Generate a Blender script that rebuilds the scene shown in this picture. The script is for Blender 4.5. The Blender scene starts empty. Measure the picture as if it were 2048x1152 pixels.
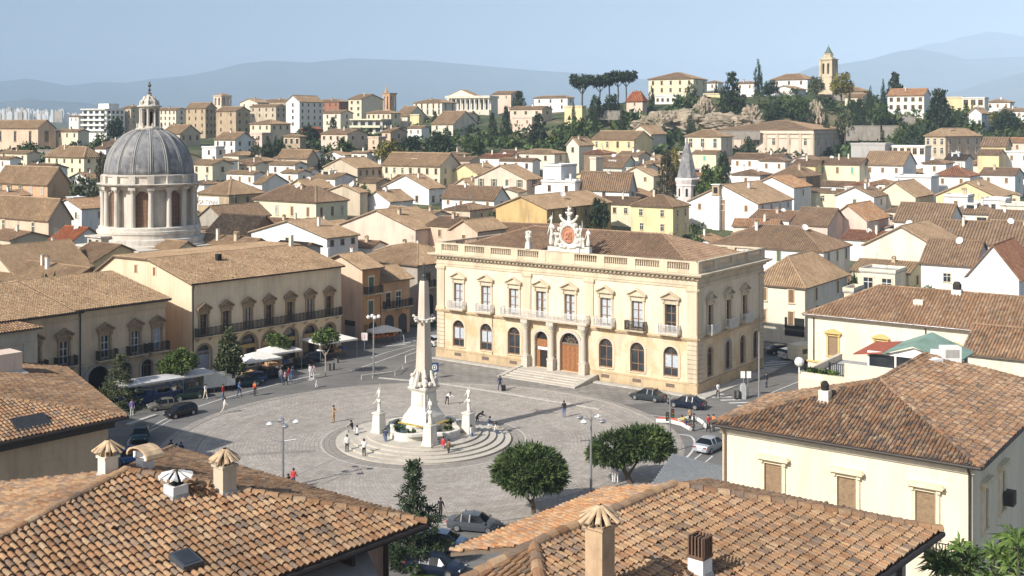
import bpy, math, random
from mathutils import Vector, Matrix
random.seed(7)
R = math.radians
SC = bpy.context.scene
COL = SC.collection
# ------------------------------------------------------------------ camera
FPX, HZ, CAMZ = 2307.0, 250.0, 30.0
cam_data = bpy.data.cameras.new("camera")
cam = bpy.data.objects.new("camera", cam_data)
COL.objects.link(cam)
cam.location = (0, 0, CAMZ)
cam.rotation_euler = (R(90), 0, 0)
cam_data.sensor_width = 36
cam_data.lens = 36 * FPX / 2048
cam_data.shift_y = -(576 - HZ) / 2048
cam_data.clip_start = .5
cam_data.clip_end = 40000
SC.camera = cam
# ------------------------------------------------------------------ sky, sun, exposure
SUN_AZ, SUN_EL = 48.0, 36.0          # shadows travel 48 deg from +Y towards +X
w = bpy.data.worlds.new("World")
SC.world = w
w.use_nodes = True
wn = w.node_tree
bgn = wn.nodes["Background"]
sky = wn.nodes.new("ShaderNodeTexSky")
sky.sky_type = 'NISHITA'
sky.sun_disc = False
sky.sun_elevation = R(SUN_EL)
sky.sun_rotation = R(180 + SUN_AZ)
sky.altitude = 200
sky.air_density = 1.0
sky.dust_density = 2.2
sky.ozone_density = 1.5
wn.links.new(sky.outputs[0], bgn.inputs[0])
bgn.inputs[1].default_value = .1
sd = Vector((math.sin(R(SUN_AZ)) * math.cos(R(SUN_EL)), math.cos(R(SUN_AZ)) * math.cos(R(SUN_EL)), -math.sin(R(SUN_EL))))
sun_data = bpy.data.lights.new("sun", 'SUN')
sun_data.energy = 4.6
sun_data.angle = R(.5)
sun_data.color = (1, .96, .90)
sun = bpy.data.objects.new("sun", sun_data)
COL.objects.link(sun)
sun.rotation_euler = sd.to_track_quat('-Z', 'Y').to_euler()
vs = SC.view_settings
vs.view_transform = 'Standard'
vs.look = 'None'
vs.exposure = 0.36
vs.gamma = 1
SC.cycles.max_bounces = 6
SC.cycles.volume_bounces = 2
HAZE = .00012
# ------------------------------------------------------------------ pixel helpers: a pixel of the photo and a distance give a point
def P(px, py, Y):
 return Vector(((px - 1024) / FPX * Y, Y, CAMZ - (py - HZ) * Y / FPX))
def G(px, py, z=0.0):
 Y = (CAMZ - z) * FPX / (py - HZ)
 return Vector(((px - 1024) / FPX * Y, Y, z))
# ------------------------------------------------------------------ node helpers and materials
def nd(nt, t, props=None, **kw):
 n = nt.nodes.new(t)
 for k, v in (props or {}).items():
  setattr(n, k, v)
 for k, v in kw.items():
  s = n.inputs[int(k[1:])] if k[0] == 'i' and k[1:].isdigit() else n.inputs[k.replace('_', ' ')]
  if isinstance(v, bpy.types.NodeSocket):
   nt.links.new(v, s)
  else:
   s.default_value = v
 return n
def c4(c, k=1.0):
 return (c[0] * k, c[1] * k, c[2] * k, 1)
def ramp(nt, fac, stops, interp='LINEAR'):
 n = nd(nt, "ShaderNodeValToRGB", Fac=fac)
 e = n.color_ramp.elements
 n.color_ramp.interpolation = interp
 while len(e) < len(stops):
  e.new(.5)
 for i, (p, c) in enumerate(stops):
  e[i].position = p
  e[i].color = c4(c) if len(c) == 3 else c
 return n.outputs[0]
def newmat(name):
 m = bpy.data.materials.new(name)
 m.use_nodes = True
 nt = m.node_tree
 return m, nt, nt.nodes["Principled BSDF"]
def mul(nt, a, b, f=1.0, t='MULTIPLY'):
 return nd(nt, "ShaderNodeMixRGB", {'blend_type': t}, i0=f, i1=a, i2=b).outputs[0]
def noise(nt, vec, scale, detail=4, rough=.55):
 return nd(nt, "ShaderNodeTexNoise", Vector=vec, Scale=scale, Detail=detail, Roughness=rough).outputs[0]
def bump(nt, h, dist, strength=1.0):
 return nd(nt, "ShaderNodeBump", Height=h, Distance=dist, Strength=strength).outputs[0]
def math_(nt, op, a, b=0.0):
 return nd(nt, "ShaderNodeMath", {'operation': op}, i0=a, i1=b).outputs[0]
MATS = {}
def plain(name, col, rough=.6, metal=0.0, var=.12, sc=3.0, bmp=0.0, spec=.4):
 if name in MATS: return MATS[name]
 m, nt, b = newmat(name)
 pos = nd(nt, "ShaderNodeNewGeometry").outputs["Position"]
 n = noise(nt, pos, sc)
 c = ramp(nt, n, [(.3, [x * (1 - var) for x in col]), (.7, [min(1, x * (1 + var)) for x in col])])
 nt.links.new(c, b.inputs["Base Color"])
 b.inputs["Roughness"].default_value = rough
 b.inputs["Metallic"].default_value = metal
 b.inputs["Specular IOR Level"].default_value = spec
 if bmp:
  nt.links.new(bump(nt, noise(nt, pos, sc * 3), bmp), b.inputs["Normal"])
 MATS[name] = m
 return m
def stucco(name, col, dirt=.22, patch=.0, sc=.45, pcol=None):
 """lime plaster: broad weathering, vertical runs, fine grain; patch > 0 adds stained areas of pcol"""
 if name in MATS: return MATS[name]
 m, nt, b = newmat(name)
 pos = nd(nt, "ShaderNodeNewGeometry").outputs["Position"]
 mp = nd(nt, "ShaderNodeMapping", Vector=pos, Scale=(1, 1, .35)).outputs[0]
 n1 = noise(nt, mp, sc, 6, .6)
 c = ramp(nt, n1, [(.34, [x * (1 - dirt) for x in col]), (.5, col), (.68, [min(.9, x * 1.06) for x in col])])
 mp2 = nd(nt, "ShaderNodeMapping", Vector=pos, Scale=(3.2, 3.2, .22)).outputs[0]
 n2 = noise(nt, mp2, 1.0, 5, .6)
 c = mul(nt, c, ramp(nt, n2, [(.3, (.8, .78, .75)), (.55, (1, 1, 1))]), .55)
 if patch:
  n3 = noise(nt, pos, .5, 7, .68)
  c = mul(nt, c, c4(pcol or (.6, .42, .22)), math_(nt, 'MULTIPLY', ramp(nt, n3, [(.47, (0, 0, 0)), (.6, (1, 1, 1))]), patch), 'MIX')
 c = mul(nt, c, ramp(nt, noise(nt, pos, 7, 3), [(.2, (.9, .9, .9)), (.8, (1.04, 1.04, 1.04))]))
 nt.links.new(c, b.inputs["Base Color"])
 b.inputs["Roughness"].default_value = .9
 b.inputs["Specular IOR Level"].default_value = .15
 nt.links.new(bump(nt, noise(nt, pos, 9, 4), .02, .5), b.inputs["Normal"])
 MATS[name] = m
 return m
def tilemat(name, cols, dirt=(.55, .5, .45), dk=.5):
 """clay roof tiles: uv counts tiles (u) and courses (v); each tile its own firing colour, lichen and soot in broad patches"""
 if name in MATS: return MATS[name]
 m, nt, b = newmat(name)
 uv = nd(nt, "ShaderNodeUVMap").outputs[0]
 s = nd(nt, "ShaderNodeSeparateXYZ", Vector=uv)
 fu = math_(nt, 'FLOOR', s.outputs[0]); fv = math_(nt, 'FLOOR', s.outputs[1])
 cell = nd(nt, "ShaderNodeCombineXYZ", X=fu, Y=fv).outputs[0]
 wn_ = nd(nt, "ShaderNodeTexWhiteNoise", {'noise_dimensions': '2D'}, Vector=cell)
 k = len(cols)
 c = ramp(nt, wn_.outputs["Value"], [((i + .5) / k, x) for i, x in enumerate(cols)])
 pos = nd(nt, "ShaderNodeNewGeometry").outputs["Position"]
 n1 = noise(nt, pos, .35, 6, .62)
 c = mul(nt, c, ramp(nt, n1, [(.36, dirt), (.62, (1.08, 1.06, 1.02))]), dk)
 n2 = noise(nt, pos, 2.6, 4, .65)
 c = mul(nt, c, ramp(nt, n2, [(.3, (.7, .68, .66)), (.6, (1.1, 1.08, 1.05))]), .75)
 n3 = noise(nt, pos, 14, 3)
 c = mul(nt, c, ramp(nt, n3, [(.3, (.82, .82, .82)), (.7, (1.1, 1.1, 1.1))]), .7)
 nt.links.new(c, b.inputs["Base Color"])
 b.inputs["Roughness"].default_value = .88
 b.inputs["Specular IOR Level"].default_value = .15
 fr = math_(nt, 'FRACT', s.outputs[1])
 h = math_(nt, 'ADD', math_(nt, 'MULTIPLY', fr, -.6), math_(nt, 'MULTIPLY', n3, .5))
 nt.links.new(bump(nt, h, .035, .7), b.inputs["Normal"])
 MATS[name] = m
 return m
TILE = {
 'terracotta': tilemat("terracotta_tiles", [(.27, .155, .09), (.37, .215, .12), (.42, .265, .155), (.30, .19, .115), (.43, .31, .20), (.34, .20, .11), (.22, .165, .125), (.38, .25, .155), (.18, .14, .115), (.41, .27, .155)], dk=.55),
 'orange': tilemat("orange_tiles", [(.38, .19, .09), (.47, .26, .13), (.52, .33, .18), (.40, .22, .115), (.45, .34, .24), (.50, .25, .11), (.34, .235, .165)], dk=.4),
 'tan': tilemat("tan_tiles", [(.35, .245, .15), (.385, .27, .165), (.41, .29, .18), (.365, .245, .145), (.335, .24, .155), (.43, .31, .20)], dk=.45),
 'brown': tilemat("brown_tiles", [(.25, .17, .11), (.28, .19, .12), (.30, .21, .135), (.26, .165, .10), (.33, .24, .16), (.235, .165, .115)], dk=.45),
 'dark': tilemat("dark_weathered_tiles", [(.085, .065, .05), (.115, .085, .06), (.14, .105, .075), (.075, .06, .05)], dk=.5),
 'red': tilemat("red_tiles", [(.33, .10, .05), (.40, .15, .07), (.36, .13, .06), (.30, .13, .07)], dk=.35),
 'brick': tilemat("brick_brown_tiles", [(.25, .12, .075), (.30, .15, .09), (.22, .105, .065), (.33, .18, .11)], dk=.45),
}
STUC = {
 'white': stucco("white_plaster", (.82, .80, .76), .08),
 'cream': stucco("cream_plaster", (.76, .66, .49), .14),
 'pale': stucco("pale_cream_plaster", (.77, .70, .56), .14),
 'yellow': stucco("yellow_plaster", (.77, .63, .36), .16),
 'lemon': stucco("lemon_plaster", (.79, .72, .50), .12),
 'ochre': stucco("ochre_plaster", (.62, .44, .20), .25),
 'pink': stucco("pink_plaster", (.74, .56, .46), .14),
 'salmon': stucco("salmon_plaster", (.71, .52, .38), .2),
 'blush': stucco("blush_plaster", (.74, .59, .47), .14),
 'orange': stucco("orange_plaster", (.63, .40, .24), .25),
 'brick': stucco("brick_red_plaster", (.36, .17, .11), .25),
 'red': stucco("red_plaster", (.55, .16, .09), .2),
 'tan': stucco("tan_plaster", (.50, .385, .255), .25),
 'beige': stucco("beige_plaster", (.60, .50, .37), .2),
 'grey': stucco("grey_plaster", (.46, .44, .41), .2),
 'stonegrey': stucco("old_stone_wall", (.42, .37, .31), .35, .4, .45, (.30, .25, .19)),
 'mint': stucco("mint_plaster", (.66, .73, .62), .12),
 'brownwall': stucco("brown_plaster", (.27, .19, .13), .25),
}
def M(k):
 return STUC[k]
stone_w = stucco("white_carved_stone", (.74, .70, .62), .2, .25, .8, (.55, .49, .4))
stone_t = stucco("honey_stone_trim", (.64, .535, .385), .22)
stone_p = stucco("palazzo_plaster", (.775, .665, .495), .14, .3, .35, (.66, .50, .31))
stone_l = stucco("palazzo_lower_plaster", (.72, .585, .41), .22, .75, .4, (.60, .41, .21))
stone_d = stucco("church_travertine", (.64, .59, .51), .25, .3, .6, (.5, .42, .32))
stone_s = stucco("pale_step_stone", (.56, .51, .43), .2, .3, .5, (.44, .40, .34))
trim_y = plain("yellow_window_trim", (.62, .44, .17), .8)
trim_c = plain("cream_window_trim", (.74, .63, .43), .8)
trim_b = plain("brown_stone_trim", (.33, .235, .145), .85, var=.2)
wood = plain("brown_shutter_wood", (.235, .135, .075), .65, var=.25, sc=6)
wood_l = plain("slatted_shutter_wood", (.30, .205, .12), .7, var=.2, sc=5)
wood_d = plain("panelled_door_wood", (.30, .13, .05), .55, var=.25, sc=5)
green_w = plain("green_shutter_paint", (.11, .16, .12), .6)
teal_w = plain("teal_shutter_paint", (.16, .48, .38), .6)
white_w = plain("white_window_paint", (.72, .72, .70), .5)
curtain = plain("curtain_cloth", (.44, .47, .50), .8, var=.18, sc=5)
glass = plain("dark_window_glass", (.035, .04, .045), .12, var=.4, sc=.8, spec=.6)
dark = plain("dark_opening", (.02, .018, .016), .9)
iron = plain("dark_iron", (.035, .035, .035), .55, .3)
iron_w = plain("white_painted_iron", (.68, .66, .62), .5)
steel = plain("grey_galvanised_steel", (.36, .36, .36), .45, .6)
gutter = plain("dark_gutter_metal", (.045, .035, .03), .6, .2)
fascia = plain("weathered_eave_board", (.16, .12, .085), .85)
canvas_w = plain("white_canvas", (.78, .74, .66), .85, var=.06)
metal_r = plain("corrugated_grey_sheet", (.34, .35, .35), .55, .3)
lead = stucco("lead_dome_sheet", (.225, .225, .23), .45, .8, .9, (.35, .34, .32))
rubber = plain("tyre_rubber", (.02, .02, .02), .85)
chrome = plain("wheel_alloy", (.45, .45, .46), .35, .8)
red_p = plain("red_paint", (.52, .05, .03), .45)
green_r = stucco("green_sheet_roof", (.25, .36, .29), .2)
# ------------------------------------------------------------------ mesh collector
I4 = Matrix.Identity(4)
class MB:
 def __init__(s):
  s.v = []; s.f = []; s.m = []; s.uv = []; s.T = None; s.cur = 0
 def add(s, vs_, fs, m=None, uvs=None):
  b = len(s.v)
  if s.T is not None:
   T = s.T
   s.v.extend([tuple(T @ Vector(p)) for p in vs_])
  else:
   s.v.extend([tuple(p) for p in vs_])
  mm = s.cur if m is None else m
  for i, f in enumerate(fs):
   s.f.append([b + j for j in f]); s.m.append(mm)
   s.uv.append(uvs[i] if uvs else None)
  return s
 def box(s, x0, x1, y0, y1, z0, z1, m=None):
  return s.add([(x0, y0, z0), (x1, y0, z0), (x1, y1, z0), (x0, y1, z0), (x0, y0, z1), (x1, y0, z1), (x1, y1, z1), (x0, y1, z1)],
          [(3, 2, 1, 0), (4, 5, 6, 7), (0, 1, 5, 4), (1, 2, 6, 5), (2, 3, 7, 6), (3, 0, 4, 7)], m)
 def taper(s, cx, cy, w0, w1, z0, z1, m=None, d0=None, d1=None):
  d0 = d0 or w0; d1 = d1 or w1
  a, b, c, d = w0 / 2, w1 / 2, d0 / 2, d1 / 2
  return s.add([(cx - a, cy - c, z0), (cx + a, cy - c, z0), (cx + a, cy + c, z0), (cx - a, cy + c, z0), (cx - b, cy - d, z1), (cx + b, cy - d, z1), (cx + b, cy + d, z1), (cx - b, cy + d, z1)],
          [(3, 2, 1, 0), (4, 5, 6, 7), (0, 1, 5, 4), (1, 2, 6, 5), (2, 3, 7, 6), (3, 0, 4, 7)], m)
 def prism(s, poly, y0, y1, m=None):
  """poly in (x, z), extruded along y"""
  n = len(poly)
  vs_ = [(x, y0, z) for x, z in poly] + [(x, y1, z) for x, z in poly]
  fs = [list(range(n)), list(range(2 * n - 1, n - 1, -1))] + [(i, i + n, (i + 1) % n + n, (i + 1) % n) for i in range(n)]
  return s.add(vs_, fs, m)
 def slab(s, poly, z0, z1, m=None):
  """poly in (x, y), extruded along z"""
  n = len(poly)
  vs_ = [(p[0], p[1], z0) for p in poly] + [(p[0], p[1], z1) for p in poly]
  fs = [list(range(n - 1, -1, -1)), list(range(n, 2 * n))] + [(i, (i + 1) % n, (i + 1) % n + n, i + n) for i in range(n)]
  return s.add(vs_, fs, m)
 def lathe(s, prof, n=16, cx=0, cy=0, m=None, a0=0.0):
  vs_, fs = [], []
  for r, z in prof:
   for i in range(n):
    a = a0 + 2 * math.pi * i / n
    vs_.append((cx + r * math.cos(a), cy + r * math.sin(a), z))
  for j in range(len(prof) - 1):
   for i in range(n):
    k = (i + 1) % n
    fs.append((j * n + i, j * n + k, (j + 1) * n + k, (j + 1) * n + i))
  fs.append(list(range(n - 1, -1, -1)))
  fs.append([(len(prof) - 1) * n + i for i in range(n)])
  return s.add(vs_, fs, m)
 def tube(s, pts, r, n=6, m=None, r1=None):
  pts = [Vector(p) for p in pts]
  vs_, fs = [], []
  for i, p in enumerate(pts):
   d = (pts[min(i + 1, len(pts) - 1)] - pts[max(i - 1, 0)]).normalized()
   a = d.cross(Vector((0, 0, 1)))
   if a.length < 1e-3: a = d.cross(Vector((1, 0, 0)))
   a.normalize(); b = d.cross(a)
   rr = r if r1 is None else r + (r1 - r) * i / (len(pts) - 1)
   for k in range(n):
    t = 2 * math.pi * k / n
    vs_.append(p + a * (rr * math.cos(t)) + b * (rr * math.sin(t)))
  for i in range(len(pts) - 1):
   for k in range(n):
    q = (k + 1) % n
    fs.append((i * n + k, i * n + q, (i + 1) * n + q, (i + 1) * n + k))
  fs.append(list(range(n - 1, -1, -1))); fs.append([(len(pts) - 1) * n + k for k in range(n)])
  return s.add(vs_, fs, m)
 def ball(s, c, r, n=8, m=None, sz=None):
  c = Vector(c); sz = sz or (1, 1, 1)
  vs_, fs = [], []
  h = n // 2 + 1
  for j in range(h + 1):
   t = math.pi * j / h
   for i in range(n):
    a = 2 * math.pi * i / n
    vs_.append((c.x + r * sz[0] * math.sin(t) * math.cos(a), c.y + r * sz[1] * math.sin(t) * math.sin(a), c.z + r * sz[2] * math.cos(t)))
  for j in range(h):
   for i in range(n):
    k = (i + 1) % n
    fs.append(((j + 1) * n + i, (j + 1) * n + k, j * n + k, j * n + i))
  return s.add(vs_, fs, m)
 def mesh(s, name, mats, smooth=False):
  me = bpy.data.meshes.new(name)
  me.from_pydata(s.v, [], s.f)
  for m in mats: me.materials.append(m)
  if len(mats) > 1: me.polygons.foreach_set("material_index", s.m)
  if any(u is not None for u in s.uv):
   ul = me.uv_layers.new(name="UVMap")
   buf = []
   for f, u in zip(s.f, s.uv):
    for j in range(len(f)):
     buf.extend(u[j] if u else (0.5, 0.5))
   ul.data.foreach_set("uv", buf)
  if smooth: me.polygons.foreach_set("use_smooth", [True] * len(s.f))
  me.update()
  return me
 def build(s, name, mats, parent=None, smooth=False):
  if not isinstance(mats, (list, tuple)): mats = [mats]
  return put(name, s.mesh(name, mats, smooth), parent)
def put(name, me, parent=None, loc=None, rotz=None, sc=None, T=None):
 o = bpy.data.objects.new(name, me)
 COL.objects.link(o)
 if parent: o.parent = parent
 if T is not None: o.matrix_local = T
 if loc is not None: o.location = loc
 if rotz is not None: o.rotation_euler = (0, 0, rotz)
 if sc is not None: o.scale = sc
 return o
def tag(o, label=None, cat=None, group=None, kind=None):
 if label: o['label'] = label
 if cat: o['category'] = cat
 if group: o['group'] = group
 if kind: o['kind'] = kind
 return o
def thing(name, label, cat, loc=(0, 0, 0), rotz=0.0, group=None):
 o = bpy.data.objects.new(name, None)
 COL.objects.link(o)
 o.empty_display_size = .5
 o.location = loc; o.rotation_euler = (0, 0, rotz)
 return tag(o, label, cat, group)
KIDS = {}
def copy_thing(r, loc, rotz, label, group=None, sc=None, swap=None):
 """a copy of a thing with copies of its parts and sub-parts; swap replaces materials by name on own mesh copies"""
 c = r.copy(); COL.objects.link(c)
 c.location = loc; c.rotation_euler = (0, 0, rotz)
 if sc: c.scale = (sc, sc, sc)
 c['label'] = label
 if group: c['group'] = group
 for ch in list(r.children):
  d = ch.copy(); COL.objects.link(d); d.parent = c
  for g in list(ch.children):
   e = g.copy(); COL.objects.link(e); e.parent = d
 return c
def zrot(deg):
 return Matrix.Rotation(R(deg), 4, 'Z')
def tr(x, y, z=0.0):
 return Matrix.Translation((x, y, z))
# ------------------------------------------------------------------ tiled roof planes
def tiled(mb, pts, sp=.3, rad=None, row=None, jit=0.0, m=0, seg=3, base=True, useed=0):
 """one convex roof plane of clay tiles; pts[0]->pts[1] is the eave. row: real overlapping tiles of that length, else plain ribs"""
 pts = [Vector(p) for p in pts]
 u = (pts[1] - pts[0]).normalized()
 n = Vector((0, 0, 0))
 for i in range(len(pts)):
  a, b = pts[i], pts[(i + 1) % len(pts)]
  n += Vector(((a.y - b.y) * (a.z + b.z), (a.z - b.z) * (a.x + b.x), (a.x - b.x) * (a.y + b.y)))
 n.normalize()
 if n.z < 0: n = -n
 v = n.cross(u)
 ctr = sum(pts, Vector()) / len(pts)
 if (ctr - pts[0]).dot(v) < 0: v = -v
 o = pts[0]
 q = [((p - o).dot(u), (p - o).dot(v)) for p in pts]
 rl = row or .42
 off = random.randint(0, 500) + useed
 if base:
  mb.add(pts, [list(range(len(pts)))], m, [[(a / sp + off + .5, b / rl) for a, b in q]])
 rad = rad or sp * .375
 umin = min(a for a, b in q); umax = max(a for a, b in q)
 nc = max(1, int(round((umax - umin) / sp)))
 spx = (umax - umin) / nc
 ang = [math.pi * (1 - k / seg) for k in range(seg + 1)]
 rnd = random.random
 for i in range(nc):
  uc = umin + (i + .5) * spx
  vsx = []
  for k in range(len(q)):
   (a0, b0), (a1, b1) = q[k], q[(k + 1) % len(q)]
   if (a0 - uc) * (a1 - uc) < 0 or a0 == uc:
    t = (uc - a0) / (a1 - a0) if a1 != a0 else 0
    vsx.append(b0 + (b1 - b0) * t)
  if len(vsx) < 2: continue
  v0, v1 = min(vsx), max(vsx)
  if v1 - v0 < .12: continue
  if row is None:
   vv, ff, uu = [], [], []
   for (w_, r_) in ((v0 - .04, rad), (v1, rad)):
    for t in ang:
     vv.append(o + u * (uc + r_ * math.cos(t)) + v * w_ + n * (r_ * 1.15 * math.sin(t)))
   k1 = seg + 1
   for k in range(seg):
    ff.append((k, k + 1, k1 + k + 1, k1 + k))
    uu.append([(off + i + .5, v0 / rl), (off + i + .5, v0 / rl), (off + i + .5, v1 / rl), (off + i + .5, v1 / rl)])
   ff.append(list(range(k1)))
   uu.append([(off + i + .5, v0 / rl)] * k1)
   mb.add(vv, ff, m, uu)
  else:
   nr = max(1, int(math.ceil((v1 - v0) / row)))
   for j in range(nr):
    a = v0 + j * row - .05 + (rnd() - .5) * jit
    b = min(v0 + (j + 1) * row + .07, v1 + .02)
    du = (rnd() - .5) * jit * .6; sk = (rnd() - .5) * jit * .6
    lift = .035 + rnd() * jit * .4 + (.05 if rnd() < .012 else 0)
    r0 = rad * (1.04 + (rnd() - .5) * .1); r1 = rad * .84
    vv, ff, uu = [], [], []
    for (w_, r_, dn, d_) in ((a, r0, lift, du), (b, r1, 0.0, du + sk)):
     for t in ang:
      vv.append(o + u * (uc + d_ + r_ * math.cos(t)) + v * w_ + n * (r_ * math.sin(t) + dn))
    k1 = seg + 1
    cu = off + i + .5; cv = j + .5
    for k in range(seg):
     ff.append((k, k + 1, k1 + k + 1, k1 + k))
     uu.append([(cu, cv - .4), (cu, cv - .4), (cu, cv + .4), (cu, cv + .4)])
    # thickness at the lower lip
    lip = [o + u * (uc + du + (r0 - .018) * math.cos(t)) + v * a + n * ((r0 - .018) * math.sin(t) + lift) for t in ang]
    vv += lip
    for k in range(seg):
     ff.append((k, 2 * k1 + k, 2 * k1 + k + 1, k + 1)); uu.append([(cu, cv - .4)] * 4)
    mb.add(vv, ff, m, uu)
 return mb
def caps(mb, a, b, r=.15, ln=None, m=0, seg=4, jit=.0):
 """ridge or hip tiles along a line"""
 a, b = Vector(a), Vector(b)
 d = b - a; L = d.length
 if L < .1: return
 d.normalize()
 s_ = d.cross(Vector((0, 0, 1))).normalized(); n = s_.cross(d)
 if n.z < 0: n = -n
 k = max(1, int(round(L / ln))) if ln else 1
 off = random.randint(0, 900)
 for j in range(k):
  p0 = a + d * (L * j / k - (.05 if ln else 0)); p1 = a + d * (L * (j + 1) / k)
  dj = s_ * ((random.random() - .5) * jit)
  vv, ff, uu = [], [], []
  for p, rr, up in ((p0, r * 1.05, .02 if ln else 0), (p1, r * .88 if ln else r, 0)):
   for i in range(seg + 1):
    t = math.pi * (1 - i / seg)
    vv.append(p + dj + s_ * (rr * math.cos(t)) + n * (rr * .8 * math.sin(t) + up))
  for i in range(seg):
   ff.append((i, i + 1, seg + 2 + i, seg + 1 + i)); uu.append([(off + .5, j + .1), (off + .5, j + .1), (off + .5, j + .9), (off + .5, j + .9)])
  ff.append(list(range(seg + 1))); uu.append([(off + .5, j + .5)] * (seg + 1))
  ff.append(list(range(2 * seg + 1, seg, -1))); uu.append([(off + .5, j + .5)] * (seg + 1))
  mb.add(vv, ff, m, uu)
def under(mb, pts, th=.14, m=1):
 """soffit and edges below a roof plane"""
 pts = [Vector(p) for p in pts]
 n = len(pts)
 lo = [p - Vector((0, 0, th)) for p in pts]
 up = [p - Vector((0, 0, .012)) for p in pts]
 mb.add(lo + up, [list(range(n))] + [(i, (i + 1) % n, n + (i + 1) % n, n + i) for i in range(n)], m)
# ------------------------------------------------------------------ land
def lerp_tab(tab, x):
 if x <= tab[0][0]: return tab[0][1]
 for (a, va), (b, vb) in zip(tab, tab[1:]):
  if x <= b: return va + (vb - va) * (x - a) / (b - a)
 return tab[-1][1]
TOWN = [(172, 0), (205, 2.0), (240, 4), (270, 6), (300, 8), (345, 10.5), (385, 12.5), (400, 13.5)]
LANDCOL = [
 (-900, [(480, 17), (560, 18), (760, 4), (1600, 6), (3000, 36), (4600, 44), (9000, 46)]),
 (0, [(480, 19), (560, 20), (760, 4), (1600, 6), (3000, 41), (4600, 48), (9000, 50)]),
 (400, [(430, 18), (470, 21), (560, 23), (620, 27), (680, 24), (900, 10), (3000, 25), (9000, 30)]),
 (600, [(430, 17), (470, 20), (520, 24), (560, 26), (620, 31), (680, 26), (900, 10), (3000, 20), (9000, 25)]),
 (850, [(430, 18), (480, 25), (500, 26), (540, 30), (600, 37), (680, 30), (900, 10), (9000, 15)]),
 (1100, [(410, 16), (450, 22), (500, 30), (560, 36), (640, 30), (900, 10), (9000, 10)]),
 (1240, [(405, 15), (430, 21), (460, 29), (500, 40), (560, 41), (640, 30), (900, 10), (9000, 10)]),
 (1380, [(405, 15), (425, 20), (445, 28), (470, 37), (490, 41.5), (560, 43), (640, 30), (900, 10), (9000, 10)]),
 (1660, [(410, 16), (425, 19), (445, 27), (470, 37), (500, 43.5), (560, 44), (640, 30), (900, 10), (9000, 10)]),
 (1800, [(400, 15), (420, 20), (440, 28), (460, 34), (500, 38), (560, 39), (640, 28), (900, 10), (9000, 10)]),
 (2000, [(400, 14), (430, 24), (460, 30), (500, 35), (560, 36), (640, 28), (900, 10), (9000, 10)]),
 (3000, [(430, 18), (500, 28), (560, 30), (640, 25), (900, 10), (9000, 10)]),
]
def terr(X, Y):
 if Y <= 400:
  z = lerp_tab(TOWN, Y)
  if Y < 385: return z
 px = 1024 + FPX * X / Y
 cols = LANDCOL
 if px <= cols[0][0]: a = b = cols[0]; t = 0
 elif px >= cols[-1][0]: a = b = cols[-1]; t = 0
 else:
  for a, b in zip(cols, cols[1:]):
   if px <= b[0]: t = (px - a[0]) / (b[0] - a[0]); break
 f = lambda c: lerp_tab([(385, 12.5)] + c[1], Y)
 return f(a) + (f(b) - f(a)) * t
def earth_mat():
 m, nt, b = newmat("hillside_earth_and_scrub")
 pos = nd(nt, "ShaderNodeNewGeometry").outputs["Position"]
 n1 = noise(nt, pos, .06, 6, .65)
 c = ramp(nt, n1, [(.35, (.045, .07, .022)), (.48, (.07, .095, .03)), (.56, (.15, .14, .07)), (.68, (.26, .21, .14))])
 c = mul(nt, c, ramp(nt, noise(nt, pos, .9, 5, .7), [(.3, (.55, .6, .5)), (.7, (1.25, 1.2, 1.1))]))
 nt.links.new(c, b.inputs["Base Color"]); b.inputs["Roughness"].default_value = .95
 nt.links.new(bump(nt, noise(nt, pos, .8, 6, .7), .6), b.inputs["Normal"])
 return m
def land():
 ks = [-2.2, -1.6, -1.2, -.9] + [-.75 + 1.5 * i / 60 for i in range(61)] + [.9, 1.2, 1.6, 2.2]
 Ys = [171, 190, 205, 240, 270, 300, 345, 385, 400, 410, 420, 430, 440, 450, 460, 470, 480, 490, 500, 520, 540, 560, 580, 600, 620, 650, 680, 760, 900, 1200, 1600, 2200, 3000, 3800, 4600, 6500, 9000, 12500, 18500]
 mb = MB()
 for Y in Ys:
  for k in ks:
   z = terr(k * Y, Y) + (random.random() - .5) * (1.6 if 400 < Y < 900 else .2) * (0 if Y < 200 else 1)
   if Y == 171: z = -.12
   mb.v.append((k * Y, Y, z - .06))
 n = len(ks)
 for j in range(len(Ys) - 1):
  for i in range(n - 1):
   mb.f.append((j * n + i, j * n + i + 1, (j + 1) * n + i + 1, (j + 1) * n + i)); mb.m.append(0); mb.uv.append(None)
 tag(mb.build("terrain", [earth_mat()], smooth=True), kind='structure')
land()
def asphalt_mat():
 m, nt, b = newmat("worn_asphalt")
 pos = nd(nt, "ShaderNodeNewGeometry").outputs["Position"]
 c = ramp(nt, noise(nt, pos, .12, 6, .6), [(.32, (.145, .138, .127)), (.52, (.19, .181, .166)), (.7, (.235, .223, .204))])
 mp = nd(nt, "ShaderNodeMapping", Vector=pos, Rotation=(0, 0, R(-35)), Scale=(.12, 1.6, 1)).outputs[0]
 c = mul(nt, c, ramp(nt, noise(nt, mp, .7, 5, .6), [(.35, (.78, .78, .78)), (.6, (1.05, 1.05, 1.05))]), .7)
 c = mul(nt, c, ramp(nt, noise(nt, pos, 30, 2), [(.3, (.85, .85, .85)), (.7, (1.1, 1.1, 1.1))]))
 nt.links.new(c, b.inputs["Base Color"]); b.inputs["Roughness"].default_value = .9
 b.inputs["Specular IOR Level"].default_value = .2
 nt.links.new(bump(nt, noise(nt, pos, 40, 3), .01), b.inputs["Normal"])
 return m
asphalt = asphalt_mat()
g = MB()
g.add([(-420, -140, 0), (420, -140, 0), (420, 171.2, 0), (-420, 171.2, 0)], [(0, 1, 2, 3)])
tag(g.build("ground", [asphalt]), kind='structure')
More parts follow.
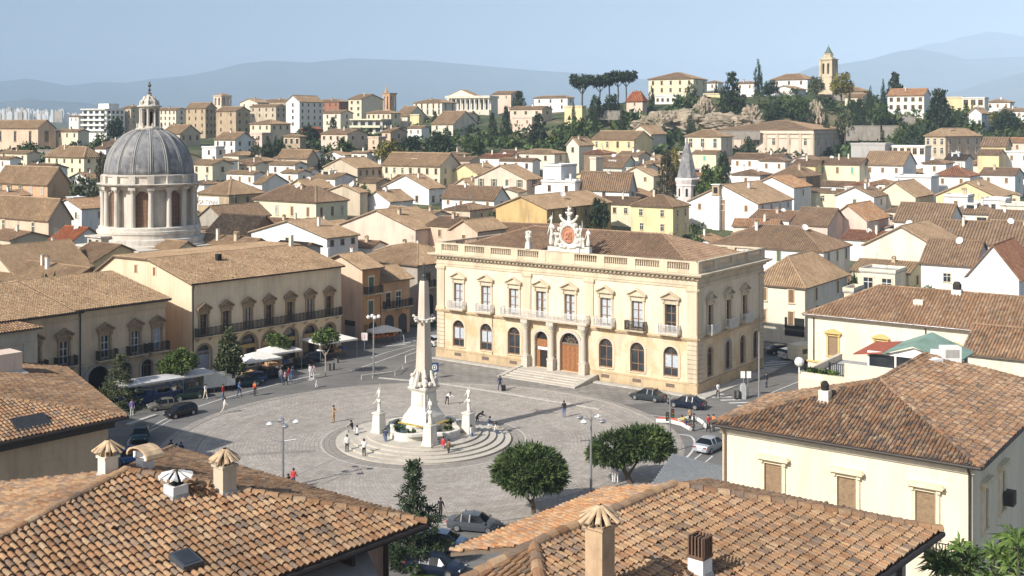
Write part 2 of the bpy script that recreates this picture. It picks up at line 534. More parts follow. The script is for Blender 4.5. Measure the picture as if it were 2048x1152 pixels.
def paving_mat(name, cx, cy, cols, ring=.34, ang=.34, straight=False, rot=0, bandw=3.2):
 """stone setts: rings round a centre (or straight courses), each sett its own tone, dirt in broad patches"""
 m, nt, b = newmat(name)
 pos = nd(nt, "ShaderNodeNewGeometry").outputs["Position"]
 p = nd(nt, "ShaderNodeVectorMath", {'operation': 'SUBTRACT'}, i0=pos, i1=(cx, cy, 0)).outputs[0]
 if straight:
  p = nd(nt, "ShaderNodeMapping", Vector=p, Rotation=(0, 0, R(rot))).outputs[0]
  s = nd(nt, "ShaderNodeSeparateXYZ", Vector=p)
  a, c_ = math_(nt, 'DIVIDE', s.outputs[1], ring), math_(nt, 'DIVIDE', s.outputs[0], ang)
 else:
  s = nd(nt, "ShaderNodeSeparateXYZ", Vector=p)
  rr = math_(nt, 'SQRT', math_(nt, 'ADD', math_(nt, 'POWER', s.outputs[0], 2), math_(nt, 'POWER', s.outputs[1], 2)))
  wob = math_(nt, 'MULTIPLY', noise(nt, p, .25, 2), 1.1)
  rr = math_(nt, 'ADD', rr, wob)
  a = math_(nt, 'DIVIDE', rr, ring)
  th = math_(nt, 'ARCTAN2', s.outputs[1], s.outputs[0])
  c_ = math_(nt, 'MULTIPLY', th, 14 / ang)
 fa = math_(nt, 'FLOOR', a)
 shift = math_(nt, 'MULTIPLY', math_(nt, 'MODULO', fa, 2), .5)
 cc = math_(nt, 'ADD', c_, shift)
 cell = nd(nt, "ShaderNodeCombineXYZ", X=fa, Y=math_(nt, 'FLOOR', cc)).outputs[0]
 wv = nd(nt, "ShaderNodeTexWhiteNoise", {'noise_dimensions': '2D'}, Vector=cell).outputs["Value"]
 k = len(cols)
 c = ramp(nt, wv, [((i + .5) / k, x) for i, x in enumerate(cols)])
 # course tone: whole rings a little lighter or darker
 wr = nd(nt, "ShaderNodeTexWhiteNoise", {'noise_dimensions': '1D'}, W=math_(nt, 'FLOOR', math_(nt, 'DIVIDE', a, bandw))).outputs["Value"]
 c = mul(nt, c, ramp(nt, wr, [(0, (.9, .9, .9)), (1, (1.06, 1.05, 1.04))]), .7)
 c = mul(nt, c, ramp(nt, noise(nt, pos, .11, 6, .65), [(.33, (.84, .83, .82)), (.52, (1, 1, 1)), (.7, (1.07, 1.06, 1.05))]))
 c = mul(nt, c, ramp(nt, noise(nt, pos, .9, 5, .7), [(.3, (.84, .84, .84)), (.65, (1.04, 1.04, 1.04))]), .8)
 ga = math_(nt, 'ABSOLUTE', math_(nt, 'SUBTRACT', math_(nt, 'FRACT', a), .5))
 gc = math_(nt, 'ABSOLUTE', math_(nt, 'SUBTRACT', math_(nt, 'FRACT', cc), .5))
 gap = math_(nt, 'MAXIMUM', ga, gc)
 c = mul(nt, c, ramp(nt, gap, [(.40, (1, 1, 1)), (.47, (.68, .66, .63))]), .8)
 nt.links.new(c, b.inputs["Base Color"]); b.inputs["Roughness"].default_value = .85
 b.inputs["Specular IOR Level"].default_value = .25
 nt.links.new(bump(nt, ramp(nt, gap, [(.38, (1, 1, 1)), (.5, (0, 0, 0))]), .02), b.inputs["Normal"])
 return m
FC = Vector((-8.4, 110.0, 0))            # the fountain's centre
PR = 23.6
sett = paving_mat("grey_stone_setts", FC.x, FC.y, [(.385, .345, .30), (.42, .378, .33), (.45, .405, .355), (.365, .328, .285), (.47, .425, .37)])
band = paving_mat("dark_stone_band", FC.x, FC.y, [(.31, .28, .245), (.335, .30, .265), (.36, .325, .285)], ring=.5)
curb_m = plain("pale_kerb_stone", (.46, .43, .375), .85, var=.18, sc=1.5)
def ring(name, r0, r1, z, mat, a0=0, a1=360, n=120, c=FC, th=0, mats=None):
 mb = MB()
 vs_, fs = [], []
 for i in range(n + 1):
  a = R(a0 + (a1 - a0) * i / n)
  for r_ in (r0, r1):
   vs_.append((c.x + r_ * math.cos(a), c.y + r_ * math.sin(a), z))
 for i in range(n):
  fs.append((2 * i, 2 * i + 1, 2 * i + 3, 2 * i + 2))
 mb.add(vs_, fs)
 if th:
  k = len(vs_)
  lo = [(x, y, z - th) for x, y, _ in vs_]
  f2 = []
  for i in range(n):
   f2 += [(2 * i + 1, k + 2 * i + 1, k + 2 * i + 3, 2 * i + 3), (2 * i, 2 * i + 2, k + 2 * i + 2, k + 2 * i)]
  mb.add(vs_ + lo, f2)
 return mb.build(name, [mat])
tag(ring("square_paving", 9.7, PR, .008, sett), kind='structure')
tag(ring("fountain_pavement", 0.2, 9.7, .009, band), kind='structure')
tag(ring("square_kerb", PR, PR + .2, .05, plain("worn_ring_kerb", (.36, .34, .30), .85), th=.08), kind='structure')
tag(ring("square_edge_pavement", PR + .3, PR + 1.0, .007, band), kind='structure')
tag(ring("square_paving_joint", PR - 2.6, PR - 2.42, .013, band, 100, 420), kind='structure')
tag(ring("fountain_paving_edge", 9.6, 9.78, .014, curb_m), kind='structure')
# dark strips laid on the square, one runs towards the street lamp
def strip(name, p, q, wd, z, mat, kind='structure', taper=1.0):
 p, q = Vector(p), Vector(q); d = (q - p); d.z = 0; d.normalize()
 s_ = Vector((-d.y, d.x, 0)) * wd / 2
 mb = MB(); up = Vector((0, 0, z))
 mb.add([p - s_ + up, q - s_ * taper + up, q + s_ * taper + up, p + s_ + up], [(0, 1, 2, 3)])
 return tag(mb.build(name, [mat]), kind=kind)
def flat(v): return Vector((v.x, v.y, 0))
for (a, b, wd) in (((600, 985), (760, 922), .28), ((560, 965), (700, 905), .12), ((380, 915), (630, 902), .9), ((1030, 905), (1180, 985), .2)):
 strip("paving_joint", flat(G(*a)), flat(G(*b)), wd, .0135, band)
# ---------- road markings
road_w = plain("worn_white_road_paint", (.60, .59, .56), .8, var=.25, sc=2)
red_k = plain("faded_red_road_paint", (.48, .10, .06), .8, var=.2, sc=2)
def arc_line(name, pts, wd, z, mat=road_w, sub=6):
 """a painted line through ground pixels, smoothed"""
 p = [flat(G(*a)) for a in pts]
 out = []
 for i in range(len(p) - 1):
  p0, p1, p2, p3 = p[max(i - 1, 0)], p[i], p[i + 1], p[min(i + 2, len(p) - 1)]
  for s_ in range(sub):
   t = s_ / sub
   out.append(.5 * ((2 * p1) + (p2 - p0) * t + (2 * p0 - 5 * p1 + 4 * p2 - p3) * t * t + (3 * p1 - p0 - 3 * p2 + p3) * t ** 3))
 out.append(p[-1])
 mb = MB(); vs_, fs = [], []
 for i, a in enumerate(out):
  d = out[min(i + 1, len(out) - 1)] - out[max(i - 1, 0)]; d.normalize()
  s_ = Vector((-d.y, d.x, 0)) * wd / 2
  vs_ += [a - s_ + Vector((0, 0, z)), a + s_ + Vector((0, 0, z))]
  if i: fs.append((2 * i - 2, 2 * i - 1, 2 * i + 1, 2 * i))
 mb.add(vs_, fs)
 return tag(mb.build(name, [mat]), kind='structure')
arc_line("road_marking", [(305, 852), (345, 832), (430, 802), (520, 777), (600, 757), (640, 748)], .16, .004)
arc_line("road_marking", [(262, 905), (258, 880), (300, 862), (345, 838)], .12, .0045)
arc_line("road_marking", [(380, 870), (350, 890), (345, 915)], .12, .004)
arc_line("road_marking", [(700, 742), (760, 722), (830, 697)], .14, .004)
arc_line("road_marking", [(742, 716), (775, 704), (830, 690)], .12, .004)
arc_line("road_marking", [(1120, 800), (1250, 822), (1380, 842), (1450, 860)], .13, .004)
arc_line("road_marking", [(1330, 868), (1380, 872), (1388, 895), (1360, 925), (1290, 958)], .2, .0046)
arc_line("road_marking", [(1300, 962), (1360, 938), (1410, 902)], .14, .004)
arc_line("road_marking", [(1345, 965), (1400, 932), (1425, 912)], .14, .0043)
arc_line("road_marking", [(1000, 1045), (1090, 1030), (1180, 1008)], .13, .004)
arc_line("road_marking", [(860, 1043), (960, 1035), (1010, 1024)], .13, .0043)
arc_line("road_marking", [(1455, 830), (1540, 787), (1600, 762)], .12, .004)
for i in range(6):      # crossing on the right of the palazzo
 c_ = flat(G(1425 + i * 17, 791 + i * 5.6))
 strip("crossing_stripe", c_ + Vector((-1.0, .45, 0)) * .9, c_ + Vector((1.5, .75, 0)) * .9, .42, .0042, road_w)
for i in range(5):
 c_ = flat(G(792 + i * 9, 690 - i * 3.6))
 strip("crossing_stripe", c_ + Vector((-1.2, -.6, 0)), c_ + Vector((1.4, .7, 0)), .34, .0042, road_w)
for i in range(5):
 c_ = flat(G(1532 + i * 6, 735 - i * 3))
 strip("crossing_stripe", c_ + Vector((-1.0, .4, 0)), c_ + Vector((1.6, -.4, 0)), .34, .0042, road_w)
# palazzo forecourt: darker flagstones between kerb line and facade
fore = paving_mat("grey_flagstones", 20.6, 128.2, [(.25, .235, .21), (.285, .268, .242), (.31, .292, .264)], ring=.9, ang=1.4, straight=True, rot=35.5, bandw=4)
mb = MB()
fp = [(836, 757), (1205, 812), (1385, 800), (1398, 793), (873, 716), (828, 730)]
mb.add([flat(G(*a)) + Vector((0, 0, .0065)) for a in fp], [list(range(len(fp)))])
tag(mb.build("forecourt_pavement", [fore]), kind='structure')
def kerb(name, pts, wd, h, mat=curb_m):
 mb = MB()
 p = [flat(G(*a)) for a in pts]
 for a, b in zip(p, p[1:]):
  d = (b - a).normalized(); s_ = Vector((-d.y, d.x, 0)) * wd / 2
  mb.add([a - s_, b - s_, b + s_, a + s_] + [q + Vector((0, 0, h)) for q in (a - s_, b - s_, b + s_, a + s_)],
       [(4, 5, 6, 7), (0, 1, 5, 4), (1, 2, 6, 5), (2, 3, 7, 6), (3, 0, 4, 7)])
 return tag(mb.build(name, [mat]), kind='structure')
kerb("forecourt_kerb", [(758, 756), (880, 767), (1010, 787), (1125, 806), (1200, 819)], .42, .06)
kerb("palazzo_pavement_kerb", [(868, 716), (1030, 741)], .9, .13)
kerb("palazzo_pavement_kerb", [(1186, 764), (1398, 796)], .9, .13)
kerb("palazzo_pavement_kerb", [(1398, 796), (1545, 738)], 1.6, .12)
kerb("left_road_kerb", [(256, 850), (312, 831)], .5, .13)
# ------------------------------------------------------------------ windows for the houses (unit meshes, shared)
def win_mesh(kind):
 mb = MB()
 # slots: 0 trim 1 pane/shutter 2 bars
 mb.box(-.58, -.46, -.07, .02, -.04, 1.05, 0); mb.box(.46, .58, -.07, .02, -.04, 1.05, 0)
 mb.box(-.62, .62, -.10, .02, 1.02, 1.13, 0); mb.box(-.64, .64, -.13, .02, -.11, -.03, 0)
 if kind in ('brown', 'green', 'teal', 'slat'):
  for s_ in (-1, 1):
   mb.box(min(s_ * .02, s_ * .46), max(s_ * .02, s_ * .46), -.045, .0, 0, 1.02, 1)
   for k in range(7):
    z = .08 + k * .135
    mb.box(min(s_ * .06, s_ * .42), max(s_ * .06, s_ * .42), -.062, -.046, z, z + .07, 1)
 else:
  mb.box(-.46, .46, -.02, .0, 0, 1.02, 1)
  if kind == 'open':
   for s_ in (-1, 1):
    mb.box(min(s_ * .48, s_ * .98), max(s_ * .48, s_ * .98), -.06, -.01, 0, 1.02, 2)
  mb.box(-.03, .03, -.04, -.019, 0, 1.02, 2 if kind != 'open' else 0); mb.box(-.46, .46, -.038, -.018, .62, .67, 2 if kind != 'open' else 0)
 mats = {'brown': [trim_c, wood, wood], 'slat': [trim_c, wood_l, wood], 'green': [trim_c, green_w, green_w], 'teal': [trim_c, teal_w, teal_w],
   'dark': [trim_c, glass, wood], 'white': [trim_c, glass, white_w], 'curtain': [trim_c, curtain, wood], 'open': [trim_c, glass, green_w], 'plain': [trim_b, glass, wood]}[kind]
 return mb.mesh("window_" + kind, mats)
WM = {k: win_mesh(k) for k in ('brown', 'slat', 'green', 'teal', 'dark', 'white', 'curtain', 'open', 'plain')}
DTAB = [(227, 560), (260, 500), (280, 450), (308, 400), (342, 350), (381, 300), (434, 250), (470, 228), (500, 215), (560, 190)]
def depth(y):
 return lerp_tab(DTAB, y)
HOUSES = []
def roof_part(kind, W, L, ze, rise, ov, sp, root, tile, row=None, prof=None, jit=0.0):
 mb = MB()
 E = []
 if kind == 'a':
  d = rise / (L / 2) * ov
  E = [[(-ov, -ov, ze - d), (W + ov, -ov, ze - d), (W + ov, L / 2, ze + rise), (-ov, L / 2, ze + rise)],
      [(W + ov, L + ov, ze - d), (-ov, L + ov, ze - d), (-ov, L / 2, ze + rise), (W + ov, L / 2, ze + rise)]]
  C_ = [((-ov, L / 2, ze + rise), (W + ov, L / 2, ze + rise))]
 elif kind == 'b':
  d = rise / (W / 2) * ov
  E = [[(W + ov, -ov, ze - d), (W + ov, L + ov, ze - d), (W / 2, L + ov, ze + rise), (W / 2, -ov, ze + rise)],
      [(-ov, L + ov, ze - d), (-ov, -ov, ze - d), (W / 2, -ov, ze + rise), (W / 2, L + ov, ze + rise)]]
  C_ = [((W / 2, -ov, ze + rise), (W / 2, L + ov, ze + rise))]
 elif kind == 'h':
  s_ = min(W, L) / 2; d = rise / s_ * ov
  if W >= L:
   r0, r1 = (s_, L / 2, ze + rise), (W - s_, L / 2, ze + rise)
   q = [(-ov, -ov, ze - d), (W + ov, -ov, ze - d), (W + ov, L + ov, ze - d), (-ov, L + ov, ze - d)]
   E = [[q[0], q[1], r1, r0], [q[1], q[2], r1], [q[2], q[3], r0, r1], [q[3], q[0], r0]]
   C_ = [(q[0], r0), (q[1], r1), (q[2], r1), (q[3], r0), (r0, r1)]
  else:
   r0, r1 = (W / 2, s_, ze + rise), (W / 2, L - s_, ze + rise)
   q = [(-ov, -ov, ze - d), (W + ov, -ov, ze - d), (W + ov, L + ov, ze - d), (-ov, L + ov, ze - d)]
   E = [[q[0], q[1], r0], [q[1], q[2], r1, r0], [q[2], q[3], r1], [q[3], q[0], r0, r1]]
   C_ = [(q[0], r0), (q[1], r0), (q[2], r1), (q[3], r1), (r0, r1)]
 elif kind == 's':      # single slope falling towards the viewer
  d = rise / L * ov
  E = [[(-ov, -ov, ze - d), (W + ov, -ov, ze - d), (W + ov, L + ov, ze + rise + d), (-ov, L + ov, ze + rise + d)]]
  C_ = []
 elif kind == 'p':      # profile of (x, z) points from right to left, extruded along y
  for (xa, za), (xb, zb) in zip(prof, prof[1:]):
   if za <= zb: E.append([(xa, -ov, za), (xa, L + ov, za), (xb, L + ov, zb), (xb, -ov, zb)])
   else: E.append([(xb, L + ov, zb), (xb, -ov, zb), (xa, -ov, za), (xa, L + ov, za)])
  C_ = [((x, -ov, z), (x, L + ov, z)) for x, z in prof[1:-1]]
 for e in E:
  if len(e) == 4 and (Vector(e[2]) - Vector(e[3])).length < .05: e = e[:3]
  tiled(mb, e, sp, row=row, jit=jit, seg=4 if row else 3)
  under(mb, e)
 for a, b in C_: caps(mb, a, b, sp * .5, ln=row or None, seg=4)
 return mb.build("roof", [TILE[tile] if isinstance(tile, str) else tile, fascia], root)
def wall_part(kind, W, L, z0, ze, rise, root, mat, prof=None):
 mb = MB()
 ze_ = ze - .03
 if kind == 'a':
  pr = [(0, z0), (L, z0), (L, ze_), (L / 2, ze + rise - .06), (0, ze_)]
  vs_ = [(0, y, z) for y, z in pr] + [(W, y, z) for y, z in pr]
  mb.add(vs_, [(4, 3, 2, 1, 0), (5, 6, 7, 8, 9), (0, 5, 9, 4), (1, 2, 7, 6), (4, 9, 8, 3), (3, 8, 7, 2)])
 elif kind == 'b':
  mb.prism([(0, z0), (W, z0), (W, ze_), (W / 2, ze + rise - .06), (0, ze_)], 0, L)
 elif kind == 'p':
  q = [(x, z - .05) for x, z in prof]
  q[0] = (W, q[0][1]); q[-1] = (0, q[-1][1])
  mb.prism([(0, z0), (W, z0)] + q, 0, L)
 elif kind == 's':
  pr = [(0, z0), (L, z0), (L, ze + rise - .05), (0, ze_)]
  vs_ = [(0, y, z) for y, z in pr] + [(W, y, z) for y, z in pr]
  mb.add(vs_, [(3, 2, 1, 0), (4, 5, 6, 7), (0, 4, 7, 3), (1, 2, 6, 5), (3, 7, 6, 2)])
 else:
  mb.box(0, W, 0, L, z0, ze_)
 return mb.build("wall", [mat], root)
def chimney_mb(w_=.5, h=1.3, cap=True):
 mb = MB()
 mb.taper(0, 0, w_, w_ * .95, -.6, h, 0)
 mb.box(-w_ * .6, w_ * .6, -w_ * .6, w_ * .6, h, h + .09, 1)
 if cap:
  for sx in (-1, 1):
   mb.box(sx * w_ * .42 - .06, sx * w_ * .42 + .06, -w_ * .4, w_ * .4, h + .09, h + .3, 1)
  mb.prism([(-w_ * .7, h + .3), (w_ * .7, h + .3), (0, h + .52)], -w_ * .55, w_ * .55, 2)
 return mb
CH = [chimney_mb(.5, 1.3).mesh("chimney", [STUC['white'], STUC['pale'], TILE['brick']]), chimney_mb(.6, 1.0).mesh("chimney_tan", [STUC['beige'], STUC['tan'], TILE['tan']]),
   chimney_mb(.42, 1.6, False).mesh("chimney_plain", [STUC['pale'], STUC['grey'], TILE['tan']])]
def flat_roof(W, L, ze, root, mat, ov=.15):
 mb = MB()
 mb.box(-ov, W + ov, -ov, L + ov, ze - .05, ze + .18, 0)
 for (a, b, c_, d) in ((-ov, W + ov, -ov, -ov + .2), (-ov, W + ov, L + ov - .2, L + ov), (-ov, -ov + .2, -ov + .2, L + ov - .2), (W + ov - .2, W + ov, -ov + .2, L + ov - .2)):
  mb.box(a, b, c_, d, ze + .18, ze + .6, 1)
 return mb.build("roof", [STUC['grey'], mat], root)
def place_house(xl, xc, xr, ye, Y=None, phi=35, L=None):
 Y = Y or depth(ye)
 ph = R(phi); cp, sp_ = math.cos(ph), math.sin(ph)
 C_ = P(xc, ye, Y)
 k = (xl - 1024) / FPX
 W = (C_.x - k * Y) / (cp + k * sp_)
 if L is None:
  k = (xr - 1024) / FPX
  L = (k * Y - C_.x) / (sp_ - k * cp)
 A = Vector((C_.x - W * cp, C_.y + W * sp_, 0))
 return A, W, L, C_.z, ph
def house(xl, xc, xr, ye, roof, col, label, Y=None, phi=35, L=None, rise=None, tile='tan', win='brown', n=None, rows=1, ns=None, wh=1.35, ww=.85,
     top=.9, ch=None, name="town_house", cat="house", ov=.35, sp=None, row_h=3.0, zb=None, pitch=.30, group="town houses"):
 A, W, L, ze, ph = place_house(xl, xc, xr, ye, Y, phi, L)
 Yd = A.y
 z0 = min(terr(A.x, A.y), terr(A.x + W * math.cos(ph), A.y - W * math.sin(ph)), ze - 3.5) if zb is None else zb
 root = thing(name, label, cat, (A.x, A.y, z0), -ph, group)
 h = ze - z0
 mat = STUC[col] if isinstance(col, str) else col
 sp = sp or (.32 if Yd < 200 else .5 if Yd < 260 else .62 if Yd < 340 else .8)
 if rise is None:
  half = {'a': L / 2, 'b': W / 2, 'h': min(W, L) / 2, 's': L}.get(roof, 0)
  rise = min(pitch * half, 4.2)
 wall_part(roof, W, L, -1.0, h, rise, root, mat)
 if roof == 'f': rf = flat_roof(W, L, h, root, mat)
 else: rf = roof_part(roof, W, L, h, rise, ov, sp, root, tile)
 rows_f = rows if isinstance(rows, tuple) else (rows, rows)
 if n is None: n = max(1, int(W / 4.2))
 if ns is None: ns = max(0, int(L / 5))
 zt = h - top
 kinds = win if isinstance(win, (list, tuple)) else [win]
 for r_ in range(rows_f[0]):
  z = zt - wh - r_ * row_h
  if z < .3: break
  for i in range(n):
   u = W * (i + .5) / n + (random.random() - .5) * .25
   put("window", WM[random.choice(kinds)], root, (u, -.012, z), 0, (ww, 1.3, wh))
 for r_ in range(rows_f[1]):
  z = zt - wh - r_ * row_h
  if z < .3: break
  for i in range(ns):
   u = L * (i + .5) / ns + (random.random() - .5) * .25
   put("window", WM[random.choice(kinds)], root, (W + .012, u, z), R(90), (ww, 1.3, wh))
 nch = ch if ch is not None else random.choice((0, 1, 1))
 for i in range(nch):
  if roof == 'f': x, y, z = W * random.uniform(.2, .8), L * random.uniform(.3, .8), h + .6
  elif roof in 'ah' and (roof == 'a' or W >= L): x, y, z = W * random.uniform(.25, .75), L * random.uniform(.3, .45), h + rise * .75
  else: x, y, z = W * random.uniform(.55, .72), L * random.uniform(.2, .7), h + rise * .7
  put("chimney", random.choice(CH), rf, (x, y, z), 0)
 return root, W, L, h, rf
# ------------------------------------------------------------------ the town behind the square
def H(*a, **k): return house(*a, **k)
# -- far left ridge
H(-14, 76, 111, 256, 'a', 'salmon', "salmon church hall with tall arched windows, leftmost under the distant towers", Y=480, rise=3.2, win='plain', n=3, ns=1, wh=4, ww=1.6, top=1.6, ch=0, name="church_hall", cat="church")
H(112, 156, 178, 263, 'a', 'cream', "cream gabled house right of the salmon church hall", Y=480, win='plain', n=3, ns=0)
H(138, 157, 166, 233, 'a', 'white', "small white house just left of the white apartment block", Y=620, n=2)
H(245, 262, 284, 216, 'a', 'beige', "beige apartment house between white block and dome lantern", Y=620, n=2, rows=3, ns=2, win='dark')
H(310, 352, 374, 220, 'a', 'pale', "long pale house behind the right of the dome lantern", Y=600, n=5, rows=3, win='plain', top=.6)
H(372, 411, 433, 216, 'a', 'tan', "tall tan tower house with gable, four storeys right of the lantern", Y=560, rise=2.6, n=3, rows=4, ns=3, win='plain', ch=0, row_h=3.4)
H(432, 472, 500, 222, 'a', 'tan', "blocky tan house below the square lookout tower", Y=540, rise=2.0, n=2, rows=3, ns=2, win='plain', row_h=3.6)
H(480, 515, 538, 205, 'b', 'pale', "pale gabled house just right of square lookout tower", Y=625, n=2, win='plain')
H(500, 552, 572, 213, 'a', 'beige', "beige house with dark brown side left of white tower flats", Y=600, n=4, rows=2, win='plain', ns=2)
H(518, 575, 600, 203, 'h', 'tan', "low tan roofed house on the skyline left of white tower flats", Y=640, n=3, tile='tan')
H(322, 360, 401, 267, 'a', 'beige', "beige house with grey arched gable right below the lantern", Y=470, rise=3.4, n=2, ns=3, win='plain', wh=1.7)
H(429, 470, 508, 279, 'a', 'white', "white gabled house with grey shaded gable left of the cypresses", Y=430, n=3, rows=2, ns=2, win='plain', rise=2.6)
H(404, 432, 449, 296, 'f', 'white', "small white flat roofed house in front of white gabled house", Y=400, n=1, ns=1, win='plain', ch=0)
H(0, 54, 80, 307, 'a', 'cream', "low cream house with long roof at far left edge", Y=400, n=3, win='plain')
H(-10, 20, 42, 318, 'a', 'white', "small white house under brown roof at the far left edge", Y=370, n=1)
H(91, 168, 204, 314, 'h', 'lemon', "yellow hip roofed house left of the dome", Y=380, rise=3.2, n=5, rows=2, ns=2, win='plain', wh=1.1)
H(42, 92, 135, 337, 'a', 'white', "white house under curved brown roof left of the hedge", Y=335, tile='brown', n=2)
H(190, 212, 240, 297, 'a', 'white', "small white gable peeping out left of the dome top", Y=400, tile='brown', n=1)
H(206, 226, 262, 288, 'a', 'beige', "brown roofed house directly behind left shoulder of dome", Y=430, tile='brown', n=1)
H(-10, 95, 140, 368, 'a', 'orange', "orange house with blue shutters and grey gable end", Y=300, rise=4.2, n=5, ns=0, win=['open', 'curtain'], wh=1.9, ww=.95, top=.8)
H(-20, 97, 143, 438, 'a', 'salmon', "salmon house with two tall white windows and roof terrace", Y=240, rise=4.0, n=2, ns=0, win='white', wh=2.3, ww=.95, top=1.0, ch=0)
H(100, 143, 208, 482, 'a', 'white', "small white house with rusty roof beside church base", Y=215, tile='red', n=2, ns=0, win='plain', wh=1.1, ww=.6, rise=2.2)
H(383, 425, 465, 329, 'a', 'cream', "cream house with arched window right of the dome ribs", Y=350, n=2, win='plain')
H(425, 453, 476, 322, 'h', 'white', "tiny white house in front of the cypress row", Y=370, n=1)
H(453, 508, 530, 348, 'a', 'white', "white house with paired roofs right of dome cornice", Y=325, n=3)
H(396, 458, 530, 389, 'h', 'tan', "broad tan hip roofed hall with lettered wall right of drum", Y=290, rise=3.4, n=0, ns=3, win='plain', tile='tan', ch=0)
H(396, 446, 540, 437, 'b', 'stonegrey', "brown gabled stone house behind right of the drum", Y=255, tile='brown', n=0, ns=0, ch=0, rise=2.6)
H(415, 500, 560, 468, 'a', 'brownwall', "black roofed shed right of the church base", Y=228, tile='dark', n=0, ns=0, ch=0, rise=3.2)
# -- mid ridge
H(572, 599, 646, 203, 'b', 'white', "white tower flats with five storeys above the red house", Y=560, phi=30, rise=3, n=1, rows=(4, 5), ns=4, win='plain', row_h=3.1, ch=0, name="tower_flats", cat="apartment block")
H(500, 541, 581, 248, 'h', 'cream', "cream hip roofed house left below the white tower flats", Y=500, n=3, ns=3, win='plain')
H(500, 524, 546, 268, 'f', 'pink', "pink flat roofed house above the dark cypress cluster", Y=470, n=2, ch=0, win='plain')
H(603, 618, 644, 258, 'b', 'red', "red painted house under the white tower flats", Y=510, tile='red', n=0, ns=0, ch=0)
H(630, 678, 698, 203, 'h', 'brick', "brick red villa with hip roof left of the cream fronted block", Y=590, n=4, rows=2, ns=2, win='plain', tile='tan')
H(697, 723, 766, 198, 'a', 'cream', "block with cream balcony front and dark brown side", Y=560, n=2, rows=4, ns=0, win='dark', ww=1.4, rise=2.4)
H(646, 681, 706, 226, 'a', 'pale', "pale house with grey gable below the brick red villa", Y=530, n=2, rows=2, win='plain')
H(733, 782, 801, 226, 'h', 'cream', "long cream house under the brick tower", Y=530, n=5, win='plain', ns=1)
H(790, 815, 853, 232, 'a', 'pale', "pale house with wide grey gable right of the brick tower", Y=540, rise=4.6, n=1, ns=0)
H(820, 838, 846, 231, 'f', 'yellow', "bright yellow cube of a house under the grey gable", Y=520, n=0, ns=0, ch=0)
H(827, 884, 912, 205, 'h', 'pale', "pale two storey house with white columns left of the columned hall", Y=580, n=5, rows=2, win='plain', wh=2.2, top=.6)
H(984, 1022, 1045, 188, 'a', 'blush', "blush house on the ridge right of the columned hall", Y=620, n=2)
H(642, 695, 735, 268, 'a', 'blush', "blush house with dark open gallery side above the garden", Y=450, n=4, ns=2, win='dark', ww=1.3)
H(567, 600, 612, 273, 'h', 'tan', "tan house with dark porch in the trees below the red house", Y=440, n=3, win='dark', ww=1.6, wh=1.9)
H(764, 781, 814, 264, 'a', 'salmon', "salmon house with arched window right of the terraced flats", Y=450, n=1, ns=1, win='plain')
H(736, 757, 772, 276, 'f', 'salmon', "small salmon flat roofed house under the terraced flats", Y=435, n=1, ch=0)
H(815, 843, 858, 256, 'a', 'white', "small white house with tan roof in the trees", Y=475, n=2)
H(886, 935, 955, 230, 'a', 'pale', "pale house just below the columned hall", Y=520, n=2)
H(863, 906, 955, 248, 'a', 'pale', "pale house with very large dark gable end", Y=485, rise=5.4, n=2, ns=0, win='plain')
H(555, 614, 636, 316, 'a', 'beige', "beige house with brown gable at the garden foot", Y=385, rise=2.6, n=2, ns=0)
H(579, 630, 646, 306, 'a', 'white', "white gable behind the beige house at the garden foot", Y=400, n=1)
H(538, 588, 614, 330, 'a', 'white', "white low house with grey gable left of the warehouse", Y=362, n=2, win='plain')
H(703, 734, 744, 306, 'a', 'white', "small white posted shed left of the golden tree", Y=395, n=2, win='dark', ww=1.6)
H(647, 715, 764, 336, 'b', 'beige', "beige warehouse with plain gable and long brown side", Y=350, rise=2.8, n=0, ns=4, win='plain', ch=0, zb=None)
H(765, 880, 921, 332, 'a', 'cream', "long cream palace with two rows of windows in mid town", Y=345, rise=3.6, n=7, rows=2, ns=2, win=['plain', 'white', 'plain'], wh=1.5, row_h=3.1, ch=0)
H(765, 858, 890, 377, 'b', 'white', "large white gabled house with terracotta slope in mid town", Y=310, rise=3.4, n=2, rows=1, ns=2, win='plain', wh=1.5, top=2.2)
H(902, 955, 965, 347, 'b', 'yellow', "bright yellow gabled house right of the cream palace", Y=345, L=12, rise=2.6, n=0, ns=0)
H(903, 949, 960, 374, 'b', 'blush', "blush gabled house with one brown window by the yellow gable", Y=322, L=10, rise=2.2, n=1, win='brown')
H(949, 1053, 1084, 359, 'b', 'blush', "wide blush gabled house with green shutters", Y=312, rise=3.6, n=4, ns=1, win=['green', 'open'], wh=1.9, ww=1.0, top=.2, ch=0)
H(884, 988, 1018, 399, 'a', 'white', "long white house with brown roof and small dark windows", Y=288, rise=2.9, tile='brown', n=4, ns=1, win='brown', wh=1.0, top=.7)
H(622, 670, 712, 357, 'a', 'white', "white house with grey gable behind the arched cream house", Y=330, n=2, ns=0)
H(563, 596, 620, 346, 'a', 'white', "white house with brown side in the roofs above the arched cream house", Y=348, n=1, ns=1)
H(508, 524, 576, 367, 'a', 'white', "white house showing a grey gable left of the yellow gable", Y=318, n=0, ns=0, rise=2.4)
H(570, 622, 668, 378, 'b', 'yellow', "yellow gabled house behind the arched cream house", Y=300, rise=2.3, n=0, ns=0)
H(508, 632, 695, 404, 'h', 'lemon', "lemon house with tall arched windows and hip roof", Y=270, rise=3.2, n=4, ns=3, win=['curtain', 'brown'], wh=2.1, ww=.95, top=1.4, tile='brown')
H(652, 720, 735, 385, 'b', 'beige', "low house with orange tan roof right of the lemon house", Y=285, n=0, ns=0)
H(726, 780, 826, 403, 'b', 'white', "white gable with terracotta slope right of the roof clutter", Y=285, rise=2.4, n=0, ns=0)
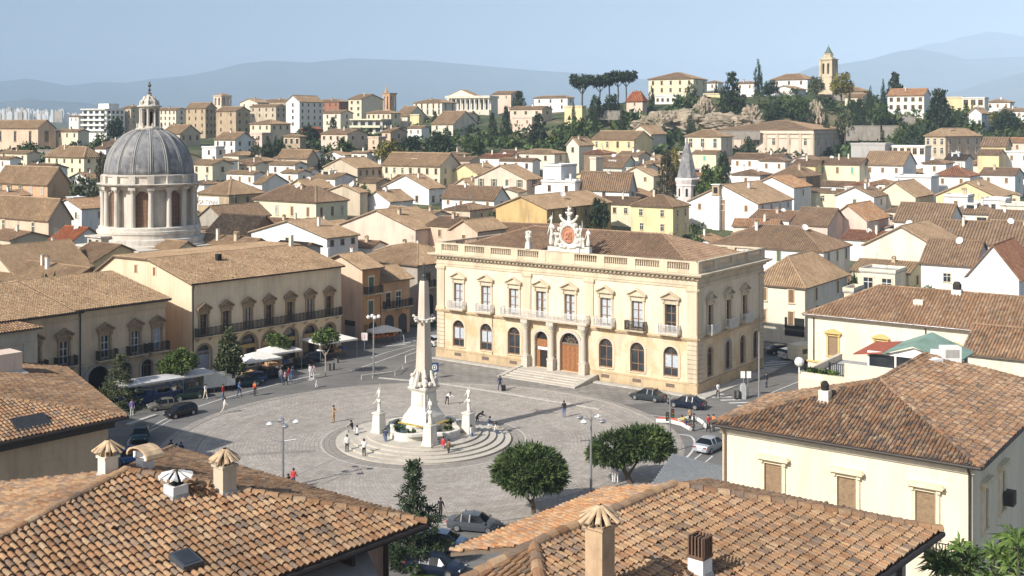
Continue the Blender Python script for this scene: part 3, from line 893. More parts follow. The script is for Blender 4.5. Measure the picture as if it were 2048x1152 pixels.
H(768, 800, 827, 430, 'a', 'grey', "grey roof pavilion on top of the large blush gable house", Y=246, n=2, ns=1, win='plain', ch=0, rise=1.6)
H(680, 831, 906, 459, 'b', 'blush', "large blush house with stained plain gable and brown side", Y=228, rise=3.4, n=3, ns=4, win='plain', wh=1.5, top=3.2, ch=1)
H(500, 654, 716, 476, 'b', 'white', "white broad gable with rough brown slope behind the arcade roof", Y=216, rise=2.7, n=1, ns=3, win='plain', top=.6, wh=1.0, ch=1)
H(545, 604, 641, 497, 'a', 'grey', "low grey shed with mossy roof behind the arcade roof", Y=198, tile='brown', n=0, ns=0, ch=0)
H(900, 955, 1012, 462, 'b', 'salmon', "small salmon gabled house left behind the palazzo roof", Y=212, rise=1.8, n=1, ns=0, ch=0)
H(855, 905, 960, 452, 'a', 'salmon', "low salmon house with brown roof left of the ochre warehouse", Y=228, tile='brown', n=1, ch=1)
H(893, 940, 985, 420, 'h', 'beige', "huddle of brown roof with pale walls left of the ochre warehouse", Y=262, tile='brown', n=1)
H(992, 1094, 1222, 418, 'b', 'ochre', "ochre and stone warehouse with dark balconies on its side", Y=240, rise=2.4, n=0, ns=6, win='plain', rows=(1, 2), wh=1.6, ch=0, top=.5)
H(1262, 1346, 1378, 413, 'h', 'yellow', "yellow house with white window behind palazzo roof", Y=243, rise=2.0, tile='brown', n=2, rows=2, ns=2, win='white')
# -- right hill
H(1068, 1135, 1148, 195, 'h', 'white', "white hip roofed villa left of the umbrella pines", Y=560, n=3, rows=2, ns=1, win='plain')
H(1020, 1084, 1104, 218, 'a', 'blush', "blush low villa with tan roof under the white hip roofed villa", Y=505, n=3, win='dark', ww=1.4, ns=1)
H(1025, 1064, 1075, 236, 'f', 'pink', "pink terrace house below the blush low villa", Y=480, n=2, win='brown', ch=0)
H(1129, 1164, 1172, 214, 'f', 'yellow', "yellow flat roofed house on the wooded slope", Y=480, n=1, ch=0, ns=0)
H(1253, 1285, 1294, 200, 'h', 'blush', "blush pavilion with conical red roof on the wooded slope", Y=470, tile='red', n=1, rise=3.4, ch=0)
V_ = H(1297, 1387, 1414, 157, 'h', 'lemon', "large pale yellow villa on the hilltop", Y=500, rise=3.0, n=5, rows=3, ns=2, win='plain', wh=1.5, row_h=3.2, ch=0, phi=28, name="hilltop_villa", cat="villa")
H(1310, 1352, 1358, 192, 'f', 'white', "white porch building in front of the hilltop villa", Y=485, n=4, win='dark', ww=1.2, wh=1.4, ch=0, ns=0, L=4)
H(1413, 1436, 1446, 165, 'h', 'white', "white house just right of the hilltop villa", Y=520, n=1, ch=0, ns=0)
H(1407, 1440, 1448, 189, 'f', 'yellow', "low yellow garden house below the tall cedar", Y=490, n=0, ch=0, ns=0, L=5)
H(1470, 1510, 1518, 166, 'h', 'white', "white house between the tall cedar and the tall cypress", Y=525, n=2, ns=0)
H(1542, 1615, 1632, 158, 'h', 'white', "white long house left of the bell tower", Y=525, rise=2.6, n=3, ns=1, win='plain', ch=0)
H(1545, 1590, 1612, 178, 'b', 'white', "low white gable in front of the white long house", Y=510, rise=1.5, n=1, ns=0, ch=0)
H(1678, 1728, 1740, 182, 'h', 'tan', "tan building behind round green tree of the bell tower", Y=490, n=0, tile='tan', ch=0, rise=1.6)
H(1690, 1725, 1740, 194, 'a', 'cream', "cream house with orange wall under the tan building", Y=470, n=1, ch=0)
H(1775, 1848, 1860, 190, 'a', 'white', "white two storey villa with orange roof right of the cedar pine", Y=455, tile='orange', rise=2.6, n=5, rows=2, ns=0, win='dark', ww=1.4, wh=1.6, L=9)
H(1893, 1925, 1930, 196, 'f', 'yellow', "yellow block right behind the big dark cedar", Y=480, n=0, ch=0, ns=0, L=8)
H(1925, 1969, 1974, 197, 'f', 'white', "white building with large arched loggia openings", Y=475, n=3, rows=2, win='dark', ww=2, wh=2.2, row_h=3.4, ch=0, ns=0, L=7, top=.5)
H(1972, 2020, 2050, 204, 'h', 'white', "white villa with tan roof near the right edge on the hill", Y=500, n=3, ns=0, L=8)
H(1938, 1963, 2003, 226, 'b', 'white', "white gabled house with orange brown roof below the loggia", Y=440, tile='tan', n=0, ns=1, L=12, rise=2)
H(2002, 2050, 2060, 222, 'a', 'white', "white house at the right edge below the tan roof villa", Y=470, n=2, L=7)
H(1183, 1268, 1305, 279, 'a', 'yellow', "orange yellow house with four windows and grey gable below the rock", Y=400, rise=2.8, n=4, ns=0, win=['white', 'plain'], wh=1.9, ch=0)
H(1258, 1302, 1312, 268, 'b', 'pale', "pale gable rising behind the orange yellow house", Y=420, L=12, rise=3.2, n=0, ns=0, ch=0)
H(1038, 1109, 1133, 307, 'h', 'pale', "pale hip roofed house left of the white tall gable", Y=372, n=2, ns=1, win='plain')
H(1000, 1065, 1080, 322, 'a', 'white', "white low house with dark gable left of the pale hip roof", Y=355, n=3, ns=0, win='plain', tile='brown')
H(960, 1015, 1040, 316, 'a', 'white', "white house with red brown roof in the mid town", Y=365, tile='brick', n=2)
H(1133, 1158, 1188, 290, 'b', 'pale', "tall pale gable with one small window in mid town", Y=375, rise=2.4, n=1, ns=0, win='plain', L=9)
H(1168, 1211, 1230, 307, 'h', 'brownwall', "dark brown roofed house right of the tall pale gable", Y=362, tile='brick', n=0, ns=0)
H(1233, 1277, 1301, 312, 'a', 'cream', "cream house with two roofs above the mint house", Y=360, n=1, ns=0)
H(1290, 1332, 1346, 326, 'h', 'tan', "flat tan roofed house left of the church spire", Y=350, n=1, ns=0)
H(1195, 1244, 1296, 335, 'a', 'mint', "mint house with rooflight and small windows", Y=335, rise=3.2, n=1, ns=1, win='white', L=10, tile='brown', ch=0)
H(1244, 1290, 1300, 338, 'a', 'white', "white house joined to the right of the mint house", Y=337, n=2, ns=0, win='plain', tile='brown', L=9)
H(1180, 1192, 1197, 318, 'f', 'cream', "slim cream stair tower beside the mint house", Y=325, n=0, ns=0, ch=0, L=4, ov=0)
H(1238, 1307, 1326, 352, 'b', 'cream', "cream gabled house left of the dark conifer by the spire", Y=315, rise=2.4, n=2, ns=0, win='brown', wh=1.0, top=.4)
H(1086, 1122, 1153, 333, 'f', 'white', "white modern block with grey side wall", Y=306, n=0, ns=0, ch=0)
H(1083, 1150, 1154, 366, 'f', 'white', "white lower modern wing with one window", Y=296, n=2, ns=0, ch=1, win='plain', L=8)
H(1158, 1258, 1272, 378, 'a', 'white', "white house with large mossy dark roof", Y=290, rise=4.0, tile='brown', n=1, ns=1, win='plain', ch=0)
H(1370, 1442, 1465, 273, 'h', 'pale', "pale house with three tall windows left of the long palace", Y=400, rise=2.2, n=3, ns=1, win='white', wh=3.0, ww=1.3, ch=0)
H(1385, 1432, 1446, 307, 'a', 'lemon', "lemon house with a teal window right of the spire top", Y=370, n=1, ns=0, win='teal', ch=1)
H(1440, 1627, 1690, 259, 'h', 'blush', "long blush palace with pilasters under the hill", Y=410, rise=3.2, n=6, ns=4, win='white', wh=2.6, ww=1.1, top=3.0, tile='tan', ch=0, name="long_palace", cat="palace")
H(1463, 1560, 1582, 318, 'a', 'white', "white house with four brown windows above the big white house", Y=352, tile='brown', n=4, ns=0, win='brown')
H(1520, 1570, 1583, 322, 'h', 'white', "small white house joined to the yellow row", Y=345, tile='brown', n=2, ns=1)
H(1582, 1631, 1640, 331, 'a', 'yellow', "yellow house at the left of the teal shuttered row", Y=332, tile='brown', n=1, ns=0, L=10)
H(1631, 1719, 1730, 329, 'a', 'lemon', "lemon row house with teal shutters", Y=330, tile='brown', n=3, ns=0, win=['teal', 'teal', 'brown'], wh=1.7, L=11, ch=2)
H(1726, 1806, 1848, 330, 'a', 'white', "white house with big dark gable right of the teal shuttered row", Y=328, rise=3.6, n=3, ns=0, win='brown', L=13)
H(1702, 1770, 1790, 290, 'f', 'grey', "grey flat shed under the garden terraces", Y=372, n=0, ns=0, ch=0, L=9)
H(1772, 1850, 1856, 295, 'f', 'white', "white flat row with many glass doors under the terraces", Y=370, n=6, win='dark', ww=1.4, wh=1.9, ch=0, ns=0, L=7, top=.3)
H(1850, 1891, 1962, 272, 'h', 'beige', "tan square house with four tall windows on its dark side", Y=380, phi=52, rise=2.4, n=3, ns=4, rows=2, win='white', wh=1.9, ww=1.1, ch=0, tile='tan')
H(1962, 2011, 2031, 292, 'a', 'yellow', "orange yellow barn near the right edge", Y=372, n=0, ns=0, L=9, rise=2.6, tile='brown', ch=0)
H(1889, 1930, 1982, 320, 'a', 'white', "white house with dark open attic near the tan square house", Y=348, n=2, ns=0, tile='dark', L=10)
H(1955, 1998, 2024, 309, 'a', 'yellow', "yellow house with low roof beside the orange yellow barn", Y=358, n=0, ns=0, L=9, tile='brown')
H(2010, 2062, 2075, 306, 'f', 'white', "white terrace house at right edge by the yellow house", Y=362, n=2, ns=0, L=8, ch=0)
H(1846, 1892, 1912, 327, 'h', 'white', "small white house with brown roof beneath the tan square house", Y=338, n=1, ns=0, L=8, tile='brown')
H(2018, 2085, 2095, 285, 'a', 'blush', "blush house with orange roof at the right edge of town", Y=385, tile='orange', n=2, ns=0, L=9)
# -- right town
H(1378, 1516, 1584, 407, 'b', 'white', "big white house with plain gable and grey pedimented side", Y=262, rise=4.0, n=3, ns=4, rows=(2, 2), win=['brown'], wh=1.3, ww=.8, tile='tan', top=.6, row_h=5, ch=1)
H(1463, 1520, 1540, 350, 'h', 'white', "low brown roofs behind the big white house", Y=318, tile='brown', n=1, ns=0, L=8)
H(1500, 1588, 1606, 375, 'b', 'white', "white gable with terracotta slope behind the big white house", Y=290, rise=2.6, n=0, ns=1, L=12, tile='orange')
H(1545, 1612, 1630, 352, 'h', 'brownwall', "brown hip roof left of the yellow loggia house", Y=312, tile='brown', n=0, ns=0, L=11, rise=2.8)
LOG = H(1602, 1690, 1716, 386, 's', 'lemon', "lemon house with dark roofed loggia on top", Y=298, n=3, ns=0, win=['white', 'brown'], L=9, rise=.4, tile='tan', ch=0)
H(1692, 1735, 1745, 372, 'h', 'white', "brown roof next to the dark loggia", Y=300, tile='brick', n=0, ns=0, L=7)
H(1672, 1748, 1770, 393, 'b', 'white', "white gable with chimney right of the loggia house", Y=280, rise=2.2, n=1, ns=1, win='green', L=11, tile='brown', ch=2)
H(1749, 1831, 1886, 393, 'b', 'cream', "cream gabled house with an arched doorway", Y=284, rise=3.4, n=1, ns=3, win='plain', L=16, wh=2.4, ww=1.4, top=2.6, ch=0, tile='tan')
H(1872, 1995, 2028, 394, 'b', 'yellow', "wide orange yellow gabled house near the right edge", Y=278, rise=3.4, n=0, ns=0, L=16, tile='tan', ch=1)
H(1888, 1935, 1941, 395, 'f', 'white', "white box with tall chimney before the orange yellow gable", Y=266, n=1, ns=0, L=6, ch=2)
H(1965, 2010, 2030, 402, 'f', 'white', "white wall house before the grey flat roof", Y=262, n=1, ns=0, L=6, ch=0, win='plain')
H(2000, 2075, 2090, 414, 'f', 'pale', "pale house with grey flat roof at the right edge", Y=255, n=0, ns=0, L=8, ch=0)
H(1960, 2030, 2062, 350, 'a', 'white', "white house with ribbed brown roof near right edge", Y=322, tile='brown', n=2, ns=1, L=11)
H(1790, 1862, 1880, 356, 'f', 'white', "white garage like house with grey awning wall", Y=312, n=1, ns=0, win='plain', L=8, ch=0)
H(1868, 1940, 1955, 352, 'h', 'white', "white house under red brown hip roof", Y=318, tile='brick', n=2, ns=0, L=10, rise=2.6)
H(1585, 1655, 1692, 451, 'a', 'pink', "pink house with brick brown gable end", Y=243, rise=3.2, n=1, ns=0, win='white', tile='brown', L=12, ch=0)
H(1658, 1734, 1785, 441, 'b', 'pink', "pink house under bright terracotta roof", Y=248, rise=3.2, n=0, ns=0, tile='orange', L=15, ch=0)
H(1788, 1897, 1906, 446, 'a', 'white', "white house under a long ribbed roof behind the arched gable", Y=246, rise=3.6, tile='brown', n=0, ns=0, L=12, sp=.58)
H(1897, 1985, 1995, 428, 'h', 'white', "ribbed roof over dark glazing by the slender white chimney", Y=258, rise=2.2, tile='brown', n=2, ns=0, win='dark', ww=2.2, wh=1.8, L=9, sp=.58)
H(1974, 2075, 2090, 452, 'a', 'white', "white house under ribbed roof at the right edge, upper one", Y=240, rise=2.6, tile='brown', n=1, ns=0, L=11, sp=.58)
H(1863, 1962, 1972, 482, 'a', 'white', "white house under ribbed roof left of slender white chimney", Y=218, rise=3.2, tile='brown', n=2, ns=0, L=11, sp=.58)
H(1968, 2075, 2090, 494, 'a', 'white', "ribbed roof house at the right edge, lower one", Y=210, rise=4.0, tile='brown', n=0, ns=0, L=13, sp=.58)
H(1684, 1776, 1790, 482, 'a', 'white', "low roof left of the broad cream gable", Y=224, tile='brick', n=0, ns=0, L=9, ch=1)
H(1727, 1880, 1925, 498, 'b', 'pale', "broad cream gable with a brown arched window", Y=200, rise=3.6, n=0, ns=0, L=16, tile='tan', ch=0)
H(1842, 1949, 1956, 531, 'a', 'white', "white house with barred window and ribbed roof", Y=184, rise=3.4, tile='brown', n=1, ns=0, win='white', L=11, sp=.42, ch=0, wh=1.3, ww=1.2, top=1.6)
H(1935, 2038, 2060, 556, 'b', 'white', "white house with dark brown shingle roof at the right edge", Y=170, rise=4.6, tile='brick', n=0, ns=0, L=14, ch=0)
H(1420, 1647, 1700, 502, 'h', 'white', "white house with long ribbed hip roof behind the palazzo", Y=200, rise=3.4, n=4, ns=3, win=['green', 'plain', 'brown'], wh=1.8, tile='brown', sp=.42, ch=1, top=.5)
H(1500, 1610, 1694, 572, 'h', 'pale', "pale house with brown shutters across the street from the palazzo", Y=157, rise=3.4, n=2, rows=(2, 2), ns=2, win='brown', wh=1.7, tile='tan', sp=.34, ch=0, zb=0, top=.7)
H(1688, 1706, 1740, 585, 'f', 'cream', "small cream lift house beside the long right roof", Y=152, n=0, ns=0, ch=0, zb=0, L=4)
H(1720, 1790, 1800, 548, 'f', 'pale', "low pale annex with a glazed veranda", Y=185, n=2, ns=0, win='white', L=6, ch=0, wh=1.9, ww=1.6)
H(-330, -75, -34, 622, 'h', 'beige', "tall beige house just out of view at left, added to shade the road", Y=92, n=3, ns=2, zb=0, rise=2, ch=0)  # unseen house added to throw its shadow on the left road
H(1930, 2060, 2075, 716, 'a', 'pale', "tiled roof strip at the right edge behind the cream corner house", Y=93, rise=1.6, n=0, ns=0, L=9, tile='terracotta', sp=.26, zb=0, ch=0)
H(205, 330, 346, 517, 'a', 'cream', "ribbed tan roof house between the church and the arcade house", Y=172, rise=2.2, n=0, ns=0, L=8, zb=0, ch=1)
H(346, 480, 500, 506, 'a', 'cream', "long low roof behind the ridge of the arcade house", Y=177, rise=1.9, n=0, ns=0, L=8, zb=0, ch=2)
H(132, 188, 206, 522, 'a', 'yellow', "small yellow house with brown roof in front of the church base", Y=168, rise=2.0, n=1, ns=0, L=9, zb=0, tile='brown', ch=0)
H(-60, 30, 62, 548, 'b', 'beige', "beige house with steep ribbed slope at the left edge below the salmon house", Y=158, rise=3.4, n=0, ns=0, L=12, zb=0, ch=0)
H(-40, 118, 168, 573, 'a', 'tan', "low tan roof with white dormer boxes behind the left palace", Y=150, rise=2.0, n=0, ns=0, L=9, zb=0, ch=2)
H(52, 96, 128, 520, 'a', 'white', "white house under brown roof between the salmon house and church", Y=182, rise=2.0, n=1, ns=0, L=8, zb=0, tile='brown')
# ------------------------------------------------------------------ mountains and far city
def mount_mat(name, c1, c2):
 m, nt, b = newmat(name)
 pos = nd(nt, "ShaderNodeNewGeometry").outputs["Position"]
 c = ramp(nt, noise(nt, pos, .0035, 7, .65), [(.4, c1), (.62, c2)])
 nt.links.new(c, b.inputs["Base Color"]); b.inputs["Roughness"].default_value = 1
 b.inputs["Specular IOR Level"].default_value = 0
 return m
mm = mount_mat("wooded_mountain_slope", (.035, .05, .028), (.09, .09, .055))
from mathutils import noise as mn
def ridge(pts, Y0, dep):
 mb = MB()
 n = 150; rows = 15
 x0, x1 = pts[0][0], pts[-1][0]
 for j in range(rows):
  s_ = j / (rows - 4)
  for i in range(n + 1):
   px = x0 + (x1 - x0) * i / n
   y = lerp_tab(pts, px)
   X = (px - 1024) / FPX * Y0
   zc = CAMZ - (y - HZ) * Y0 / FPX
   nz = mn.fractal(Vector((X * .0008, Y0 * .01, s_ * .8)), .9, 2.0, 5)
   Yj = Y0 - dep * (1 - s_) if s_ <= 1 else Y0 + dep * .8 * (s_ - 1) * 4
   f = s_ ** 1.25 if s_ <= 1 else max(0, 1 - (s_ - 1) * 3.0)
   z = zc * f * (1 + (nz * .22 * (1 - f) if s_ < 1 else 0)) + nz * 9 * f - 12 * (1 - f)
   mb.v.append((X * Yj / Y0, Yj, z))
 for j in range(rows - 1):
  for i in range(n):
   a = j * (n + 1) + i
   mb.f.append((a, a + 1, a + n + 2, a + n + 1)); mb.m.append(0); mb.uv.append(None)
 tag(mb.build("mountains", [mm], smooth=True), kind='structure')
ridge([(-700, 190), (-300, 172), (-60, 166), (0, 163), (56, 157), (100, 165), (137, 172), (193, 164), (254, 165), (300, 158), (380, 150), (432, 141), (480, 128), (540, 121), (620, 125), (700, 117), (780, 120), (850, 121), (930, 128), (1000, 135), (1100, 142), (1200, 149), (1300, 160), (1500, 185), (1800, 225)], 13400, 3600)
ridge([(-800, 214), (-200, 206), (0, 205), (60, 199), (110, 203), (160, 205), (230, 213), (330, 224), (500, 236), (700, 246)], 9200, 2000)
ridge([(1400, 196), (1560, 158), (1633, 131), (1680, 128), (1739, 118), (1798, 102), (1840, 98), (1889, 107), (1932, 119), (1980, 115), (2048, 113), (2150, 118), (2400, 150), (2700, 200)], 12600, 3300)
ridge([(1700, 150), (1800, 106), (1855, 88), (1890, 84), (1922, 75), (1943, 71), (1979, 63), (2010, 66), (2048, 73), (2120, 84), (2300, 110), (2600, 170)], 16500, 3300)
ridge([(1750, 215), (1860, 196), (1932, 177), (1980, 163), (2048, 143), (2150, 128), (2300, 130), (2600, 160), (2800, 200)], 9700, 2400)
mb = MB()
for cx, cw, hmax in ((26, 60, 1.0), (60, 18, 1.0), (84, 40, .9), (108, 40, 1.0), (140, 46, .75), (10, 20, 1.0)):
 for i in range(int(cw * .7)):
  px = cx + random.uniform(-cw / 2, cw / 2); Y = random.uniform(3050, 3500)
  X = (px - 1024) / FPX * Y; z = terr(X, Y)
  h = random.uniform(.45, 1) * hmax * 37; w_ = random.uniform(5, 11)
  mb.box(X, X + w_, Y, Y + w_, z - 3, z + h, random.choice((0, 0, 1)))
  mb.box(X + w_ * .3, X + w_ * .6, Y + 1, Y + w_ * .6, z + h, z + h + 3, 0)
tag(mb.build("distant_city", [STUC['white'], STUC['beige']]), "pale high rise city far away on the plain, left below the mountains", "city", kind='stuff')
# ------------------------------------------------------------------ arches: a wall face with openings
def wall_open(mb, W, z0, z1, ops, dep=.35, m=0, mr=None, na=10):
 """front wall at y=0 with openings (u0, u1, za, zb, arched); reveals go back to y=dep"""
 mr = m if mr is None else mr
 us = sorted({0, W, *[o[0] for o in ops], *[o[1] for o in ops]})
 zs = sorted({z0, z1, *[o[2] for o in ops], *[o[3] for o in ops]})
 for ua, ub in zip(us, us[1:]):
  run = None
  for za, zb in zip(zs, zs[1:]):
   cu, cz = (ua + ub) / 2, (za + zb) / 2
   if any(o[0] < cu < o[1] and o[2] < cz < o[3] for o in ops):
    continue
   mb.add([(ua, 0, za), (ub, 0, za), (ub, 0, zb), (ua, 0, zb)], [(0, 1, 2, 3)], m)
 for u0, u1, za, zb, ar in ops:
  if ar:
   r_ = (u1 - u0) / 2; c_ = (u0 + u1) / 2; zs_ = zb - r_
   pts = [(c_ - r_ * math.cos(math.pi * i / na), zs_ + r_ * math.sin(math.pi * i / na)) for i in range(na + 1)]
   for (a, b), (c2, d) in zip(pts, pts[1:]):
    mb.add([(a, 0, b), (c2, 0, d), (c2, 0, zb), (a, 0, zb)], [(0, 1, 2, 3)], m)
    mb.add([(a, 0, b), (c2, 0, d), (c2, dep, d), (a, dep, b)], [(3, 2, 1, 0)], mr)
  else:
   zs_ = zb
   mb.add([(u0, 0, zb), (u1, 0, zb), (u1, dep, zb), (u0, dep, zb)], [(0, 1, 2, 3)], mr)
  for u in (u0, u1):
   mb.add([(u, 0, za), (u, dep, za), (u, dep, zs_), (u, 0, zs_)], [(0, 1, 2, 3)], mr)
  mb.add([(u0, 0, za), (u1, 0, za), (u1, dep, za), (u0, dep, za)], [(0, 1, 2, 3)], mr)
def arch_face(mb, c_, r_, zb, zt, y0, y1, m=0, n=10):
 """solid panel with a round head: half width r_, from zb to crown zt, between y0 and y1"""
 poly = [(c_ - r_, zb), (c_ + r_, zb)] + [(c_ + r_ * math.cos(math.pi * i / n), zt - r_ + r_ * math.sin(math.pi * i / n)) for i in range(n + 1)]
 mb.prism(poly, y0, y1, m)
def arch_band(mb, c_, r0, r1, zb, zs, y0, y1, m=0, n=12):
 """surround of a round headed opening: jambs from zb to the springing zs and the ring above"""
 mb.box(c_ - r1, c_ - r0, y0, y1, zb, zs, m); mb.box(c_ + r0, c_ + r1, y0, y1, zb, zs, m)
 for i in range(n):
  a, b = math.pi * i / n, math.pi * (i + 1) / n
  q = [(c_ + r_ * math.cos(t), zs + r_ * math.sin(t)) for r_, t in ((r0, a), (r1, a), (r1, b), (r0, b))]
  mb.prism(q, y0, y1, m)
# ------------------------------------------------------------------ domed church
def dome_church():
 Y = 185.0; c_ = P(299, 250, Y); zg = terr(c_.x, Y) - .2
 root = thing("domed_church", "church with a big grey ribbed dome on a columned stone drum", "church", (c_.x, Y, zg), 0)
 Z = lambda y: CAMZ - (y - HZ) * Y / FPX - zg
 mats = [stone_d]
 mb = MB()      # body below the drum
 mb.T = zrot(-38)
 mb.box(-7.6, 9.5, -8.3, 12, -.5, Z(489)); mb.box(-7.9, 9.8, -8.6, 12.3, Z(489), Z(486))
 mb.box(-2.6, 1.2, -9.4, -6.5, Z(489), Z(466)); mb.box(-2.9, 1.5, -9.7, -6.3, Z(466), Z(463.5))
 mb.T = None
 mb.lathe([(9.2, Z(489)), (9.2, Z(483)), (8.6, Z(481)), (8.6, Z(472)), (8.3, Z(470))], 48)
 mb.build("body", mats, root)
 mb = MB(); mb.T = zrot(-38)
 for x in (-1.8, .1): mb.box(x - .35, x + .35, -9.44, -9.38, Z(484), Z(471))
 mb.build("window", [glass], root)
 mb = MB()
 mb.lathe([(7.9, Z(473)), (7.9, Z(462)), (8.05, Z(461)), (8.05, Z(456)), (7.75, Z(455)), (7.75, Z(450)), (7.55, Z(448))], 48)
 mb.lathe([(6.3, Z(450)), (6.3, Z(366))], 48)
 mb.lathe([(6.9, Z(376)), (7.0, Z(371)), (7.35, Z(370.5)), (7.4, Z(368.5)), (7.95, Z(367)), (8.05, Z(365)), (7.2, Z(363.5))], 48)
 mb.lathe([(7.05, Z(364)), (7.05, Z(351)), (7.25, Z(350.5)), (7.3, Z(347.5)), (6.9, Z(346.5))], 48)
 for k in range(8):
  a = 45 * k + 8
  for s_ in (-11.5, 11.5):       # paired columns between the windows, each with base, capital and a block of entablature
   t = R(a + 22.5 + s_)
   x, y = 7.05 * math.cos(t), 7.05 * math.sin(t)
   mb.lathe([(.52, Z(450)), (.52, Z(448.5)), (.42, Z(447)), (.4, Z(420)), (.345, Z(383)), (.36, Z(381.5)), (.52, Z(377.5)), (.55, Z(376))], 10, x, y)
   mb.T = Matrix.Translation((0, 0, 0)) @ Matrix.Rotation(t, 4, 'Z')
   mb.box(6.2, 7.62, -.55, .55, Z(376), Z(370)); mb.box(6.2, 7.45, -.5, .5, Z(364), Z(349))
   mb.T = None
  mb.T = Matrix.Rotation(R(a), 4, 'Z') @ tr(6.3, 0, 0) @ zrot(90)
  arch_band(mb, 0, 1.02, 1.32, Z(448), Z(391), -.22, .25)
  mb.T = None
 mb.build("drum", mats, root)
 for k in range(8):
  a = 45 * k + 8
  wb = MB(); wb.T = Matrix.Rotation(R(a), 4, 'Z') @ tr(6.3, 0, 0) @ zrot(90)
  arch_face(wb, 0, 1.02, Z(448), Z(391) + 1.02, -.06, .1, 0)
  for i in range(3): wb.box(-.6 + i * .55, -.52 + i * .55, -.1, -.06, Z(448), Z(388), 1)
  for i in range(7): wb.box(-1.0, 1.0, -.09, -.06, Z(446 - 8 * i), Z(445.2 - 8 * i), 1)
  wb.build("window", [plain("brown_lattice_screen", (.20, .115, .07), .8, var=.3, sc=4), plain("lattice_bars", (.28, .18, .12), .8)], root)
 prof = []
 for i in range(15):
  t = R(77) * i / 14
  prof.append((6.75 * math.cos(t) ** .92, Z(347) + (Z(258) - Z(347)) * math.sin(t) / math.sin(R(77))))
 mb = MB(); mb.lathe(prof, 64)
 dm = mb.build("dome", [lead], root, smooth=True)
 for k in range(16):
  rb = MB(); t = R(22.5 * k + 19)
  rb.tube([((r_ + .02) * math.cos(t), (r_ + .02) * math.sin(t), z) for r_, z in prof], .19, 5, r1=.11)
  for dt in (-.042, .042):
   rb.tube([((r_ + .01) * math.cos(t + dt * 6.75 / max(r_, 3)), (r_ + .01) * math.sin(t + dt * 6.75 / max(r_, 3)), z) for r_, z in prof], .10, 4, r1=.06)
  rb.build("rib", [stucco("pale_dome_rib", (.34, .33, .31), .3)], dm, smooth=True)
 mb = MB()
 mb.lathe([(2.1, Z(259)), (2.15, Z(256)), (1.75, Z(255)), (1.75, Z(253)), (1.2, Z(252))], 24)
 mb.lathe([(1.0, Z(254)), (1.0, Z(216))], 16)
 for k in range(8):
  t = R(45 * k + 8)
  mb.lathe([(.24, Z(253)), (.2, Z(250)), (.18, Z(222)), (.26, Z(218))], 8, 1.42 * math.cos(t), 1.42 * math.sin(t))
  t2 = t + R(22.5)
  mb.lathe([(.1, Z(255)), (.13, Z(250)), (.06, Z(246))], 6, 1.95 * math.cos(t2), 1.95 * math.sin(t2))
  mb.tube([(1.45 * math.cos(t), 1.45 * math.sin(t), Z(211)), (1.35 * math.cos(t), 1.35 * math.sin(t), Z(203)), (.95 * math.cos(t), .95 * math.sin(t), Z(200)), (.75 * math.cos(t), .75 * math.sin(t), Z(193))], .17, 5)
 mb.lathe([(1.55, Z(218)), (1.65, Z(215)), (1.95, Z(213.5)), (1.95, Z(211.5)), (1.5, Z(210.5)), (1.2, Z(207)), (1.15, Z(202)), (.8, Z(196)), (.4, Z(192)), (.42, Z(190)), (.2, Z(188))], 24)
 mb.build("lantern", mats, root)
 wb = MB()
 for k in range(8):
  wb.T = Matrix.Rotation(R(45 * k + 8 + 22.5), 4, 'Z') @ tr(1.0, 0, 0) @ zrot(90)
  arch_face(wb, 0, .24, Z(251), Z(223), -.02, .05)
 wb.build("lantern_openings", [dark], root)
 mb = MB()
 mb.lathe([(.32, Z(190)), (.36, Z(187)), (.16, Z(185)), (.14, Z(182)), (.3, Z(180)), (.12, Z(178)), (.1, Z(175))], 10)
 mb.ball((0, 0, Z(171)), .3, 10); mb.box(-.05, .05, -.05, .05, Z(169), Z(163)); mb.box(-.22, .22, -.05, .05, Z(166.5), Z(165.5))
 mb.build("finial", [plain("weathered_bronze", (.12, .12, .11), .6, .4)], root)
dome_church()
# ------------------------------------------------------------------ towers and landmarks on the ridge
def bell_tower():
 Y = 500.0; c_ = P(1657, 250, Y); zg = 43.0
 root = thing("bell_tower", "pale stone bell tower with green grey spire standing on the hilltop", "bell tower", (c_.x, Y, zg), R(-40)); root.scale = (.86, .86, 1)
 Z = lambda y: CAMZ - (y - HZ) * Y / FPX - zg
 st = stucco("tower_stone", (.62, .52, .36), .2)
 mb = MB()
 mb.taper(0, 0, 8.2, 6.0, -2, Z(156)); mb.taper(0, 0, 6.3, 6.3, Z(156), Z(153.5))
 s_ = 2.85
 for x in (-s_, s_):
  for y in (-s_, s_): mb.box(x - .62, x + .62, y - .62, y + .62, Z(153.5), Z(122))
 mb.box(-1.3, 1.3, -1.3, 1.3, Z(153.5), Z(122), 0)
 for q in range(4):
  mb.T = zrot(90 * q) @ tr(-2.4, -3.1, 0)
  wall_open(mb, 4.8, Z(153.5), Z(122), [(.5, 1.7, Z(148), Z(127), 1), (3.1, 4.3, Z(148), Z(127), 1)], .5)
  mb.T = None
 mb.taper(0, 0, 6.6, 6.6, Z(122), Z(120)); mb.taper(0, 0, 7.4, 7.4, Z(120), Z(118)); mb.taper(0, 0, 6.4, 4.2, Z(118), Z(115))
 mb.lathe([(2.5, Z(115)), (2.5, Z(109)), (2.7, Z(108.5)), (2.7, Z(107.5)), (2.1, Z(107))], 8)
 mb.build("shaft", [st], root)
 mb = MB(); mb.lathe([(2.35, Z(107)), (1.5, Z(102)), (.7, Z(96)), (.08, Z(92))], 8); mb.box(-.06, .06, -.06, .06, Z(93), Z(88))
 mb.build("spire", [plain("verdigris_sheet", (.12, .16, .14), .7)], root)
bell_tower()
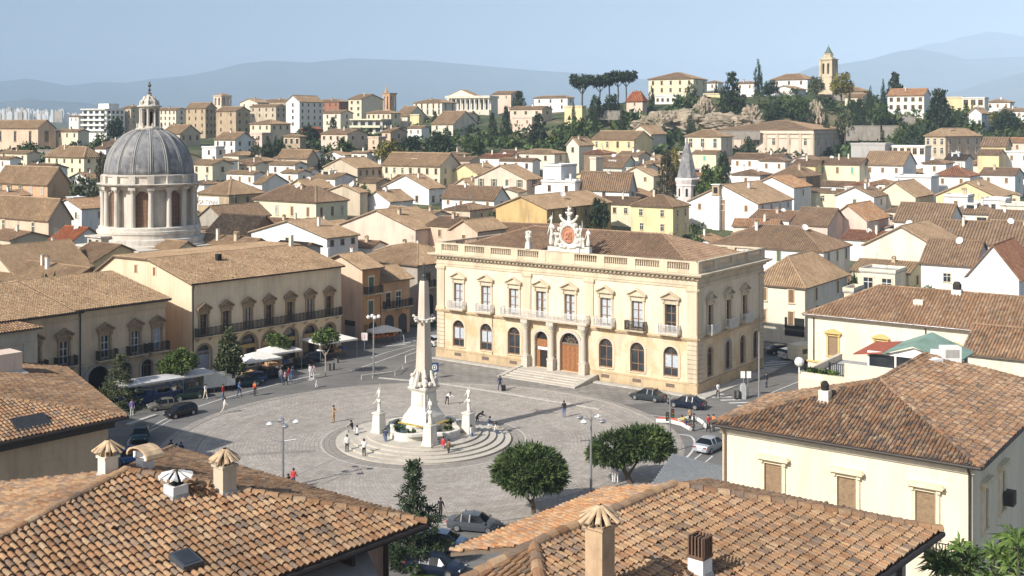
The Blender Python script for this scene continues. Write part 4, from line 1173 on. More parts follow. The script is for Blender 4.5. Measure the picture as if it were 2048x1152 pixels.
def sq_tower(name, label, pxc, yt, yb, side_px, Y, mat, roof, spire=None, arched=True):
 c_ = P(pxc, 250, Y); zg = terr(c_.x, Y); sd_ = side_px * Y / FPX
 Z = lambda y: CAMZ - (y - HZ) * Y / FPX - zg
 root = thing(name, label, "tower", (c_.x, Y, zg), R(-38))
 mb = MB(); h = sd_ / 2
 mb.box(-h, h, -h, h, -1, Z(yb))
 for q in range(4):
  mb.T = zrot(90 * q) @ tr(-h, -h, 0)
  wall_open(mb, sd_, Z(yb), Z(yt), [(sd_ * .14, sd_ * .4, Z(yb) + .8, Z(yt) - .7, 1), (sd_ * .6, sd_ * .86, Z(yb) + .8, Z(yt) - .7, 1)], .5)
  mb.T = None
 mb.box(-h * .7, h * .7, -h * .7, h * .7, Z(yb), Z(yt) - .05)
 mb.box(-h * 1.08, h * 1.08, -h * 1.08, h * 1.08, Z(yt), Z(yt) + .5)
 mb.build("wall", [mat], root)
 mb = MB()
 if roof == 'pyr': mb.taper(0, 0, sd_ * 1.1, .3, Z(yt) + .5, Z(yt - 7))
 else: mb.box(-h * 1.15, h * 1.15, -h * 1.15, h * 1.15, Z(yt) + .5, Z(yt) + 1.0)
 mb.build("roof", [TILE['tan']], root)
 if spire:
  mb = MB(); mb.lathe([(1.0, Z(yt) + 1.0), (.9, Z(yt) + 2.2), (.5, Z(yt) + 2.4), (.1, Z(spire))], 6, -h * .5, -h * .4)
  mb.build("spire", [mat], root)
sq_tower("lookout_tower", "square pale lookout tower with low pyramid roof on the ridge", 445, 193, 214, 25, 600, STUC['blush'], 'pyr')
sq_tower("brick_tower", "orange brick tower with small pointed turret on the ridge", 779, 190, 222, 19, 590, STUC['orange'], 'flat', 173)
def columned_hall():
 A, W, L, ze, ph = place_house(892, 978, 985, 196, 600, 20, 13)
 z0 = terr(A.x, A.y) - 1
 root = thing("columned_hall", "white columned hall with gabled roof on the ridge", "hall", (A.x, A.y, z0), -ph)
 h = ze - z0
 mb = MB(); mb.box(0, W, 3, L, -1, h); mb.box(-.5, W + .5, -.4, L + .4, h, h + 1.3); mb.box(-.3, W + .3, -.6, 3, -1, h - 6.2); mb.box(W * .02, W * .08, -.3, 3, h - 6.2, h)
 mb.build("wall", [STUC['pale']], root)
 for i in range(9):
  cb = MB(); cb.lathe([(.55, h - 6.2), (.45, h - 5.8), (.38, h - .5), (.6, h)], 8, W * .12 + i * W * .86 / 8, .6)
  cb.build("column", [STUC['white']], root)
 mb = MB(); mb.T = tr(0, 2.5, h + 1.3)
 tiled(mb, [(W * .62, 0, 0), (W * .62, 9, 0), (W * .31, 9, 3.2), (W * .31, 0, 3.2)], .7); tiled(mb, [(0, 9, 0), (0, 0, 0), (W * .31, 0, 3.2), (W * .31, 9, 3.2)], .7)
 mb.prism([(0, 0), (W * .62, 0), (W * .31, 3.1)], .1, 8.8, 1)
 mb.build("roof", [TILE['tan'], STUC['pale']], root)
 wb = MB()
 for i in range(8): wb.box(W * .14 + i * W * .105, W * .14 + i * W * .105 + 1.4, 2.92, 3.02, h - 6, h - 1)
 wb.build("glazing", [glass], root)
columned_hall()
def flats(name, label, xl, xc, xr, ye, Y, floors, fh, wallm, bandm, phi=35, pent=True, ys=None):
 A, W, L, ze, ph = place_house(xl, xc, xr, ye, Y, phi)
 z0 = terr(A.x, A.y) - 1
 root = thing(name, label, "apartment block", (A.x, A.y, z0), -ph)
 h = ze - z0
 mb = MB(); mb.box(0, W, 0, L, -1, h)
 if pent: mb.box(W * .55, W * .98, L * .15, L * .7, h + .5, h + 3.2)
 mb.build("wall", [wallm], root)
 mb = MB(); mb.box(-.4, W + .4, -1.3, L + .4, h, h + .5); mb.build("roof", [bandm if bandm else wallm], root)
 for f in range(floors):
  z = h - .4 - (f + 1) * fh
  b = MB(); b.box(-.2, W * .98, -1.4, 0.0, z, z + .9)
  for s_ in (.15, .55): b.box(W + .0, W + 1.1, L * s_, L * (s_ + .28), z, z + .9)
  b.build("balcony", [bandm or wallm], root)
  for i in range(4):
   wb = MB(); wb.box(W * (.04 + .245 * i), W * (.04 + .245 * i) + W * .15, -.03, .02, z + .95, z + fh - .25); wb.build("window", [glass], root)
  for i in range(4):
   wb = MB(); wb.box(W - .02, W + .03, L * (.08 + .23 * i), L * (.08 + .23 * i) + L * .12, z + .95, z + fh - .25); wb.build("window", [glass], root)
flats("white_flats", "white flat roofed apartment block with long balconies left of the dome", 165, 213, 250, 219, 610, 4, 2.75, STUC['white'], None)
flats("terraced_flats", "flat roofed apartments with long cream yellow balcony bands", 704, 765, 784, 240, 500, 2, 2.9, STUC['grey'], STUC['lemon'], pent=False)
def church_spire():
 Y = 288.0; c_ = P(1374, 250, Y); zg = terr(c_.x, Y)
 root = thing("church_spire", "grey octagonal church spire above a white belfry in mid town", "church tower", (c_.x, Y, zg), R(12))
 Z = lambda y: CAMZ - (y - HZ) * Y / FPX - zg
 mb = MB()
 mb.lathe([(2.75, -1), (2.75, Z(372)), (2.95, Z(371)), (2.8, Z(368)), (3.05, Z(362)), (3.15, Z(358)), (2.9, Z(355.5))], 8)
 mb.build("belfry", [stucco("white_belfry_plaster", (.74, .68, .64), .25)], root)
 mb = MB(); mb.lathe([(2.65, Z(356)), (2.2, Z(340)), (1.25, Z(307)), (.35, Z(285)), (.2, Z(282)), (.22, Z(280))], 8); mb.ball((0, 0, Z(278)), .25, 6); mb.box(-.04, .04, -.04, .04, Z(278), Z(273))
 mb.build("spire", [lead], root)
 for k in range(8):
  wb = MB(); wb.T = zrot(45 * k + 22.5) @ tr(2.56, 0, 0) @ zrot(90)
  arch_face(wb, 0, .26, Z(392), Z(376), -.05, .1); wb.build("window", [dark], root)
church_spire()
def sign_text(name, txt, size, mat, parent, T, ext=.02):
 cu = bpy.data.curves.new(name, 'FONT')
 cu.body = txt; cu.size = size; cu.extrude = ext; cu.align_x = 'LEFT'
 cu.materials.append(mat)
 t = bpy.data.objects.new(name + "_curve", cu); COL.objects.link(t)
 me = bpy.data.meshes.new_from_object(t.evaluated_get(bpy.context.evaluated_depsgraph_get()))
 bpy.data.objects.remove(t)
 me.materials.clear(); me.materials.append(mat)
 return put(name, me, parent, T=T)
# lettered band on the broad hall right of the drum
hall = [o for o in bpy.data.objects if o.get('label', '').startswith("broad tan hip roofed hall")][0]
hz = hall.location.z; hl = 389
bz = CAMZ - (401 - HZ) * 290 / FPX - hz
mb = MB(); mb.box(.4, 8.2, -.1, .02, bz - 1.5, bz + .6)
mb.build("sign_panel", [STUC['white']], hall)
sign_text("sign_lettering", "SA\u2019 TVNIVI", 1.55, plain("brown_sign_letters", (.25, .16, .1), .8), hall, tr(.6, -.13, bz - 1.3) @ Matrix.Rotation(R(90), 4, 'X'))
# ------------------------------------------------------------------ figures: one skinned surface per body
def skin_mesh(vs_, es, rad, sub=1):
 me = bpy.data.meshes.new("skeleton"); me.from_pydata([tuple(v) for v in vs_], es, [])
 o = bpy.data.objects.new("skeleton", me); COL.objects.link(o)
 o.modifiers.new("skin", 'SKIN')
 sv = me.skin_vertices[0].data
 for i, r_ in enumerate(rad):
  sv[i].radius = r_ if isinstance(r_, tuple) else (r_, r_)
 sv[0].use_root = True
 m = o.modifiers.new("sub", 'SUBSURF'); m.levels = sub; m.render_levels = sub
 out = bpy.data.meshes.new_from_object(o.evaluated_get(bpy.context.evaluated_depsgraph_get()))
 bpy.data.objects.remove(o); bpy.data.meshes.remove(me)
 return out
def skeleton(legL=(0, 0), legR=(0, 0), armL=(0, .1, .15), armR=(0, .1, .15), lean=0.0, head=0.0, drop=None, robe=False, girl=False):
 """pose in radians: legs (swing forward, knee bend), arms (swing forward, outward, elbow bend); returns verts, edges, radii, bone tags"""
 V, E, Rr, T = [], [], [], []
 def add(p, r_, par, t):
  V.append(Vector(p)); Rr.append(r_); T.append(t)
  if par is not None: E.append((par, len(V) - 1))
  return len(V) - 1
 hipz = .92
 if drop is not None: hipz = drop
 else:
  def reach(l): return .44 * math.cos(l[0]) + .42 * math.cos(l[0] - l[1])
  hipz = max(reach(legL), reach(legR)) + .06
 sl, cl = math.sin(lean), math.cos(lean)
 up = lambda d, y=0.0: (0, -sl * d + y, hipz + .02 + cl * d)
 pel = add((0, 0, hipz + .02), (.135, .105), None, 'b')
 sp_ = add(up(.2), (.125, .095), pel, 't')
 chs = add(up(.42), (.15, .105), sp_, 't')
 nk = add(up(.56), (.055, .055), chs, 's')
 hd = (0, -sl * .68 - math.sin(head) * .08 - .015, hipz + .02 + cl * .66)
 h1 = add(hd, (.078, .092), nk, 's')
 add((hd[0], hd[1] + .005 - math.sin(head) * .1, hd[2] + .11), (.066, .08), h1, 's')
 add((hd[0], hd[1] - .088, hd[2] - .005), (.016, .018), h1, 's')
 for sx, arm in ((1, armL), (-1, armR)):
  sh = add((sx * .175, -sl * .5, hipz + .02 + cl * .49), (.062, .062), chs, 't')
  a, o_, e = arm
  d1 = Vector((sx * math.sin(o_), -math.sin(a) * math.cos(o_), -math.cos(a) * math.cos(o_)))
  el = add(V[sh] + d1 * .29, .042, sh, 't')
  d2 = Vector((sx * math.sin(o_) * .4, -math.sin(a + e), -math.cos(a + e))).normalized()
  wr = add(V[el] + d2 * .25, .028, el, 's')
  pm = add(V[wr] + d2 * .07, (.036, .018), wr, 's')
  side = Vector((sx, 0, 0)); fw = d2.cross(side).normalized()
  for k, ln in enumerate((.062, .075, .08, .07)):
   off = fw * ((k - 1.5) * .02)
   q = add(V[pm] + off + d2 * .04, .009, pm, 's')
   add(V[q] + d2 * ln * .6 - side * .022, .008, q, 's')
  q = add(V[pm] + fw * -.045 + d2 * .0, .011, pm, 's'); add(V[q] + d2 * .04 + fw * -.012, .009, q, 's')
 if robe:
  a = add((0, 0, hipz - .25), (.19, .16), pel, 'b'); b = add((.02, -.02, hipz - .55), (.22, .19), a, 'b'); add((0, 0, .03), (.27, .23), b, 'b')
 else:
  for sx, leg in ((1, legL), (-1, legR)):
   hp = add((sx * .09, 0, hipz - .04), (.092, .092), pel, 'b')
   a, k = leg
   kn = add(V[hp] + Vector((sx * .01, -math.sin(a), -math.cos(a))) * .42, .06, hp, 'b')
   an = add(V[kn] + Vector((0, -math.sin(a - k), -math.cos(a - k))) * .41, .04, kn, 'b')
   add(V[an] + Vector((0, -.14, -.045)), (.042, .03), an, 'f')
   add(V[an] + Vector((0, .045, -.04)), (.036, .03), an, 'f')
 return V, E, Rr, T
def figure_mesh(pose, name="body"):
 V, E, Rr, T = skeleton(**pose)
 me = skin_mesh(V, E, Rr)
 me.name = name
 slot = {'s': 0, 't': 1, 'b': 2, 'f': 3}
 segs = [(V[a], V[b], slot[T[b]] if T[b] != 's' or T[a] == 's' else (1 if T[a] == 't' else 0)) for a, b in E]
 idx = []
 for p in me.polygons:
  c_ = p.center; best, bi = 9, 0
  for a, b, s_ in segs:
   ab = b - a; t = max(0, min(1, (c_ - a).dot(ab) / ab.length_squared))
   d = (c_ - a - ab * t).length
   if d < best: best, bi = d, s_
  idx.append(bi)
 for k in range(4): me.materials.append(None)
 me.polygons.foreach_set("material_index", idx)
 me.polygons.foreach_set("use_smooth", [True] * len(idx))
 return me, V[4], V
POSES = {
 'stand': dict(legL=(.05, .04), legR=(-.06, .02), armL=(.1, .14, .25), armR=(-.05, .12, .2)),
 'walk': dict(legL=(.42, .12), legR=(-.36, .3), armL=(-.4, .1, .3), armR=(.42, .1, .35), lean=.05),
 'walk_small': dict(legL=(.26, .08), legR=(-.24, .22), armL=(-.25, .12, .2), armR=(.3, .12, .6), lean=.03),
 'phone': dict(legL=(.04, .02), legR=(-.04, .02), armL=(.6, .1, 1.5), armR=(.0, .13, .2), head=.35),
 'arms': dict(legL=(.08, .05), legR=(-.1, .04), armL=(.5, .2, 1.4), armR=(.55, .2, 1.3), head=.2),
 'sit': dict(legL=(1.45, 1.35), legR=(1.4, 1.25), armL=(.6, .12, .7), armR=(.5, .14, .8), lean=.2, drop=.44, head=.2),
 'bend': dict(legL=(.3, .35), legR=(-.1, .3), armL=(.9, .1, .5), armR=(1.0, .12, .3), lean=.95, head=.5),
 'pull': dict(legL=(.36, .1), legR=(-.3, .25), armL=(.3, .1, .3), armR=(-.45, .12, .1), lean=.06),
}
PM = {}
def statue_mesh(key, pose, sc_=1.0):
 V, E, Rr, T = skeleton(robe=True, **pose)
 me = skin_mesh(V, E, Rr); me.name = key
 me.materials.append(stone_w)
 me.polygons.foreach_set("use_smooth", [True] * len(me.polygons))
 return me
ST = [statue_mesh("figure", dict(armL=(.5, .35, 1.3), armR=(-.1, .25, .5), drop=.92)),
   statue_mesh("figure_raised_arm", dict(armL=(2.7, .3, .2), armR=(.3, .3, .9), drop=.92)),
   statue_mesh("figure_seated", dict(armL=(.8, .3, .9), armR=(.4, .5, .6), drop=.72, lean=.15))]
# ------------------------------------------------------------------ facade pieces (metres, y = 0 is the wall face, outwards is -y)
def glazing(w_, h, arch=False, cols=2, bars=(.36, .68), fm=wood, curt=0, d0=.28, low=None):
 mb = MB(); r_ = w_ / 2
 if arch: arch_face(mb, 0, r_, 0, h, d0, d0 + .05, 0, 12)
 else: mb.box(-r_, r_, d0, d0 + .05, 0, h, 0)
 y0, y1 = d0 - .07, d0 - .002
 top = h - r_ if arch else h
 for x in [-r_ + .045, r_ - .045] + [-r_ + w_ * (i + 1) / cols for i in range(cols - 1)]:
  mb.box(x - .045, x + .045, y0, y1, 0, top, 1)
 for b in bars: mb.box(-r_, r_, y0 - .005, y1, h * b - .035, h * b + .035, 1)
 mb.box(-r_, r_, y0, y1, -.0, .1, 1)
 mb.box(-r_, r_, y0 - .006, y1, top - .05, top + .05, 1)
 if arch:
  arch_band(mb, 0, r_ - .1, r_, top, top, y0, y1, 1, 12)
  for t in (60, 90, 120): mb.tube([(0, y0 + .03, top), (r_ * .9 * math.cos(R(t)), y0 + .03, top + r_ * .9 * math.sin(R(t)))], .025, 4, 1)
 if curt:
  for i in range(cols):
   a = -r_ + w_ * i / cols + .09; b = -r_ + w_ * (i + 1) / cols - .06
   z0_, z1_ = (h * (low or .06), top - .08)
   mb.box(a, b if curt == 1 else a + (b - a) * .7, d0 - .012, d0 - .003, z0_, z1_, 2)
 return mb.mesh("window", [glass, fm, curtain])
def surround(w_, h, ped='tri', mat=None, jw=.27, fr=.5):
 mb = MB(); r_ = w_ / 2
 for s_ in (-1, 1):
  mb.box(min(s_ * r_, s_ * (r_ + jw)), max(s_ * r_, s_ * (r_ + jw)), -.11, .04, -.0, h + .02)
  mb.box(min(s_ * (r_ + .06), s_ * (r_ + jw + .07)), max(s_ * (r_ + .06), s_ * (r_ + jw + .07)), -.24, .03, h + fr * .18, h + fr)
 W = r_ + jw
 mb.box(-W, W, -.12, .04, h + .02, h + fr)
 mb.box(-W - .12, W + .12, -.26, .02, h + fr, h + fr + .1)
 mb.box(-W - .24, W + .24, -.40, .03, h + fr + .1, h + fr + .2)
 zt = h + fr + .2
 if ped == 'tri':
  mb.prism([(-W - .24, zt), (W + .24, zt), (0, zt + .62)], -.16, .02)
  for s_ in (-1, 1):
   mb.prism([(s_ * (W + .28), zt), (s_ * (W + .28), zt + .16), (0, zt + .82), (0, zt + .64)], -.42, .03)
 elif ped == 'seg':
  n = 8; wv = W + .24
  pts = [(-wv + 2 * wv * i / n, zt + .42 * math.sin(math.pi * i / n)) for i in range(n + 1)]
  mb.prism([(wv, zt - .01)] + pts[::-1] + [(-wv, zt - .01)], -.34, .02)
 elif ped == 'flat':
  mb.prism([(-W - .3, zt), (W + .3, zt), (W + .16, zt + .14), (-W - .16, zt + .14)], -.36, .02)
 mb.box(-W - .05, W + .05, -.16, .03, -.14, 0.0)
 return mb.mesh("window_surround", [mat or stone_t])
def balcony_mesh(w_, d, nb=2):
 mb = MB(); r_ = w_ / 2
 mb.box(-r_, r_, -d, .02, -.16, 0); mb.box(-r_ - .05, r_ + .05, -d - .05, .02, -.05, -.0001)
 for i in range(nb):
  x = -r_ + .35 + (w_ - .7) * i / max(1, nb - 1)
  mb.T = tr(x, 0, 0) @ Matrix.Rotation(R(90), 4, 'Z')
  mb.prism([(.0, -.16), (-d * .85, -.16), (-d * .8, -.28), (-d * .35, -.42), (-.0, -.7)][::-1], -.11, .11)
  mb.T = None
 return mb.mesh("balcony", [stone_t])
def railing_mesh(w_, d, mat, h=1.0, step=.15, bt=.022):
 mb = MB(); r_ = w_ / 2 - .04; y0 = -d + .04
 for z in (.08, h): mb.box(-r_, r_, y0 - .025, y0 + .025, z - .025, z + .025); [mb.box(s_ * r_ - .025, s_ * r_ + .025, y0, -.02, z - .025, z + .025) for s_ in (-1, 1)]
 n = int(2 * r_ / step)
 for i in range(n + 1):
  x = -r_ + 2 * r_ * i / n
  mb.box(x - bt, x + bt, y0 - bt, y0 + bt, 0, h)
  if i % 4 == 0: mb.box(x - bt * 1.5, x + bt * 1.5, y0 - bt * 1.5, y0 + bt * 1.5, 0, h + .1)
 m_ = int(d / step)
 for s_ in (-1, 1):
  for i in range(1, m_ + 1): mb.box(s_ * r_ - bt, s_ * r_ + bt, y0 + d * i / m_ * .9 - bt, y0 + d * i / m_ * .9 + bt, 0, h)
 return mb.mesh("railing", [mat])
# ------------------------------------------------------------------ the town palace
def palazzo():
 W, L = 37.2, 18.0
 Cx, Cy, ph = 20.6, 128.2, R(35.5)
 A = (Cx - W * math.cos(ph), Cy + W * math.sin(ph), 0)
 root = thing("town_palace", "large honey coloured town palace with balustrade and sculpted crest facing the square", "palace", A, -ph)
 TF = I4; TR = tr(W, 0, 0) @ zrot(90)
 bays = [3.5, 7.9, 12.2, 16.3, 20.4, 25.4, 29.6, 33.9]
 sb = [3.2, 8.0, 12.5]; sg = [3.2, 8.0, 12.0, 15.8]
 zl = 6.2
 low, upp = MB(), MB()
 ops = [(u - .92, u + .92, 1.62, 5.0, 1) for i, u in enumerate(bays) if i not in (3, 4)] + [(16.3 - .95, 16.3 + .95, .5, 4.9, 1), (20.4 - 1.35, 20.4 + 1.35, .5, 5.15, 1)]
 wall_open(low, W, 0, zl, ops, .45)
 uo = [(u - .72, u + .72, 6.55, 9.75, 0) for u in bays]
 wall_open(upp, W, zl, 12.1, uo, .35)
 low.T = TR; upp.T = TR
 wall_open(low, L, 0, zl, [(u - .8, u + .8, 1.5, 4.9, 1) for u in sg], .45)
 wall_open(upp, L, zl, 12.1, [(u - .62, u + .62, 6.55, 9.6, 0) for u in sb], .35)
 low.T = upp.T = None
 for m_, a, b in ((low, 0, zl), (upp, zl, 12.1)):
  m_.add([(0, 0, a), (0, L, a), (0, L, b), (0, 0, b)], [(0, 1, 2, 3)]); m_.add([(0, L, a), (W, L, a), (W, L, b), (0, L, b)], [(0, 1, 2, 3)])
 low.build("lower_wall", [stone_l], root); upp.build("upper_wall", [stone_p], root)
 # plinth, corner strips, string course, pilasters, entablature
 mb = MB()
 for T, ln, doors in ((TF, W, [(15.0, 22.2)]), (TR, L, [])):
  mb.T = T
  spans = [(-.16, ln)] if not doors else [(-.16, 13.6), (23.4, ln + .0)]
  for a, b in spans:
   mb.box(a, b, -.16, .0, 0, 1.05); mb.box(a, b, -.22, .0, 1.05, 1.2)
   if b == ln: mb.box(b, b + .16, -.16, -.0, 0, 1.05) if T is TF else None
  mb.box(-.12, ln + (.12 if T is TF else 0), -.3, .02, 6.05, 6.22); mb.box(-.1, ln + (.1 if T is TF else 0), -.2, .02, 5.9, 6.05)
 mb.T = None
 mb.build("plinth", [stucco("plinth_stone", (.58, .44, .27), .25, .5, .6, (.42, .31, .19))], root)
 for T, us in ((TF, [.62, 14.2, 23.15, W - .62]), (TR, [.62, L - .62])):
  for u in us:
   mb = MB(); mb.T = T
   mb.box(u - .6, u + .6, -.14, .02, 6.23, 11.35); mb.box(u - .7, u + .7, -.2, .02, 6.23, 6.6)
   mb.box(u - .68, u + .68, -.2, .02, 11.35, 11.5); mb.box(u - .75, u + .75, -.28, .02, 11.5, 11.8)
   if T is TR or u < 1 or u > W - 2:
    for z in range(9):
     mb.box(u - .6, u + .6, -.12, .02, 1.25 + z * .52, 1.25 + z * .52 + .47)
   mb.build("pilaster", [stone_t], root)
 mb = MB()
 for o_, a, b in ((.1, 11.8, 12.1), (.16, 12.1, 12.25), (.06, 12.25, 12.75), (.3, 12.75, 12.9), (.62, 13.05, 13.2), (.85, 13.2, 13.32), (.95, 13.32, 13.46)):
  mb.box(-o_, W + o_, -o_, L + o_, a, b)
 mb.box(-.1, W + .1, -.1, L + .1, 12.9, 13.05)
 for T, ln in ((TF, W), (TR, L)):
  mb.T = T
  n = int(ln / .55)
  for i in range(n): mb.box(ln * i / n + .1, ln * i / n + .38, -.55, -.1, 12.9, 13.05)
 mb.T = None
 mb.build("cornice", [stone_t], root)
 mb = MB()
 for T, ln, k in ((TF, W, 9), (TR, L, 4), (tr(0, L, 0) @ zrot(-90), L, 4), (tr(W, L, 0) @ zrot(180), W, 9)):
  mb.T = T
  mb.box(.0, ln, -.15, .2, 13.46, 13.85); mb.box(0, ln, -.2, .25, 14.62, 14.8)
  for i in range(k + 1):
   u = min(max(ln * i / k, .35), ln - .35)
   solid = T is TF and i == 5
   mb.box(u - .5, u + .5, -.22, .27, 13.45, 14.66)
   if i < k:
    a, b = ln * i / k + .5, ln * (i + 1) / k - .5
    if T is TF and i in (4,):
     mb.box(a, b, -.17, .2, 13.8, 14.63); continue
    nb = int((b - a) / .27)
    for q in range(nb):
     x = a + (b - a) * (q + .5) / nb
     mb.lathe([(.06, 13.85), (.095, 14.05), (.05, 14.35), (.075, 14.62)], 5, x, .02)
 mb.T = None
 mb.build("balustrade", [stone_t], root)
 # roof behind the balustrade
 mb = MB(); e = .55; z0, rs = 13.7, 2.95; s_ = (L - 2 * e) / 2
 q = [(e, e, z0), (W - e, e, z0), (W - e, L - e, z0), (e, L - e, z0)]
 r0, r1 = (e + s_, L / 2, z0 + rs), (W - e - s_, L / 2, z0 + rs)
 for E in ([q[0], q[1], r1, r0], [q[1], q[2], r1], [q[2], q[3], r0, r1], [q[3], q[0], r0]):
  tiled(mb, E, .34, row=.55, seg=3, jit=.04)
 for a, b in ((q[0], r0), (q[1], r1), (q[2], r1), (q[3], r0), (r0, r1)): caps(mb, a, b, .2, ln=.5, jit=.03)
 mb.build("roof", [TILE['brown2']], root)
 # upper windows with pediments and balconies
 gl = [glazing(1.44, 3.2, fm=wood, curt=1), glazing(1.44, 3.2, fm=wood, curt=2), glazing(1.44, 3.2, fm=wood, curt=0)]
 sr = surround(1.44, 3.2, 'tri'); bl, rl = balcony_mesh(2.5, .85), railing_mesh(2.5, .85, iron_w); rd = railing_mesh(2.5, .85, iron)
 for i, u in enumerate(bays):
  wv = put("window", gl[(0, 0, 0, 1, 1, 0, 0, 2)[i]], root, (u, 0, 6.55)); put("window_surround", sr, wv)
  if i not in (2, 3, 4):
   b = put("balcony", bl, root, (u, 0, 6.5)); put("railing", rd if i == 6 else rl, b)
 big = balcony_mesh(12.6, 1.0, 8); bb = put("balcony", big, root, (17.0, 0, 6.5)); put("railing", railing_mesh(12.6, 1.0, iron_w), bb)
 gs = glazing(1.24, 3.05, fm=wood, curt=0); ss = surround(1.24, 3.05, 'tri')
 b2, r2 = balcony_mesh(2.2, .8), railing_mesh(2.2, .8, iron_w)
 for u in sb:
  wv = put("window", gs, root, T=TR @ tr(u, 0, 6.55)); put("window_surround", ss, wv)
  b = put("balcony", b2, root, T=TR @ tr(u, 0, 6.5)); put("railing", r2, b)
 # ground floor arches
 ga = [glazing(1.84, 3.38, True, curt=1, low=.3, bars=(.27,)), glazing(1.84, 3.38, True, curt=0, bars=(.27,))]
 for i, u in enumerate(bays):
  if i in (3, 4): continue
  wv = put("arched_window", ga[(0, 0, 1, 0, 0, 1, 1, 0)[i]], root, (u, 0, 1.62))
  mb = MB(); arch_band(mb, 0, .92, 1.22, 0, 2.46, -.07, .03); mb.box(-1.05, 1.05, -.12, .03, -.12, 0); mb.build("window_surround", [stone_t], wv)
  mb = MB(); mb.box(u - .55, u + .55, -.175, -.15, .45, .85); mb.build("cellar_grate", [plain("rusty_grate", (.16, .12, .09), .8)], root)
 gg = glazing(1.6, 3.4, True, curt=0, bars=(.3,))
 for k, u in enumerate(sg):
  wv = put("arched_window", gg, root, T=TR @ tr(u, 0, 1.5))
  mb = MB(); arch_band(mb, 0, .8, 1.08, 0, 2.6, -.06, .03); mb.box(-.95, .95, -.12, .03, -.12, 0); mb.build("window_surround", [STUC['grey'] if k == 1 else stone_t], wv)
 # portal: open doorway, panelled door, four columns carrying the long balcony
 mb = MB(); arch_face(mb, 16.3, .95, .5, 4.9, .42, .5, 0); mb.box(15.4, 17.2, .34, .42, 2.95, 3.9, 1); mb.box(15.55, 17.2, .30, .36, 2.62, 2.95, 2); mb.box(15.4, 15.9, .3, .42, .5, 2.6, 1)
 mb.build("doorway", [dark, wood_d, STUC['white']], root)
 mb = MB(); mb.box(19.05, 21.75, .3, .42, .5, 3.7, 0); arch_face(mb, 20.4, 1.35, 3.6, 5.15, .36, .44, 1)
 mb.box(19.05, 21.75, .22, .36, 3.66, 3.84, 2)
 for s_ in range(2):
  for c_ in range(2):
   for z, h in ((.7, .5), (1.32, .75), (2.2, .55), (2.87, .65)):
    x = 19.15 + s_ * 1.3 + c_ * .62
    mb.box(x, x + .52, .255, .3, z, z + h, 0); mb.box(x + .1, x + .42, .235, .256, z + .09, z + h - .09, 0)
 for t in range(7): mb.tube([(20.4, .33, 3.84), (20.4 + 1.25 * math.cos(R(t * 30)), .33, 3.84 + 1.25 * math.sin(R(t * 30)))], .03, 4, 2)
 arch_band(mb, 20.4, .55, .62, 3.84, 3.84, .31, .35, 2)
 mb.build("door", [wood_d, dark, plain("carved_fanlight_wood", (.2, .15, .1), .7)], root)
 mb = MB()
 arch_band(mb, 16.3, .95, 1.25, .5, 3.95, -.1, .02); arch_band(mb, 20.4, 1.35, 1.75, .5, 3.8, -.16, .02)
 mb.build("door_surround", [stone_s], root)
 for u in (14.35, 18.1, 22.6):
  cb = MB()
  cb.box(u - .42, u + .42, -.9, .02, 0, 1.75); cb.box(u - .47, u + .47, -.95, .02, 1.75, 1.9)
  cb.lathe([(.38, 1.9), (.39, 2.02), (.31, 2.12), (.31, 3.2), (.27, 5.1), (.33, 5.2), (.30, 5.3), (.43, 5.65), (.47, 5.7), (.47, 5.85)], 16, u, -.5)
  cb.box(u - .5, u + .5, -1.0, .02, 5.85, 6.3)
  cb.build("column", [stone_s], root)
 # steps
 mb = MB()
 for k in range(5):
  d = 1.4 + k * .78
  mb.box(14.2 - k * .02, 24.0, -d - .78 if k == 4 else -d - .78, -.17 if k == 0 else -d, -.05, .5 - .1 * k)
 for k in range(26):
  pass
 mb.build("steps", [stone_s], root)
 for x0, x1 in ((13.55, 14.15), (24.02, 24.5)):
  mb = MB()
  mb.add([(x0, -.3, 0), (x1, -.3, 0), (x1, -.3, .75), (x0, -.3, .75), (x0, -5.4, 0), (x1, -5.4, 0), (x1, -5.4, .14), (x0, -5.4, .14)], [(0, 1, 2, 3), (4, 7, 6, 5), (3, 2, 6, 7), (0, 4, 5, 1), (0, 3, 7, 4), (1, 5, 6, 2)])
  mb.build("step_cheek", [curb_m], root)
 mb = MB(); mb.tube([(W + .12, -.18, 13.0), (W + .12, -.18, .3)], .07, 6); mb.tube([(8.9, -.06, 5.9), (8.9, -.06, .3)], .05, 6)
 mb.build("downpipe", [plain("brown_downpipe", (.30, .2, .12), .6)], root)
 # crest above the middle
 cz = 14.8; cu = 20.3
 mb = MB(); mb.box(cu - 2.9, cu + 1.6, -.3, .35, cz, cz + .55); mb.box(cu + 1.7, cu + 2.3, -.25, .3, cz, cz + .5); mb.box(cu + 2.35, cu + 3.0, -.3, .35, cz, cz + .75)
 mb.T = tr(cu, -.05, cz + 2.0) @ Matrix.Rotation(R(90), 4, 'X')
 n = 28
 prof = [(1.0, .0), (1.08, .22), (1.22, .3), (1.4, .24), (1.5, .08), (1.48, -.15)]
 vs_, fs = [], []
 for r_, d in prof:
  for i in range(n):
   a = 2 * math.pi * i / n
   wob = 1 + (.05 * math.sin(6 * a) if r_ > 1.3 else 0)
   vs_.append((r_ * .88 * wob * math.cos(a), r_ * 1.05 * wob * math.sin(a), d))
 for j in range(len(prof) - 1):
  for i in range(n): fs.append((j * n + i, j * n + (i + 1) % n, (j + 1) * n + (i + 1) % n, (j + 1) * n + i))
 mb.add(vs_, fs)
 mb.T = tr(cu, 0, cz)
